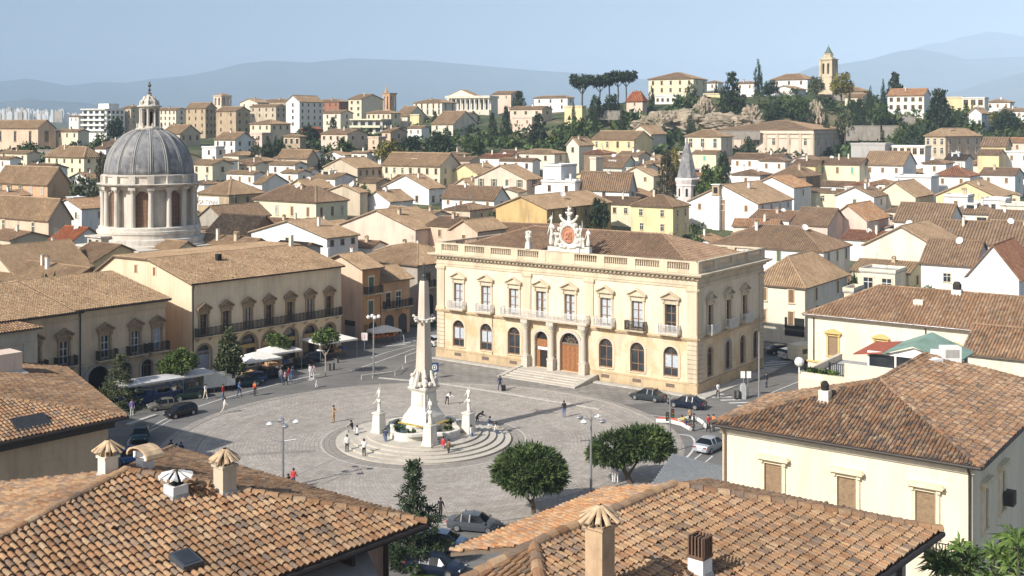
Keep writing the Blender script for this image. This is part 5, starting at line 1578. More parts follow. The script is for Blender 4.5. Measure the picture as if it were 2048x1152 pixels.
 for s_ in (-1, 1):      # scrolls, wings and garlands round the oval
  mb.tube([(s_ * .2, -.1, 3.45), (s_ * .7, -.15, 3.7), (s_ * 1.1, -.12, 4.05), (s_ * 1.25, -.1, 4.35)], .24, 6, r1=.1)
  mb.ball((s_ * 1.2, -.1, 4.3), .2, 6)
  for k in range(7):
   t = R(-70 + 24 * k)
   mb.ball((s_ * 1.45 * math.cos(t), -.18 + .05 * (k % 2), 2.0 + 1.6 * math.sin(t)), .24 + .05 * (k % 3), 6)
  mb.tube([(s_ * 1.5, -.1, 1.0), (s_ * 1.0, -.35, .65), (s_ * .2, -.4, .6)], .16, 6)
 mb.lathe([(.42, 3.3), (.36, 3.6), (.22, 3.8), (.2, 4.3), (.34, 4.45), (.16, 4.55), (.14, 4.7)], 8)
 mb.box(-.5, .5, -.1, .1, 4.62, 4.8); mb.ball((0, 0, 5.05), .26, 6); mb.ball((.18, 0, 5.2), .15, 6); mb.tube([(-.06, 0, 5.2), (-.16, 0, 5.6)], .09, 5, r1=.03)
 mb.T = None
 cr = mb.build("crest", [stone_w], root)
 mb = MB(); mb.T = tr(cu, -.1, cz + 2.0) @ Matrix.Rotation(R(90), 4, 'X')
 mb.lathe([(.93, -.05), (.9, .06), (.74, .12), (.68, .04), (.5, .05), (.42, .14), (.3, .16), (.22, .05), (.12, .12)], 20)
 mb.ball((.12, .2, .08), .25, 6); mb.tube([(-.45, -.5, .1), (0, -.2, .15), (.35, .35, .1)], .1, 5); mb.tube([(.4, -.45, .1), (.2, .1, .14)], .09, 5)
 mb.build("medallion", [plain("orange_red_relief", (.45, .20, .12), .75, var=.3, sc=5)], cr)
 for x, k, s_, z in ((-2.5, 0, 1.75, .55), (-1.85, 2, 1.35, .55), (1.55, 1, 1.6, .55), (2.0, 2, 1.0, .5), (2.68, 0, 1.25, .75), (-2.55, 1, 1.0, 2.6)):
  put("carved_figure", ST[k], cr, (cu + x, 0, cz + z), 0, (s_, s_, s_))
 mb = MB()
 mb.taper(14.4, 0, .7, .5, cz, cz + .9); mb.lathe([(.22, cz + .9), (.3, cz + 1.1), (.45, cz + 1.5), (.3, cz + 1.75), (.42, cz + 1.8), (.35, cz + 1.9)], 10, 14.4, 0)
 for k in range(7): mb.ball((14.4 + .25 * math.cos(k), .25 * math.sin(k), cz + 1.98 + .06 * (k % 3)), .17, 6)
 mb.build("urn", [stone_w], root)
TILE['brown2'] = tilemat("palazzo_roof_tiles", [(.33, .215, .14), (.365, .245, .16), (.39, .27, .18), (.35, .215, .135), (.41, .30, .205), (.31, .215, .15)], dk=.4)
palazzo()
# ------------------------------------------------------------------ buildings round the square
PH = R(41.1); aV = Vector((-math.cos(PH), math.sin(PH), 0)); bV = Vector((math.sin(PH), math.cos(PH), 0))
def open_box(mb, W, L, z0, z1, skip=()):
 q = {'front': [(0, 0), (W, 0)], 'right': [(W, 0), (W, L)], 'back': [(W, L), (0, L)], 'left': [(0, L), (0, 0)]}
 for k, (p, r_) in q.items():
  if k in skip: continue
  mb.add([(p[0], p[1], z0), (r_[0], r_[1], z0), (r_[0], r_[1], z1), (p[0], p[1], z1)], [(0, 1, 2, 3)])
wall_a = stucco("arcade_house_plaster", (.79, .645, .455), .16, .12, .4, (.58, .40, .24))
wall_b = stucco("left_palace_plaster", (.66, .52, .355), .2, .15, .4, (.44, .31, .19))
wall_g = stucco("gable_plaster", (.76, .60, .42), .14, .15, .4, (.66, .46, .30))  # plaster of the gable wall, slightly deeper than the facade's
def arcade_house():
 W, L = 21.6, 23.0
 C_ = Vector((-37.9, 136.5, 0)); A = C_ + aV * W
 root = thing("arcade_house", "long house with pedimented windows and running balcony above an arcade of shops", "house", A, -PH)
 TR = tr(W, 0, 0) @ zrot(90)
 ze = 11.3
 prof = [(W + .45, ze - .1), (W - 9.3, 13.45), (W - 17.2, 13.25), (-.4, 10.8)]
 mb = MB()
 poly = [(0, 0), (W, 0), (W, ze - .12), (W - 9.3, 13.36), (W - 17.2, 13.16), (0, 10.85)]
 mb.add([(x, 0, z) for x, z in poly], [list(range(6))]); mb.add([(x, L, z) for x, z in poly], [list(range(5, -1, -1))])
 mb.add([(0, 0, 0), (0, L, 0), (0, L, 10.85), (0, 0, 10.85)], [(0, 1, 2, 3)])
 mb.build("gable_wall", [wall_g], root)
 us = [1.63, 4.81, 8.02, 11.2, 14.5, 17.7, 20.9]
 gs = [(1.7, 1.85, 3.75), (4.85, 1.7, 3.6), (8.1, 2.5, 4.15), (11.4, 2.3, 4.0), (14.6, 2.1, 4.0), (17.8, 2.1, 4.0), (21.0, 1.8, 3.8)]
 mb = MB(); mb.T = TR
 wall_open(mb, L, 0, ze - .12, [(u - w_ / 2, u + w_ / 2, .06, h, 1) for u, w_, h in gs] + [(u - .52, u + .52, 4.9, 7.4, 0) for u in us], .5)
 mb.build("facade", [wall_a], root)
 roof_part('p', W, L, ze, 0, .35, .27, root, 'tan', row=.45, prof=prof, jit=.05)
 gl = [glazing(1.04, 2.5, fm=wood, curt=c_, cols=2) for c_ in (0, 0, 2)]; sr = surround(1.04, 2.5, 'tri', trim_b, .22, .42)
 for i, u in enumerate(us):
  wv = put("window", gl[i % 3], root, T=TR @ tr(u, 0, 4.9)); put("window_surround", sr, wv)
 for k, u in enumerate((3.0, 6.7)):      # two small attic openings in the sunlit gable
  mb = MB(); x = W - 9.6 - 4.2 * k + 1.6
  mb.box(x - .3, x + .3, -.03, .02, 11.5, 12.5, 0); mb.box(x - .42, x - .3, -.07, .02, 11.4, 12.6, 1); mb.box(x + .3, x + .42, -.07, .02, 11.4, 12.6, 1); mb.box(x - .42, x + .42, -.07, .02, 12.5, 12.62, 1)
  mb.build("attic_window", [wood, trim_c], root)
 bl = balcony_mesh(L - .8, .8, 13); b = put("balcony", bl, root, T=TR @ tr(L / 2, 0, 4.85)); put("railing", railing_mesh(L - .8, .8, iron), b)
 for k, (u, w_, h) in enumerate(gs):
  mb = MB(); mb.T = TR @ tr(u, 0, 0)
  r_ = w_ / 2
  arch_face(mb, 0, r_, .06, h, .45, .5, 0)
  if k in (0, 1):
   n = 16
   for q in range(n): mb.box(-r_, r_, .36 + .02 * (q % 2), .45, .1 + q * .155, .1 + q * .155 + .13, 1)
   mb.box(-r_, r_, .3, .44, 2.55, 2.66, 2)
  else:
   mb.box(-r_, r_, .36, .44, 2.35, 2.85, 3)
   for x in (-r_ + .06, 0, r_ - .06): mb.box(x - .05, x + .05, .34, .44, .06, 2.4, 2)
   mb.box(-r_ + .1, -.06, .42, .44, .5, 2.3, 4)
  sh = mb.build("shop_front" if k > 1 else "roller_shutter", [glass, plain("grey_blue_shutter", (.40, .44, .50), .6), wood, trim_y, STUC['tan']], root)
  sb_ = MB(); sb_.T = TR @ tr(u, 0, 0); arch_band(sb_, 0, r_, r_ + .24, .0, h - r_, -.06, .03); sb_.build("arch_surround", [trim_b], root)
 sign_text("sign_lettering", "DZIANTIC", .42, STUC['white'], root, TR @ tr(.85, .3, 2.72) @ Matrix.Rotation(R(90), 4, 'X'))
 mb = MB(); mb.T = TR; mb.tube([(.12, -.35, ze - .2), (.12, -.12, ze - .8), (.12, -.12, .2)], .07, 6); mb.build("downpipe", [gutter], root)
 mb = MB(); mb.T = TR; mb.tube([(-.3, -.42, ze - .16), (L + .3, -.42, ze - .16)], .09, 6); mb.build("gutter", [gutter], root)
 mb = MB(); x, y = W - 6.2, 8.0; mb.box(x - .3, x + .3, y - .3, y + .3, 12.3, 13.6); mb.build("chimney", [dark], root)
 mb = MB(); x, y = W - 8.7, L - 1.5; mb.taper(x, y, .5, .45, 12.9, 14.9); mb.build("chimney", [STUC['pale']], root)
arcade_house()
def left_palace(name, label, t0, t1, ze, wins, arches, W=25.0, portal=None, step=0):
 L = t1 - t0
 C_ = Vector((-37.9, 136.5, 0)) - bV * t1
 A = C_ + aV * W
 root = thing(name, label, "house", A, -PH)
 TR = tr(W, 0, 0) @ zrot(90)
 mb = MB(); open_box(mb, W, L, 0, ze - .1, ('right',))
 mb.prism([(0, ze - .1), (W, ze - .1), (W / 2, ze + 1.85)], .02, L - .02)
 mb.T = TR
 ops = [(L - (u - t0) - .5, L - (u - t0) + .5, 4.1, 6.6, 0) for u in wins] + [(L - (u - t0) - w_ / 2, L - (u - t0) + w_ / 2, zb_, h, 1) for u, w_, zb_, h in arches]
 wall_open(mb, L, 0, ze - .1, ops, .45)
 mb.box(0, L, -.14, .02, ze - 1.15, ze - 1.05); mb.box(0, L, -.3, .02, ze - .42, ze - .12); mb.box(0, L, -.1, .02, 3.55, 3.7)
 mb.build("wall", [wall_b], root)
 roof_part('b', W, L, ze + step, 2.0, .55, .27, root, 'tan', row=.5, jit=.05)
 gl = glazing(1.0, 2.5, fm=white_w, curt=0); gl2 = glazing(1.0, 2.5, fm=white_w, curt=1); sr = surround(1.0, 2.5, 'tri', trim_b, .26, .5)
 bl, rl = balcony_mesh(2.3, .9), railing_mesh(2.3, .9, iron)
 for i, u in enumerate(wins):
  y = L - (u - t0)
  wv = put("window", gl2 if i == 0 and t0 < 5 else gl, root, T=TR @ tr(y, 0, 4.1)); put("window_surround", sr, wv)
  b = put("balcony", bl, root, T=TR @ tr(y, 0, 4.05)); put("railing", rl, b)
 for i, (u, w_, zb_, h) in enumerate(arches):
  y = L - (u - t0)
  mb = MB(); mb.T = TR @ tr(y, 0, 0); r_ = w_ / 2
  arch_face(mb, 0, r_, zb_, h, .4, .45, 0)
  if zb_ > .5:
   for q in (-.3, .3): mb.box(q * r_ - .03, q * r_ + .03, .36, .4, zb_, h - r_ * .3, 1)
   mb.box(-r_, r_, .36, .4, h - r_ - .04, h - r_ + .04, 1)
  o = mb.build("gate" if zb_ < .5 and w_ > 2 else "arched_window", [dark if zb_ < .5 else glass, wood], root)
  mb = MB(); mb.T = TR @ tr(y, 0, 0); wd = .42 if w_ > 2 else .24
  arch_band(mb, 0, r_, r_ + wd, zb_ if zb_ > .5 else 0, h - r_, -.1, .03)
  if w_ > 2: mb.box(-r_ - .9, -r_ - wd, -.06, .03, 0, h + .5); mb.box(r_ + wd, r_ + .9, -.06, .03, 0, h + .5)
  mb.build("arch_surround", [stucco("grey_stone_surround", (.42, .38, .33), .2)], o)
 mb = MB(); mb.T = TR; mb.tube([(.25, -.12, ze - .3), (.25, -.12, .2)], .07, 6); mb.build("downpipe", [gutter], root)
 mb = MB(); mb.T = TR; mb.tube([(-.1, -.6, ze - .2 + step), (L + .4, -.6, ze - .2 + step)], .09, 6); mb.build("gutter", [gutter], root)
 return root
left_palace("left_palace", "brown plastered house with three balconies and a dark arched gateway", 3.57, 14.35, 9.95, [4.6, 7.4, 11.1], [(11.9, 2.5, 0, 3.35), (8.6, 1.5, 1.2, 3.2), (5.9, 1.5, 1.0, 3.2)])
left_palace("left_palace_wing", "brown house at left with one balcony above the corner arch", 14.36, 26.5, 9.85, [15.9, 19.2], [(16.6, 1.6, .1, 2.6)], step=-.05)
def wing():
 W, L = 5.2, 9.0
 C_ = Vector((-37.9, 136.5, 0)) - bV * 29 - aV * 2.2; A = C_ + aV * W
 root = thing("low_wing", "low grey plastered wing with white window and tiled lean-to roof at far left", "house", A, -PH)
 TR = tr(W, 0, 0) @ zrot(90); ze = 8.95
 mb = MB(); mb.box(0, W, 0, L, 0, ze - .12); mb.T = TR; mb.box(0, L, -.1, .02, 7.5, 7.62); mb.box(L - 1.5, L - .02, -.08, .02, 0, 7.5)
 mb.build("wall", [stucco("wing_plaster", (.62, .54, .42), .18)], root)
 mb = MB(); e = [(W + .5, -.3, ze), (W + .5, L + .4, ze), (W - 3.2, L - 2.8, ze + .95), (W - 3.2, -.3, ze + .95)]
 tiled(mb, e, .3, row=.5, jit=.05, seg=4); under(mb, e); tiled(mb, [(W + .5, L + .4, ze), (W - 4.6, L + .4, ze), (W - 3.2, L - 2.8, ze + .95)], .3, row=.5)
 caps(mb, e[1], e[2], .16, ln=.45)
 mb.build("roof", [TILE['terracotta'], fascia], root)
 gl = glazing(1.0, 2.4, fm=white_w, d0=.0)
 for u in (L - 2.9, L - 6.3): put("window", gl, root, T=TR @ tr(u, 0, 4.3))
wing()
# tall and low orange houses in the lane, stone house behind
def lane_house(xl, xc, xr, ye, Y, label, mat, wins, W=None, rise=1.3, roof='b', L=None, name="lane_house"):
 A, W_, L_, ze, ph = place_house(xl, xc, xr, ye, Y, 41.1, L)
 root, W_, L_, h, rf = house(xl, xc, xr, ye, roof, mat, label, Y=Y, phi=41.1, L=L, rise=rise, tile='tan', n=0, ns=0, ch=0, zb=0, name=name, sp=.32, ov=.5, group="houses in the lane")
 return root, W_, L_, h, rf
jr, W_, L_, h_, rf = lane_house(640, 724.5, 760, 536, 160, "tall narrow orange house with balcony beside the arcade house", 'salmon', 0, rise=1.6)
TRj = tr(W_, 0, 0) @ zrot(90)
orange_side = stucco("lane_orange_plaster", (.58, .33, .16), .25)
mb = MB(); mb.T = TRj; mb.box(.02, L_ - .02, -.03, .0, .1, h_ - .4); mb.build("lane_front", [orange_side], jr)
for u, z in ((1.6, 6.6), (1.5, 3.3)):
 wv = put("window", WM['green'], jr, T=TRj @ tr(u, -.05, z) @ Matrix.Diagonal((1.0, 1, 2.1, 1)))
b = put("balcony", balcony_mesh(3.0, .9), jr, T=TRj @ tr(1.7, 0, 6.5)); put("railing", railing_mesh(3.0, .9, iron), b)
mb = MB(); mb.box(W_ - 3.6, W_ - 1.5, -.05, .02, .05, 2.6, 0); mb.box(W_ - 3.6, W_ - 1.5, -.07, .02, 1.9, 2.6, 1)
for q in range(9): mb.box(W_ - 3.55, W_ - 1.55, -.08, -.05, .1 + q * .2, .1 + q * .2 + .16, 0)
mb.build("garage_door", [steel, dark], jr)
mb = MB(); mb.T = TRj; arch_face(mb, 1.9, .75, .05, 2.5, -.06, .0, 0); mb.box(.3, .95, -.06, 0, .05, 2.2, 1); mb.build("shop_door", [glass, wood_d], jr)
mb = MB(); mb.T = tr(rf.location.x, 0, 0); mb.box(W_ * .1, W_ * .1 + .5, .3, .8, h_ + .2, h_ + 2.2); mb.build("chimney", [STUC['white']], rf)
jl, W2, L2, h2, rf2 = lane_house(700, 762, 812, 561, 163.0, "lower orange ochre house with dark tiled roof and long iron balcony in the lane", 'orange', 0, rise=1.5, L=5.6)
TRj = tr(W2, 0, 0) @ zrot(90)
for u in (1.3, 3.3): put("window", WM['white' if u > 2 else 'dark'], jl, T=TRj @ tr(u, -.02, 4.1) @ Matrix.Diagonal((1.0, 1, 2.0, 1)))
b = put("balcony", balcony_mesh(5.2, .9, 3), jl, T=TRj @ tr(2.9, 0, 4.0)); put("railing", railing_mesh(5.2, .9, iron), b)
mb = MB(); mb.T = TRj; arch_face(mb, 1.6, .85, .05, 3.0, -.05, .0, 0); arch_face(mb, 4.2, .8, .05, 2.9, -.05, .0, 0); mb.build("shop_door", [glass], jl)
ks, W3, L3, h3, rf3 = lane_house(716, 835, 905, 528, 173, "old rough stone house with hip roof closing the lane", 'stonegrey', 0, rise=2.2, roof='h', L=11, name="stone_house")
TRj = tr(W3, 0, 0) @ zrot(90)
for u, z in ((2.2, 5.6), (5.5, 5.6)): put("window", WM['plain'], ks, T=TRj @ tr(u, -.02, z) @ Matrix.Diagonal((1.0, 1, 2.0, 1)))
b = put("balcony", balcony_mesh(2.6, .8), ks, T=TRj @ tr(2.2, 0, 5.5)); put("railing", railing_mesh(2.6, .8, iron), b)
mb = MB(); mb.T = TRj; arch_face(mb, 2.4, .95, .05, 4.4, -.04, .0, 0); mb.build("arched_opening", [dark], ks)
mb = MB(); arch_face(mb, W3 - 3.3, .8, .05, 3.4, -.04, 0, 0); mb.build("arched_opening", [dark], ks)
# palazzo side street: fittings on the shuttered house across the street
sh_ = [o for o in bpy.data.objects if o.get('label', '').startswith("pale house with brown shutters across")][0]
b = put("balcony", balcony_mesh(2.4, .8), sh_, (11.0, 0, 4.6)); put("railing", railing_mesh(2.4, .8, iron), b)
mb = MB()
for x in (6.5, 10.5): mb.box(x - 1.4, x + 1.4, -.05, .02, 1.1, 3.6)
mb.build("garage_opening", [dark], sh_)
def long_right_house():
 W, L = 32.0, 13.0; ph = R(35.5); A = Vector((35.4, 138.0, 0)); ze = 7.6
 root = thing("long_right_house", "long cream house with yellow framed windows under a wide tiled roof", "house", A, -ph)
 mb = MB(); open_box(mb, W, L, 0, ze - .1, ('front',))
 us = [3.1, 8.75, 16.9, 20.8, 26.5]
 wall_open(mb, W, 0, ze - .1, [(u - .58, u + .58, 2.75, 5.05, 0) for u in us], .2)
 mb.build("wall", [STUC['pale']], root)
 roof_part('h', W, L, ze, 3.0, .5, .36, root, 'terracotta2', row=.5, jit=.05)
 sr = surround(1.16, 2.3, 'seg', trim_y, .22, .25)
 for u in us:
  mb = MB()
  for s_ in (-1, 1):
   mb.box(min(0, s_ * .57), max(0, s_ * .57), .08, .12, 0, 2.3)
   for q in range(17): mb.box(min(s_ * .05, s_ * .52), max(s_ * .05, s_ * .52), .05, .09, .1 + q * .125, .1 + q * .125 + .075)
  wv = put("shutter", mb.mesh("shutter", [wood_l]), root, (u, 0, 2.75)); put("window_surround", sr, wv)
 mb = MB(); mb.box(-.12, W, -.14, .02, 1.75, 1.95); mb.box(-.1, W, -.2, .02, ze - .35, ze - .15); mb.build("string_course", [trim_y], root)
 for u in (.25, 13.3):
  mb = MB(); mb.tube([(u + .5, -.45, ze - .2), (u + .5, -.12, ze - .7), (u + .5, -.12, 2)], .06, 6); mb.build("downpipe", [gutter], root)
 mb = MB(); mb.tube([(-.5, -.55, ze - .16), (W, -.55, ze - .16)], .06, 6); mb.build("gutter", [steel], root)
 for x, y, k in ((12.0, 3.6, 1), (15.6, 6.2, 0)):
  mb = MB(); mb.box(x - .55, x + .55, y - .45, y + .45, 8.0, 10.3 + k * -.6 + .6 * (1 - k)); mb.build("chimney", [STUC['pale'] if k else STUC['white']], root)
 mb = MB(); mb.lathe([(.5, 10.9), (.5, 11.5), (.3, 11.8)], 8, 15.6, 6.2); mb.build("chimney_cowl", [gutter], root)
TILE['terracotta2'] = tilemat("right_roof_tiles", [(.30, .19, .12), (.37, .235, .14), (.41, .28, .18), (.33, .20, .115), (.45, .33, .22), (.27, .185, .125), (.38, .22, .12)], dk=.42)
long_right_house()
# ------------------------------------------------------------------ the near roofs
def ray_plane(px, py, p0, n):
 d = Vector(((px - 1024) / FPX, 1, -(py - HZ) / FPX)); o = Vector((0, 0, CAMZ))
 return o + d * ((p0 - o).dot(n) / d.dot(n))
def wmat(o): return o.matrix_world if False else Matrix.Translation(o.location) @ Matrix.Rotation(o.rotation_euler.z, 4, 'Z')
def fan_cap(mb, z, m=0, r_=.42, n=11, h=.42):
 """half tiles leaning together round the flue: the fan shaped chimney tops of the place"""
 for i in range(n):
  a = 2 * math.pi * i / n + random.uniform(-.08, .08)
  d = Vector((math.cos(a), math.sin(a), 0)); s_ = Vector((-d.y, d.x, 0))
  lo = d * (r_ + random.uniform(-.06, .07)) + Vector((0, 0, z + .13 + random.uniform(-.05, .05))); hi = d * .05 + Vector((0, 0, z + h + random.uniform(0, .05)))
  ax = (hi - lo).normalized(); nn = s_.cross(ax)
  if nn.z < 0: nn = -nn
  vv = []
  for p, w_ in ((lo, .078), (hi, .05)):
   for t in range(5):
    an = math.pi * t / 4
    vv.append(p + s_ * (w_ * math.cos(an)) + nn * (w_ * .6 * math.sin(an)))
  for p, w_ in ((lo, .06), (hi, .035)):
   for t in range(5):
    an = math.pi * t / 4
    vv.append(p + s_ * (w_ * math.cos(an)) + nn * (w_ * .6 * math.sin(an) - .02))
  fs = []
  for t in range(4): fs += [(t, t + 1, 6 + t, 5 + t), (10 + t, 15 + t, 16 + t, 11 + t), (t, 10 + t, 11 + t, t + 1)]
  mb.add(vv, fs, m)
 for i in range(n):
  a = 2 * math.pi * (i + .5) / n
  mb.box(.2 * math.cos(a) - .03, .2 * math.cos(a) + .03, .2 * math.sin(a) - .03, .2 * math.sin(a) + .03, z, z + h * .5, m)
fan_m = plain("bleached_chimney_tiles", (.50, .36, .22), .85, var=.35, sc=4)
def chimney_at(parent, pos, rot, kind, w_, h, mat, below=1.0):
 """a chimney as a part of its house; pos is where its axis meets the roof (world)"""
 Tl = wmat(parent).inverted() @ Matrix.Translation(pos) @ Matrix.Rotation(rot, 4, 'Z')
 mb = MB()
 mb.taper(0, 0, w_, w_, -below, h, 0)
 mb.taper(0, 0, w_ * 1.35, w_ * 1.06, -.16, .1, 1)
 if kind == 'fan':
  mb.box(-w_ * .6, w_ * .6, -w_ * .6, w_ * .6, h, h + .07, 0)
 o = mb.build("chimney", [mat, STUC['grey'], dark], parent); o.matrix_local = Tl
 cp = MB()
 if kind == 'fan':
  fan_cap(cp, h + .07, 0, w_ * .98, 12, .42); cp.lathe([(w_ * .45, h + .06), (w_ * .45, h + .26), (w_ * .1, h + .42)], 8, m=1); cp.build("chimney_cap", [fan_m, dark], o)  # black core inside the cap paints the gaps between tiles as shade
 elif kind == 'petal':
  for i in range(9):
   a = 2 * math.pi * i / 9; d = Vector((math.cos(a), math.sin(a), 0)); s_ = Vector((-d.y, d.x, 0))
   cp.add([d * .1 + Vector((0, 0, h + .42)), d * (w_ * .95) - s_ * .13 + Vector((0, 0, h + .24)), d * (w_ * 1.0) + Vector((0, 0, h + .3)), d * (w_ * .95) + s_ * .13 + Vector((0, 0, h + .24))], [(0, 1, 2, 3)], 0)
   cp.add([d * .1 + Vector((0, 0, h + .38)), d * (w_ * .95) - s_ * .13 + Vector((0, 0, h + .2)), d * (w_ * 1.0) + Vector((0, 0, h + .26)), d * (w_ * .95) + s_ * .13 + Vector((0, 0, h + .2))], [(3, 2, 1, 0)], 0)
  cp.taper(0, 0, w_ * .6, w_ * .5, h, h + .3, 1)
  cp.build("chimney_cap", [STUC['white'], dark], o)
 elif kind == 'barrel':
  n = 8; pts = [(.62 * math.cos(math.pi * i / n), h + .1 + .3 * math.sin(math.pi * i / n)) for i in range(n + 1)]
  cp.prism(pts + [(x * .9, z - .05) for x, z in pts[::-1]], -.3, .3, 0)
  for s_ in (-1, 1): cp.box(s_ * .3 - .06, s_ * .3 + .06, -.2, .2, h, h + .2, 1)
  cp.build("chimney_cap", [fan_m, STUC['white']], o)
 elif kind == 'slat':
  for i in range(5):
   for s_ in (-1, 1): cp.box(-w_ * .5 + i * w_ * .22, -w_ * .5 + i * w_ * .22 + w_ * .1, s_ * w_ * .45 - .03, s_ * w_ * .45 + .03, h, h + .55, 0)
   cp.box(-w_ * .5 + i * w_ * .22, -w_ * .5 + i * w_ * .22 + w_ * .1, -w_ * .4, w_ * .4, h, h + .5, 0)
  for i in range(4):
   for s_ in (-1, 1): cp.box(s_ * w_ * .47 - .03, s_ * w_ * .47 + .03, -w_ * .4 + i * w_ * .24, -w_ * .4 + i * w_ * .24 + .07, h, h + .55, 0)
  cp.box(-w_ * .54, w_ * .54, -w_ * .54, w_ * .54, h - .02, h + .05, 0)
  cp.build("chimney_cap", [plain("burnt_brown_slats", (.13, .075, .05), .8)], o)
 elif kind == 'cowl':
  cp.lathe([(w_ * .4, h), (w_ * .42, h + .35), (w_ * .2, h + .55)], 8, m=0); cp.build("chimney_cap", [dark], o)
 return o
def near_house(name, label, C_, W, L, ze, polys, lines, wallm, tile, sp=.24, row=.40, walls=None, jit=.05, capr=.16):
 A = C_ - bV * L + aV * W
 root = thing(name, label, "house", (A.x, A.y, 0), -PH)
 mb = MB()
 for e in polys:
  tiled(mb, e, sp, row=row, jit=jit, seg=5); under(mb, e, .12)
 for a, b in lines: caps(mb, a, b, capr, ln=.42, seg=6, jit=.03)
 rf = mb.build("roof", [tile, fascia], root)
 return root, rf
def pl(poly, root):
 T = wmat(root); p = [T @ Vector(q) for q in poly]
 n = (p[1] - p[0]).cross(p[2] - p[0]).normalized()
 return p[0], n
# front left roof
C_ = Vector((-2.74, 36.3, 0)); W, L = 15.0, 24.0; ze = 17.5
ap, q1 = Vector((W - 6.54, L - 6.54, 19.3)), Vector((W - 4.95, L - 11.17, 18.86)); q2 = q1 + (q1 - ap) * 1.1
lp = Vector((W - 13.8, L - 7.1, 17.55)); lp2 = lp + (q2 - ap)
Emain = [(W, L - 23, ze), (W, L, ze), tuple(ap), tuple(q2)]
Eleft = [tuple(lp2), tuple(lp), tuple(ap), tuple(q2)]
Eback = [(W, L, ze), (W - 13.6, L - .4, ze - .1), tuple(ap)]
E2 = [tuple(q2), (W - 9, L - 23, 16.6), (W, L - 23, ze)]
er, erf = near_house("near_left_house", "house under the large tiled roof at the lower left with four chimneys", C_, W, L, ze, [Emain, Eleft, Eback], [(Emain[1], ap), (ap, q2), (Eback[1], ap)], None, TILE['terracotta'], sp=.215, row=.34)
near_wall = stucco("near_wall_plaster", (.60, .45, .36), .2)
mb = MB(); mb.box(2.2, W - .75, L - 23, L - 1.0, 0, ze - .25); mb.build("wall", [near_wall], er)
mb = MB(); mb.tube([(W + .06, L - 23, ze - .12), (W + .06, L + .05, ze - .12)], .1, 8); mb.tube([(W - .6, L - 1.1, ze - .3), (W - .6, L - 1.1, 2)], .09, 8); mb.box(W - .72, W - .1, L - 2.9, L - 2.8, ze - .6, ze - .2); mb.build("gutter", [gutter], er)
mb = MB(); mb.add([(W - .75, L - 5.2, ze - .5), (W - .75, L - 1.8, ze - .5), (W + .55, L - 2.2, ze - 1.35), (W + .55, L - 4.4, ze - 1.5), (W - .75, L - 5.2, ze - .56), (W - .75, L - 1.8, ze - .56), (W + .55, L - 2.2, ze - 1.41), (W + .55, L - 4.4, ze - 1.56)], [(0, 1, 2, 3), (7, 6, 5, 4), (0, 4, 5, 1), (1, 5, 6, 2), (2, 6, 7, 3), (3, 7, 4, 0)]); mb.build("awning", [plain("grey_awning_cloth", (.30, .27, .25), .8)], er)
mp, mn_ = pl(Emain, er); lp_, ln_ = pl(Eleft, er); bp, bn = pl(Eback, er)
chimney_at(er, ray_plane(450, 984, mp, mn_), -PH, 'fan', .50, .80, STUC['beige'])
chimney_at(er, ray_plane(352, 992, mp, mn_), -PH, 'petal', .52, .36, STUC['white'])
chimney_at(er, ray_plane(216, 950, lp_, ln_), -PH, 'fan', .44, .55, STUC['pale'])
chimney_at(er, ray_plane(290, 941, bp, bn), -PH, 'barrel', .40, .40, STUC['white'], 1.6)
def skylight(root, poly_pn, px, py, w_, l_, label=None):
 p0, n = poly_pn
 c_ = ray_plane(px, py, p0, n)
 if n.z < 0: n = -n
 u = bV; v = n.cross(u)
 if v.z < 0: v = -v
 T = Matrix((( u.x, v.x, n.x, c_.x), (u.y, v.y, n.y, c_.y), (u.z, v.z, n.z, c_.z), (0, 0, 0, 1)))
 mb = MB(); mb.box(-w_ / 2, w_ / 2, -l_ / 2, l_ / 2, -.05, .22, 0); mb.box(-w_ / 2 + .07, w_ / 2 - .07, -l_ / 2 + .07, l_ / 2 - .07, .2, .235, 1)
 o = mb.build("skylight", [plain("zinc_flashing", (.10, .11, .12), .5, .4), glass], root); o.matrix_local = wmat(root).inverted() @ T
skylight(er, (mp, mn_), 370, 1128, .62, .75)
# front right roof
C_ = Vector((13.2, 35.6, 0)); W, L = 8.3, 18.34
a1, a2 = Vector((W - 5.9, L - 5.9, 19.05)), Vector((W - 5.9, 5.9, 19.05))
xl, zl_ = W - 5.9 - 2.45, 18.42
Fm = [(W, 0, ze), (W, L, ze), tuple(a1), tuple(a2)]
Fl = [(xl, L - 5.9, zl_), (xl, 5.3, zl_), tuple(a2), tuple(a1)]
Fb = [(W, L, ze), (W - 8.0, L - .6, ze + .05), tuple(a1)]
Fn = [(xl + .6, 0, ze), (W, 0, ze), tuple(a2)]
fr_, frf = near_house("near_right_house", "house under the big orange tiled hip roof at the bottom right of centre", C_, W, L, ze, [Fm, Fb, Fn], [(Fm[1], a1), (a1, a2), (Fm[0], a2), (Fn[0], a2)], None, TILE['terracotta'], sp=.185, row=.29, capr=.19)
mb = MB(); tiled(mb, Fl, .19, row=.3, jit=.06, seg=5); under(mb, Fl, .12); mb.build("roof_back_slope", [TILE['orange'], fascia], fr_)
mb = MB(); mb.box(xl + .5, W - .7, .6, L - .9, 0, ze - .2); mb.build("wall", [stucco("grey_near_wall", (.40, .36, .33), .2)], fr_)
mb = MB(); mb.tube([(W + .07, 0, ze - .12), (W + .07, L + .05, ze - .12)], .1, 8); mb.tube([(W - .6, L - 1.6, ze - .3), (W - .6, L - 1.6, 1)], .08, 8); mb.build("gutter", [gutter], fr_)
fp_, fn_ = pl(Fm, fr_)
brick_ch = stucco("chimney_brickwork", (.50, .35, .22), .25, .4, 2.0, (.60, .45, .30))
chimney_at(fr_, ray_plane(1200, 1185, fp_, fn_), -PH, 'fan', .52, 1.62, brick_ch)
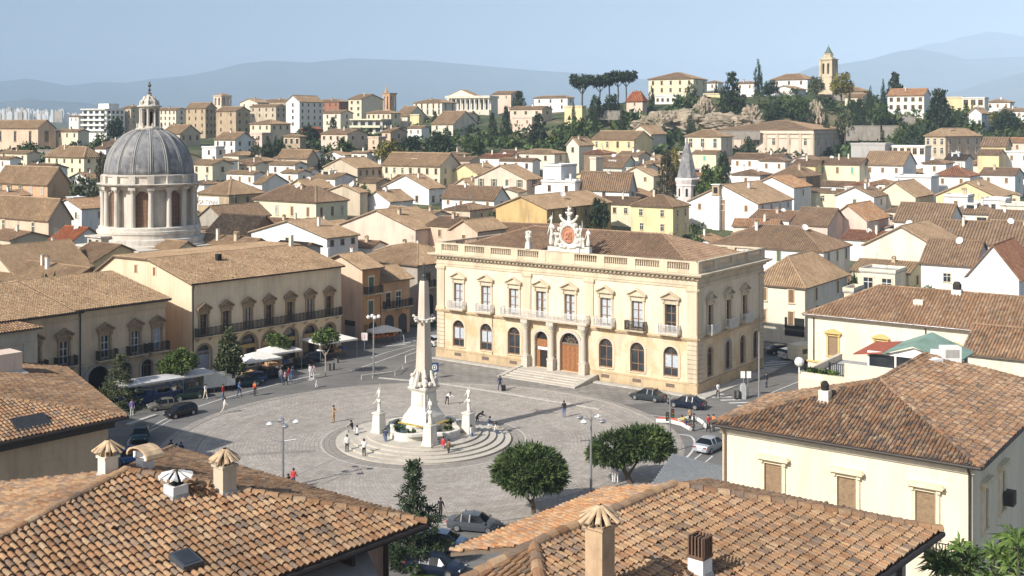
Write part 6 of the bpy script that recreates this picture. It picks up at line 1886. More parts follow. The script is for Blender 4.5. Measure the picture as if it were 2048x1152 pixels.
chimney_at(fr_, ray_plane(1400, 1150, fp_, fn_), -PH, 'slat', .46, .50, STUC['white'])
mb = MB(); mb.box(xl + .5, xl + 1.9, 3.0, 4.6, 16.6, 17.95); mb.build("rooftop_box", [STUC['white']], fr_)
# roof of the left corner house
def corner_left():
 Cw = P(253, 832, 80.0); zc = Cw.z
 A = Vector((Cw.x, Cw.y, 0)) - bV * 26 + aV * 22
 root = thing("corner_house", "house with plain brown wall and hipped tile roof at left edge by the road", "house", A, -PH)
 Ti = wmat(root).inverted()
 W, L = 22.0, 26.0
 s_ = 9.0
 apx = Vector((W - s_, L - s_, zc + s_ * .225)); rq = Vector((W - s_, 0, zc + s_ * .225))
 Pb = Ti @ P(132, 735, 97);
 main = [(W, 0, zc), (W, L, zc), tuple(apx), tuple(rq)]
 mb = MB()
 tiled(mb, main, .29, row=.45, jit=.05, seg=5); under(mb, main)
 Cc = Vector((W, L, zc))
 n = (Pb - Cc).cross(apx - Cc).normalized()
 wn_ = Matrix.Rotation(root.rotation_euler.z, 3, 'Z') @ n
 Pc = Ti @ ray_plane(-60, 716, Cw, wn_)
 back = [tuple(Cc), tuple(Pb), tuple(Pc), tuple(apx)]
 mb2 = MB(); tiled(mb2, back, .29, row=.45, jit=.05, seg=4); under(mb2, back)
 caps(mb, Cc, apx, .19, ln=.45, seg=6, jit=.03); caps(mb, apx, rq, .19, ln=.45, seg=6)
 mb.build("roof", [TILE['terracotta'], fascia], root)
 mb2.build("roof_back_slope", [TILE['terracotta'], fascia], root)
 mb = MB()
 ft = [(1, 0), (W - .85, 0), (W - .85, L - .9), (Pb.x + .8, Pb.y - .8), (1, Pb.y - 1)]
 mb.slab(ft, 0, zc - .25)
 mb.build("wall", [stucco("brown_corner_plaster", (.52, .40, .27), .2, .2, .5, (.35, .25, .16))], root)
 mb = MB(); mb.tube([(W + .07, 0, zc - .1), (W + .07, L + .1, zc - .1)], .12, 8); mb.box(W - .86, W - .3, 0, L - .7, zc - .7, zc - .3); mb.build("gutter", [gutter], root)
 mb = MB(); TRc = tr(W - .85, 0, 0) @ zrot(90); mb.T = TRc
 u = L - 13.6
 mb.box(u - 1.5, u + 1.5, -.05, .02, 4.5, 5.9, 0)
 for q in range(7): mb.box(u - 1.35, u + 1.35, -.12, -.04, 4.6 + q * .19, 4.6 + q * .19 + .11, 1)
 mb.box(u - 1.9, u + 1.9, -.2, .02, 5.9, 6.3, 2); mb.box(u - 1.9, u - 1.5, -.16, .02, 4.3, 5.9, 2); mb.box(u + 1.5, u + 1.9, -.16, .02, 4.3, 5.9, 2)
 mb.build("louvred_window", [dark, iron_w, trim_b], root)
 p0, n0 = pl(main, root)
 c_ = ray_plane(62, 850, p0, n0)
 u = bV; nn = n0 if n0.z > 0 else -n0; v = nn.cross(u); v = v if v.z > 0 else -v
 T = Matrix(((u.x, v.x, nn.x, c_.x), (u.y, v.y, nn.y, c_.y), (u.z, v.z, nn.z, c_.z), (0, 0, 0, 1)))
 mb = MB(); mb.T = Matrix.Rotation(R(14), 4, 'X')
 mb.box(-1.15, 1.15, -.75, .75, .12, .24)
 for q in range(18): mb.box(-1.1 + q * .125, -1.1 + q * .125 + .06, -.74, .74, .24, .262)
 o = mb.build("solar_collector", [plain("dark_collector_sheet", (.06, .062, .066), .45, .4)], root); o.matrix_local = Ti @ T
 p1, n1 = pl(back[:3], root)
 c_ = ray_plane(6, 742, p1, n1)
 chimney_at(root, c_, -PH, 'plain', 2.1, 1.5, STUC['blush'], 2.5)
corner_left()
# the cream house at the right
def cream_house():
 W, L = 14.6, 21.5; ph = R(35.5); Cx, Cy = 24.75, 62.0; ze = 12.0
 A = Vector((Cx - W * math.cos(ph), Cy + W * math.sin(ph), 0))
 root = thing("cream_corner_house", "cream house with slatted shutters under a large hip roof at right", "house", A, -ph)
 o_ = .55; rs = 2.1; d = rs / (W / 2) * o_
 q0, q1, q2_ = (-o_, -o_, ze - d), (W + o_, -o_, ze - d), (W + o_, L + o_, ze - d)
 ap = (W / 2, W / 2, ze + rs); rg = (W / 2, L - W / 2 + 3, ze + rs); qb = (-o_, 8.2, ze - d)
 mb = MB()
 for e in ([q0, q1, ap], [q1, q2_, rg, ap], [qb, q0, ap], [q2_, (W / 2 - 3.4, L + o_, ze - d), rg]):
  tiled(mb, e, .225, row=.33, jit=.07, seg=4); under(mb, e)
 al, rl_ = (W / 2 - 3.4, W / 2, ze - .5), (W / 2 - 3.4, L, ze - .5)
 mb.add([qb, ap, rg, al, rl_], [(0, 1, 3), (1, 2, 4, 3)], 1)
 for a, b in ((q0, ap), (q1, ap), (ap, rg)): caps(mb, a, b, .18, ln=.45, seg=5, jit=.05)
 mb.build("roof", [TILE['near2'], fascia], root)
 wall = stucco("cream_house_plaster", (.77, .685, .52), .09)
 mb = MB(); open_box(mb, W, L, 0, ze - .15, ('front', 'left')); mb.add([(0, 0, 0), (0, 8, 0), (0, 8, ze - .15), (0, 0, ze - .15)], [(0, 1, 2, 3)]); mb.add([(0, 8, 0), (W / 2 - 3, 8.5, 0), (W / 2 - 3, L, 0), (0, 8, ze - .1), (W / 2 - 3, 8.5, ze - .6), (W / 2 - 3, L, ze - .6)], [(0, 1, 4, 3), (1, 2, 5, 4)])
 us = [3.3, 7.74, 12.15]
 wall_open(mb, W, 0, ze - .15, [(u - .55, u + .55, 7.5, 9.85, 0) for u in us], .2)
 mb.box(-.12, W + .12, -.14, .02, ze - .75, ze - .2)
 mb.build("wall", [wall], root)
 sr = surround(1.1, 2.35, 'flat', trim_c, .2, .18)
 mb = MB(); mb.box(-.54, .54, .06, .1, 0, 2.35)
 for q in range(22): mb.box(-.53, .53, .03, .07, .04 + q * .105, .04 + q * .105 + .06)
 mb.box(.44, .55, -.02, .06, 0, 2.35)
 sm = mb.mesh("shutter", [wood_l])
 for u in us: wv = put("shutter", sm, root, (u, 0, 7.5)); put("window_surround", sr, wv)
 TR = tr(W, 0, 0) @ zrot(90)
 for u in (2.6, 6.6): wv = put("shutter", sm, root, T=TR @ tr(u, 0, 7.5)); put("window_surround", sr, wv)
 mb = MB(); mb.tube([(-.3, -.62, ze - .25), (W + .6, -.62, ze - .25)], .1, 8); mb.tube([(W + .62, -.5, ze - .25), (W + .62, L, ze - .25)], .1, 8); mb.build("gutter", [gutter], root)
 for x in (.2, W - .12):
  mb = MB(); mb.tube([(x, -.55, ze - .3), (x, -.14, ze - .8), (x, -.14, 1)], .07, 8); mb.build("downpipe", [plain("brown_downpipe", (.3, .2, .12), .6) if x < 1 else gutter], root)
 mb = MB(); mb.T = TR; mb.box(1.6, 2.4, -.7, -.3, 7.3, 8.0) if False else mb.box(6.9, 7.7, -.6, -.05, 7.7, 8.5); mb.build("air_conditioner", [gutter], root)
 mb = MB()      # small balcony with iron rail at the corner
 b = put("balcony", balcony_mesh(2.6, 1.0), root, (13.6, 0, 6.5)); put("railing", railing_mesh(2.6, 1.0, iron), b)
 p0, n0 = pl([q0, q1, ap], root)
 chimney_at(root, ray_plane(1650, 800, p0, n0), -ph, 'cowl', .62, .62, STUC['pale'])
 # things lying on the ridge: ducts and cabinets
 p1, n1 = pl([q1, q2_, rg], root)
 c_ = wmat(root) @ Vector((W / 2 + .4, W / 2 + 4.5, ze + rs))
 return root, c_, ph
TILE['near2'] = tilemat("cream_house_tiles", [(.27, .17, .11), (.35, .22, .13), (.41, .28, .175), (.31, .175, .10), (.44, .33, .22), (.24, .175, .13), (.39, .21, .11), (.20, .15, .12), (.15, .12, .10)], dk=.55)
ch_root, ch_p, ch_ph = cream_house()
# ------------------------------------------------------------------ fountain with obelisk
def fountain():
 root = thing("obelisk_fountain", "white stone fountain with tall obelisk standing on round steps in the square", "fountain", FC, R(-35.5))
 for k in range(5):
  mb = MB(); r1 = 8.3 - .72 * k; z0, z1 = .01 + .155 * k, .01 + .155 * (k + 1)
  mb.lathe([(r1, z0), (r1, z1 - .03), (r1 + .03, z1 - .03), (r1 + .03, z1), (r1 - .78, z1)], 72)
  mb.build("step", [stone_s], root)
 zt = .78
 mb = MB()
 n = 48; prof = [(0, zt), (0, zt + .62), (-.08, zt + .66), (-.4, zt + .66), (-.42, zt + .25)]
 vs_, fs = [], []
 for dr, z in prof:
  for i in range(n):
   a = 2 * math.pi * i / n; r_ = 3.55 + .42 * math.cos(4 * a) + dr
   vs_.append((r_ * math.cos(a), r_ * math.sin(a), z))
 for j in range(len(prof) - 1):
  for i in range(n): fs.append((j * n + i, j * n + (i + 1) % n, (j + 1) * n + (i + 1) % n, (j + 1) * n + i))
 mb.add(vs_, fs)
 mb.lathe([(1.75, zt + .2), (1.75, zt + .75), (1.85, zt + .8), (1.85, zt + .9), (1.5, zt + .9)], 24)
 mb.build("basin", [stone_w], root)
 mb = MB(); mb.lathe([(3.75, zt + .36), (3.7, zt + .361)], 32); mb.build("water", [plain("green_fountain_water", (.035, .06, .04), .08, var=.3)], root)
 mb = MB(); mb.box(-1.75, 1.75, -1.75, 1.75, zt + .9, zt + 1.0); mb.build("mossy_ledge", [plain("yellow_moss_stain", (.42, .30, .06), .9, var=.4, sc=3)], root)
 for k in range(8):
  b = MB(); a = R(45 * k + 12); q = Vector((2.55 * math.cos(a), 2.55 * math.sin(a), zt + .4))
  for j in range(26):
   t = random.uniform(0, 6.28); h = random.uniform(.25, .6); d = Vector((math.cos(t), math.sin(t), 0))
   b.add([q + d * .05, q + d * .3 + Vector((0, 0, h)) + Vector((-d.y, d.x, 0)) * .06, q + d * .5 + Vector((0, 0, h * .7))], [(0, 1, 2)])
  b.build("water_plant", [plain("water_plant_leaf", (.06, .09, .03), .7)], root)
 mb = MB()
 for w0, w1, a, b in ((3.1, 3.0, 1.7, 1.95), (2.95, 2.75, 1.95, 2.4), (2.7, 2.6, 2.4, 2.52), (2.55, 2.0, 2.52, 3.05), (1.95, 1.9, 3.05, 3.2), (1.75, 1.65, 3.2, 4.75), (1.85, 1.95, 4.75, 4.9), (2.1, 2.25, 4.9, 5.1), (2.1, 1.8, 5.1, 5.25)): mb.taper(0, 0, w0, w1, a, b)
 for q in range(4):
  mb.T = zrot(90 * q); mb.box(-.6, .6, -.92, -.8, 3.4, 4.6); mb.box(-.48, .48, -.95, -.8, 3.5, 4.5); mb.T = None
 mb.build("pedestal", [stone_w], root)
 mb = MB()
 for q in range(4):      # scrolls, shells and sphinx like carvings round the foot of the shaft
  a = R(90 * q + 45); d = Vector((math.cos(a), math.sin(a), 0))
  mb.ball(d * 1.05 + Vector((0, 0, 5.6)), .34, 8, sz=(1, 1, 1.3)); mb.ball(d * 1.1 + Vector((0, 0, 6.2)), .2, 8); mb.tube([d * 1.25 + Vector((0, 0, 5.3)), d * 1.1 + Vector((0, 0, 6.0)), d * .62 + Vector((0, 0, 6.9))], .2, 6, r1=.08)
  a = R(90 * q); d = Vector((math.cos(a), math.sin(a), 0)); s_ = Vector((-d.y, d.x, 0))
  mb.tube([d * 1.25 + Vector((0, 0, 5.25)), d * 1.0 + Vector((0, 0, 6.0)), d * .85 + Vector((0, 0, 6.7))], .3, 7, r1=.1)
  for e in (-.45, .45): mb.ball(d * 1.1 + s_ * e + Vector((0, 0, 5.5)), .24, 7)
 mb.build("carved_group", [stone_w], root)
 mb = MB(); mb.taper(0, 0, 1.3, 1.25, 5.2, 6.2); mb.taper(0, 0, 1.14, .62, 6.2, 15.0); mb.taper(0, 0, .62, .5, 15.0, 15.18)
 ob = mb.build("obelisk", [stucco("pinkish_obelisk_stone", (.62, .53, .43), .22, .3, .9, (.5, .4, .32))], root)
 mb = MB(); zc = 11.55
 n = 20; mb.tube([(.78 * math.cos(2 * math.pi * i / n), .78 * math.sin(2 * math.pi * i / n), zc + .05 * math.sin(i * 2)) for i in range(n + 1)], .09, 6)
 for i in range(12):
  a = R(30 * i); mb.ball((.8 * math.cos(a), .8 * math.sin(a), zc - .2), .1 + .03 * (i % 2), 6)
 for i in range(4):
  a = R(90 * i); mb.tube([(.7 * math.cos(a), .7 * math.sin(a), zc), (1.25 * math.cos(a), 1.25 * math.sin(a), zc + .12)], .06, 5); mb.ball((1.28 * math.cos(a), 1.28 * math.sin(a), zc + .14), .15, 6)
 mb.build("garland", [stone_w], root)
 mb = MB()
 mb.lathe([(.3, 15.18), (.34, 15.3), (.14, 15.4), (.22, 15.6), (.1, 15.75)], 8); mb.tube([(0, 0, 15.2), (0, 0, 16.9)], .035, 5)
 for i in range(6):
  a = R(60 * i); mb.tube([(0, 0, 15.8), (.32 * math.cos(a), .32 * math.sin(a), 16.0), (.34 * math.cos(a), .34 * math.sin(a), 16.35), (0, 0, 16.6)], .03, 4)
 mb.ball((0, 0, 15.7), .16, 6); mb.box(-.16, .16, -.025, .025, 16.72, 16.78)
 mb.build("iron_finial", [plain("dark_wrought_iron", (.09, .09, .085), .6, .3)], root)
fountain()
for (px, py, k, lb) in ((758, 864, 1, "white statue on pedestal at the left of the fountain basin"), (860, 890, 0, "white statue on pedestal nearest the camera before the fountain basin"), (937, 864, 1, "white statue on pedestal at the right of the fountain basin"), (842, 842, 0, "white statue on pedestal behind the obelisk, mostly hidden")):
 g_ = G(px, py, .78) if k or py > 880 else FC + Vector((.4, 4.3, .78))
 st_ = thing("statue", lb, "statue", g_, R(-35.5), "statues round the fountain")
 mb = MB(); mb.taper(0, 0, 1.15, 1.15, -.4 if False else 0, .2); mb.taper(0, 0, 1.0, .82, .2, 1.75); mb.taper(0, 0, 1.0, 1.0, 1.75, 1.9); mb.build("pedestal", [stone_w], st_)
 put("figure", ST[2], st_, (.12, -.1, 1.85), 0, (1.05, 1.05, 1.05)); put("figure", ST[k], st_, (-.08, .1, 2.1), 0, (.95, .95, 1.25))
# ------------------------------------------------------------------ leaves
def leafmat(name, c, v=.35):
 m, nt, b = newmat(name)
 pos = nd(nt, "ShaderNodeNewGeometry").outputs["Position"]
 n = noise(nt, pos, 1.1, 4, .7)
 nt.links.new(ramp(nt, n, [(.3, [x * (1 - v) for x in c]), (.7, [x * (1 + v) for x in c])]), b.inputs["Base Color"])
 b.inputs["Roughness"].default_value = .65; b.inputs["Specular IOR Level"].default_value = .25
 return m
LF = {'bright': [leafmat("bright_foliage", (.085, .125, .03)), leafmat("sunny_shoots", (.13, .18, .045)), leafmat("shady_bright_foliage", (.05, .08, .02))],  # three leaf greens, mixed at random per clump
   'dark': [leafmat("dark_foliage", (.026, .045, .018)), leafmat("dark_foliage_shoots", (.045, .07, .026)), leafmat("dark_foliage_old", (.016, .028, .012))],
   'green': [leafmat("green_foliage", (.05, .082, .021)), leafmat("light_green_shoots", (.09, .128, .035)), leafmat("deep_green_foliage", (.026, .047, .014))],
   'olive': [leafmat("olive_foliage", (.085, .10, .04)), leafmat("grey_olive_leaves", (.12, .13, .065)), leafmat("dull_olive_foliage", (.05, .06, .025))],
   'gold': [leafmat("golden_foliage", (.17, .15, .025)), leafmat("yellow_green_shoots", (.24, .21, .04)), leafmat("mustard_foliage", (.10, .10, .02))],
   'brownish': [leafmat("brownish_needles", (.07, .065, .035)), leafmat("dry_needles", (.11, .09, .045)), leafmat("dark_brown_needles", (.035, .035, .018))]}
bark = plain("tree_bark", (.11, .08, .055), .9, var=.35, sc=6, bmp=.03)
bark_p = plain("pale_bark", (.40, .34, .26), .9, var=.2, sc=5)
def rv():
 while True:
  v = Vector((random.uniform(-1, 1), random.uniform(-1, 1), random.uniform(-1, 1)))
  if .05 < v.length < 1: return v.normalized()
def clump(mb, c_, r_, n, ls, tone, spiky=0.0, flat=1.0, out=None):
 for _ in range(n):
  d = rv(); p = c_ + Vector((d.x, d.y, d.z * flat)) * r_ * random.random() ** .4
  ax = (d * (.6 + spiky) + rv() * (1 - spiky * .6) + (out * spiky if out else Vector((0, 0, .2)))).normalized()
  s_ = ax.cross(rv()).normalized()
  l = ls * random.uniform(.7, 1.35); wd = l * (.22 if spiky > .3 else .42)
  mb.add([p - ax * l * .3, p + s_ * wd, p + ax * l, p - s_ * wd], [(0, 1, 2, 3)], tone if random.random() < .75 else random.randint(0, 2))
def crown(blobs, nclump, per, cr, ls, spiky=0.0, flat=1.0):
 mb = MB()
 tot = sum(b[1][0] * b[1][1] * b[1][2] for b in blobs)
 for c_, r_ in blobs:
  k = max(2, int(nclump * (r_[0] * r_[1] * r_[2]) / tot))
  for i in range(k):
   d = rv(); f = random.random() ** .33
   f = .5 + .5 * f
   p = Vector(c_) + Vector((d.x * r_[0], d.y * r_[1], d.z * r_[2])) * f
   tone = random.choices((0, 1, 2), (5, 3, 3))[0]
   clump(mb, p, cr * random.uniform(.7, 1.3), per, ls, tone, spiky, flat, d)
 return mb
def trunk_mb(pts, r0, r1, limbs=()):
 mb = MB(); mb.tube(pts, r0, 8, r1=r1)
 for l in limbs: mb.tube(l[0], l[1], 6, r1=l[1] * .4)
 return mb
U = {}
def unit(kind):
 if kind in U: return U[kind]
 st_ = random.getstate(); random.seed(hash(kind) % 1000 if False else sum(map(ord, kind)))
 tk = trunk_mb([(0, 0, -.04), (.01, 0, .35), (0, .01, .6)], .035, .015)
 if kind == 'cypress':
  mb = crown([((0, 0, .1 + .085 * i), ((.5 if i < 7 else .5 - .11 * (i - 6)) * (1 if i else .75), (.5 if i < 7 else .5 - .11 * (i - 6)) * (1 if i else .75), .075)) for i in range(11)], 120, 12, .12, .085, .5, .5)
 elif kind == 'pine':
  mb = crown([((0, 0, .80), (.40, .40, .10)), ((.22, .1, .86), (.25, .25, .09)), ((-.24, -.05, .83), (.24, .24, .09)), ((0, -.2, .86), (.24, .24, .09)), ((.05, .25, .84), (.22, .2, .08)), ((.36, -.1, .76), (.15, .15, .05)), ((-.36, .1, .75), (.14, .14, .05))], 90, 14, .09, .06, .2, .7)
  tk = trunk_mb([(0, 0, -.05), (.015, 0, .3), (-.01, .01, .62)], .028, .018, [([(-.01, .01, .5), (.14, .05, .68), (.28, .08, .8)], .014), ([(0, 0, .52), (-.15, -.03, .7), (-.26, -.04, .8)], .014), ([(0, 0, .58), (.02, -.12, .72), (.0, -.2, .82)], .012)])
 elif kind == 'cedar':
  bl = []
  for i in range(9):
   z = .12 + .095 * i; w_ = .5 * (1 - (i / 9) ** 1.5) + .06
   for k in range(5):
    a = k * 1.257 + i * .7; rr = w_ * random.uniform(.45, .8)
    bl.append(((rr * math.cos(a), rr * math.sin(a), z + random.uniform(-.02, .02)), (w_ * .42, w_ * .42, .028)))
  mb = crown(bl, 210, 15, .07, .055, .3, .5); tk = trunk_mb([(0, 0, -.04), (0, 0, .5), (0, 0, .95)], .03, .008)
 elif kind == 'conifer':
  bl = []
  for i in range(12):
   z = .1 + .075 * i; w_ = .48 * (1 - i / 12.5) + .03
   for k in range(6):
    a = k * 1.047 + i * .5; rr = w_ * random.uniform(.5, .85)
    bl.append(((rr * math.cos(a), rr * math.sin(a), z - rr * .08), (w_ * .35, w_ * .35, .035)))
  mb = crown(bl, 230, 14, .065, .055, .4, .7); tk = trunk_mb([(0, 0, -.04), (0, 0, .5), (0, 0, .97)], .035, .006)
 elif kind == 'bush':
  mb = crown([((0, 0, .42), (.42, .42, .38)), ((.22, .1, .35), (.28, .28, .3)), ((-.2, -.12, .38), (.3, .3, .32)), ((0, .2, .55), (.25, .25, .25))], 90, 12, .11, .075)
 else:
  mb = crown([((0, 0, .62), (.36, .36, .28)), ((.22, .05, .55), (.26, .26, .2)), ((-.2, .1, .58), (.27, .27, .22)), ((.02, -.22, .55), (.26, .26, .2)), ((-.05, .05, .8), (.26, .26, .18))], 120, 13, .095, .062)
 random.setstate(st_)
 U[kind] = (mb, tk.mesh("trunk", [bark]), {})
 return U[kind]
def tree(kind, col, px, yt, yb, wpx, label, Y=None, cat="tree", group="trees on the slopes", name=None, zb=None):
 """a tree whose crown top shows at yt, foot at yb, width wpx in the photo, standing at distance Y"""
 Y = Y or depth(yb)
 p = P(px, yb, Y); z0 = p.z
 h = (yb - yt) * Y / FPX; w_ = wpx * Y / FPX
 gz = terr(p.x, Y) if Y > 171 else 0
 if z0 > gz: h += z0 - gz; z0 = gz
 mb, tm, cache = unit(kind)
 if col not in cache: cache[col] = mb.mesh("crown", LF[col])
 nm = name or {'cypress': 'cypress_tree', 'pine': 'umbrella_pine', 'cedar': 'cedar_tree', 'conifer': 'conifer_tree', 'bush': 'bush', 'round': 'leafy_tree'}[kind]
 r_ = thing(nm, label, cat, (p.x, Y, z0), random.uniform(0, 6.28), group)
 put("crown", cache[col], r_, (0, 0, 0), 0, (w_, w_, h))
 if kind != 'bush': put("trunk", tm, r_, (0, 0, 0), 0, (h * .9, h * .9, h))
 return r_
T_ = tree
# umbrella pines on the right hill
for px, yt, yb, wd, lb in ((1165, 147, 200, 58, "single umbrella pine at the left of the hilltop group"), (1200, 150, 198, 50, "umbrella pine second from left in the hilltop group"), (1219, 144, 200, 56, "umbrella pine in the middle of the hilltop group"), (1236, 140, 198, 60, "tallest umbrella pine of the hilltop group"), (1252, 141, 196, 52, "umbrella pine at the right end of the hilltop group")):
 T_('pine', 'dark', px, yt, yb, wd, lb, 495, group="umbrella pines on the hilltop")
for px, yt, yb, wd, Y, lb in ((1516, 116, 186, 17, 505, "tallest cypress beside the white house on the hilltop"), (1381, 162, 208, 22, 478, "broad cypress before the right end of the hilltop villa"), (1303, 170, 208, 12, 480, "slim cypress before the left end of the hilltop villa"), (1244, 208, 268, 15, 440, "dark cypress standing alone on the wooded slope"), (1383, 232, 262, 22, 425, "stout cypress under the rock outcrop"), (1766, 156, 205, 10, 470, "thin cypress beside the flat topped cedar"), (1433, 162, 200, 9, 510, "thin cypress right of the hilltop villa"), (1190, 208, 245, 10, 450, "small cypress among the umbrella pines' slope"), (1147, 200, 240, 8, 470, "thin cypress by the yellow slope house"), (1700, 180, 230, 12, 450, "cypress below the bell tower"), (1740, 170, 226, 14, 455, "cypress left of the white two storey villa"), (1652, 212, 248, 14, 425, "bright conical cypress under the bell tower rocks"),
               (512, 272, 322, 20, 400, "cypress at left end of the dark row under the pink house"), (535, 270, 318, 22, 402, "second cypress of the dark row under the pink house"), (552, 268, 310, 14, 408, "third cypress of the dark row under the pink house"), (565, 270, 312, 16, 408, "last cypress of the dark row under the pink house")):
 T_('cypress', 'dark', px, yt, yb, wd, lb, Y, group="cypresses")
for px, yt, yb, wd, Y, c_, k, lb in ((1464, 138, 226, 52, 462, 'dark', 'cedar', "big dark cedar between the hilltop villa and the tall cypress"), (1877, 170, 262, 74, 420, 'dark', 'cedar', "huge dark cedar at the right of the hill"), (1790, 139, 200, 44, 470, 'dark', 'cedar', "flat topped cedar against the mountains"), (1683, 144, 200, 50, 480, 'gold', 'round', "round yellow green tree right of the bell tower"), (1634, 152, 195, 36, 488, 'olive', 'round', "olive tree left of the bell tower"), (1540, 160, 200, 36, 490, 'dark', 'round', "dark spreading tree before the white long house"), (1038, 182, 222, 50, 540, 'dark', 'conifer', "dark bushy fir at the left end of the hill"), (1012, 212, 280, 32, 460, 'dark', 'conifer', "dark fir left of the blush low villa"), (1077, 222, 278, 44, 440, 'dark', 'cedar', "dark tree with bare trunk on the slope"), (1155, 236, 284, 46, 425, 'green', 'round', "bright green round tree on the slope"), (1190, 190, 240, 34, 462, 'dark', 'round', "dark tree under the umbrella pines"), (1222, 188, 232, 40, 465, 'dark', 'round', "dark bushy tree in the middle under the umbrella pines"), (1275, 176, 214, 30, 480, 'green', 'bush', "green bush left of the villa wall"), (1334, 300, 392, 74, 290, 'brownish', 'conifer', "brown dark conifer left of the church spire"), (1425, 330, 392, 74, 285, 'green', 'round', "green tree right of the church spire"), (1448, 303, 348, 34, 335, 'dark', 'round', "dark tree behind the lemon house with the teal window"), (1350, 285, 312, 26, 362, 'gold', 'bush', "yellow bush above the church spire"),
                  (778, 278, 330, 56, 398, 'gold', 'round', "golden green round tree in mid town"), (690, 275, 330, 46, 405, 'green', 'round', "green tree left of the golden tree"), (650, 300, 335, 50, 392, 'olive', 'bush', "grey olive bush at the garden foot"), (880, 262, 310, 56, 430, 'dark', 'round', "dark tree right of the golden tree"), (820, 270, 318, 48, 425, 'dark', 'round', "dark tree between golden tree and dark gable"), (945, 268, 304, 46, 420, 'green', 'round', "yellowish green tree below the dark gable"), (620, 250, 296, 46, 470, 'dark', 'round', "dark tree beneath the red house"), (666, 234, 275, 34, 500, 'dark', 'conifer', "dark fir beside the terraced flats"), (985, 225, 280, 30, 470, 'dark', 'conifer', "dark fir at the foot of the ridge"), (870, 222, 262, 24, 500, 'dark', 'conifer', "dark fir left of the columned hall"),
                  (172, 340, 400, 60, 300, 'olive', 'bush', "big olive hedge tree beside the grey gable"), (35, 320, 348, 60, 345, 'dark', 'bush', "dark hedge at the left edge behind the orange house"), (205, 305, 370, 34, 330, 'brownish', 'round', "brown green tree beside the dome"), (110, 320, 345, 44, 350, 'green', 'bush', "green bush left of the yellow hip roofed house"), (230, 235, 285, 42, 500, 'dark', 'round', "dark tree behind the left of the dome"), (205, 262, 292, 40, 470, 'green', 'bush', "green bush below the white apartment block"), (60, 278, 300, 50, 440, 'green', 'bush', "garden bush below the salmon church hall"), (1200, 395, 440, 44, 252, 'dark', 'round', "dark tree between ochre warehouse and yellow house"), (980, 415, 448, 30, 250, 'green', 'bush', "green bush left of the ochre warehouse"), (715, 360, 392, 60, 292, 'green', 'bush', "green bushes at the corner of the cream palace"), (1395, 455, 480, 44, 205, 'green', 'bush', "green shrub behind the palazzo roof"), (1345, 455, 470, 26, 212, 'olive', 'bush', "potted shrubs beside the white chimney of the palazzo"), (1705, 530, 568, 32, 170, 'dark', 'bush', "dark shrub beside the veranda annex"), (1500, 265, 300, 40, 400, 'dark', 'bush', "dark shrub at the foot of the long palace"), (1835, 250, 295, 56, 400, 'dark', 'round', "dark tree left of the tan square house"), (1800, 255, 292, 44, 405, 'green', 'round', "green tree over the garden terraces"), (1975, 268, 300, 60, 405, 'green', 'bush', "green bush right of the tan square house"), (2010, 218, 256, 56, 440, 'dark', 'round', "dark tree at the right edge of the hill"), (1590, 190, 232, 60, 450, 'green', 'round', "bright green tree under the white long house"), (1545, 205, 238, 50, 445, 'dark', 'round', "dark tree above the long palace roof"), (1620, 205, 240, 44, 440, 'dark', 'round', "dark tree left under the bell tower rocks"), (1720, 196, 245, 44, 440, 'dark', 'conifer', "dark fir under the tan building"), (1690, 215, 255, 40, 430, 'olive', 'round', "olive tree above the garden wall"), (1760, 205, 250, 46, 440, 'green', 'round', "green tree below the white two storey villa"),
                  (90, 530, 555, 70, 150, 'green', 'bush', "green garden shrubs behind the left palace roof")):
 T_(k, c_, px, yt, yb, wd, lb, Y)
# scrub and small woods that clothe the slopes: one mass
mb = MB(); random.seed(11)
def scrub(x0, x1, y0, y1, n, s0, s1):
 for _ in range(n):
  px = random.uniform(x0, x1); Y = random.uniform(y0, y1)
  X = (px - 1024) / FPX * Y; r_ = random.uniform(s0, s1)
  c_ = Vector((X, Y, terr(X, Y) + r_ * .45)); tone = random.choices((0, 1, 2, 3, 4), (5, 3, 5, 1.5, .6))[0]
  for q in range(3): clump(mb, c_ + Vector((random.uniform(-.6, .6) * r_, random.uniform(-.6, .6) * r_, random.uniform(-.2, .5) * r_)), r_ * .75, 13, r_ * .42, tone, 0, .8)
scrub(1000, 2060, 405, 476, 520, 1.6, 3.8); scrub(1430, 2060, 480, 560, 90, 1.5, 3)
scrub(560, 1010, 388, 470, 210, 1.5, 3.6); scrub(-20, 300, 400, 470, 110, 1.5, 3.2); scrub(560, 960, 470, 560, 60, 1.5, 3)
scrub(-40, 480, 300, 390, 36, 1.2, 2.4); scrub(480, 2050, 250, 390, 90, .9, 1.9)
tag(mb.build("undergrowth", [LF['green'][0], LF['bright'][0], LF['green'][2], LF['olive'][0], LF['gold'][0]]), "shrubs and thickets clothing the garden slopes between the houses", "shrubs", kind='stuff')
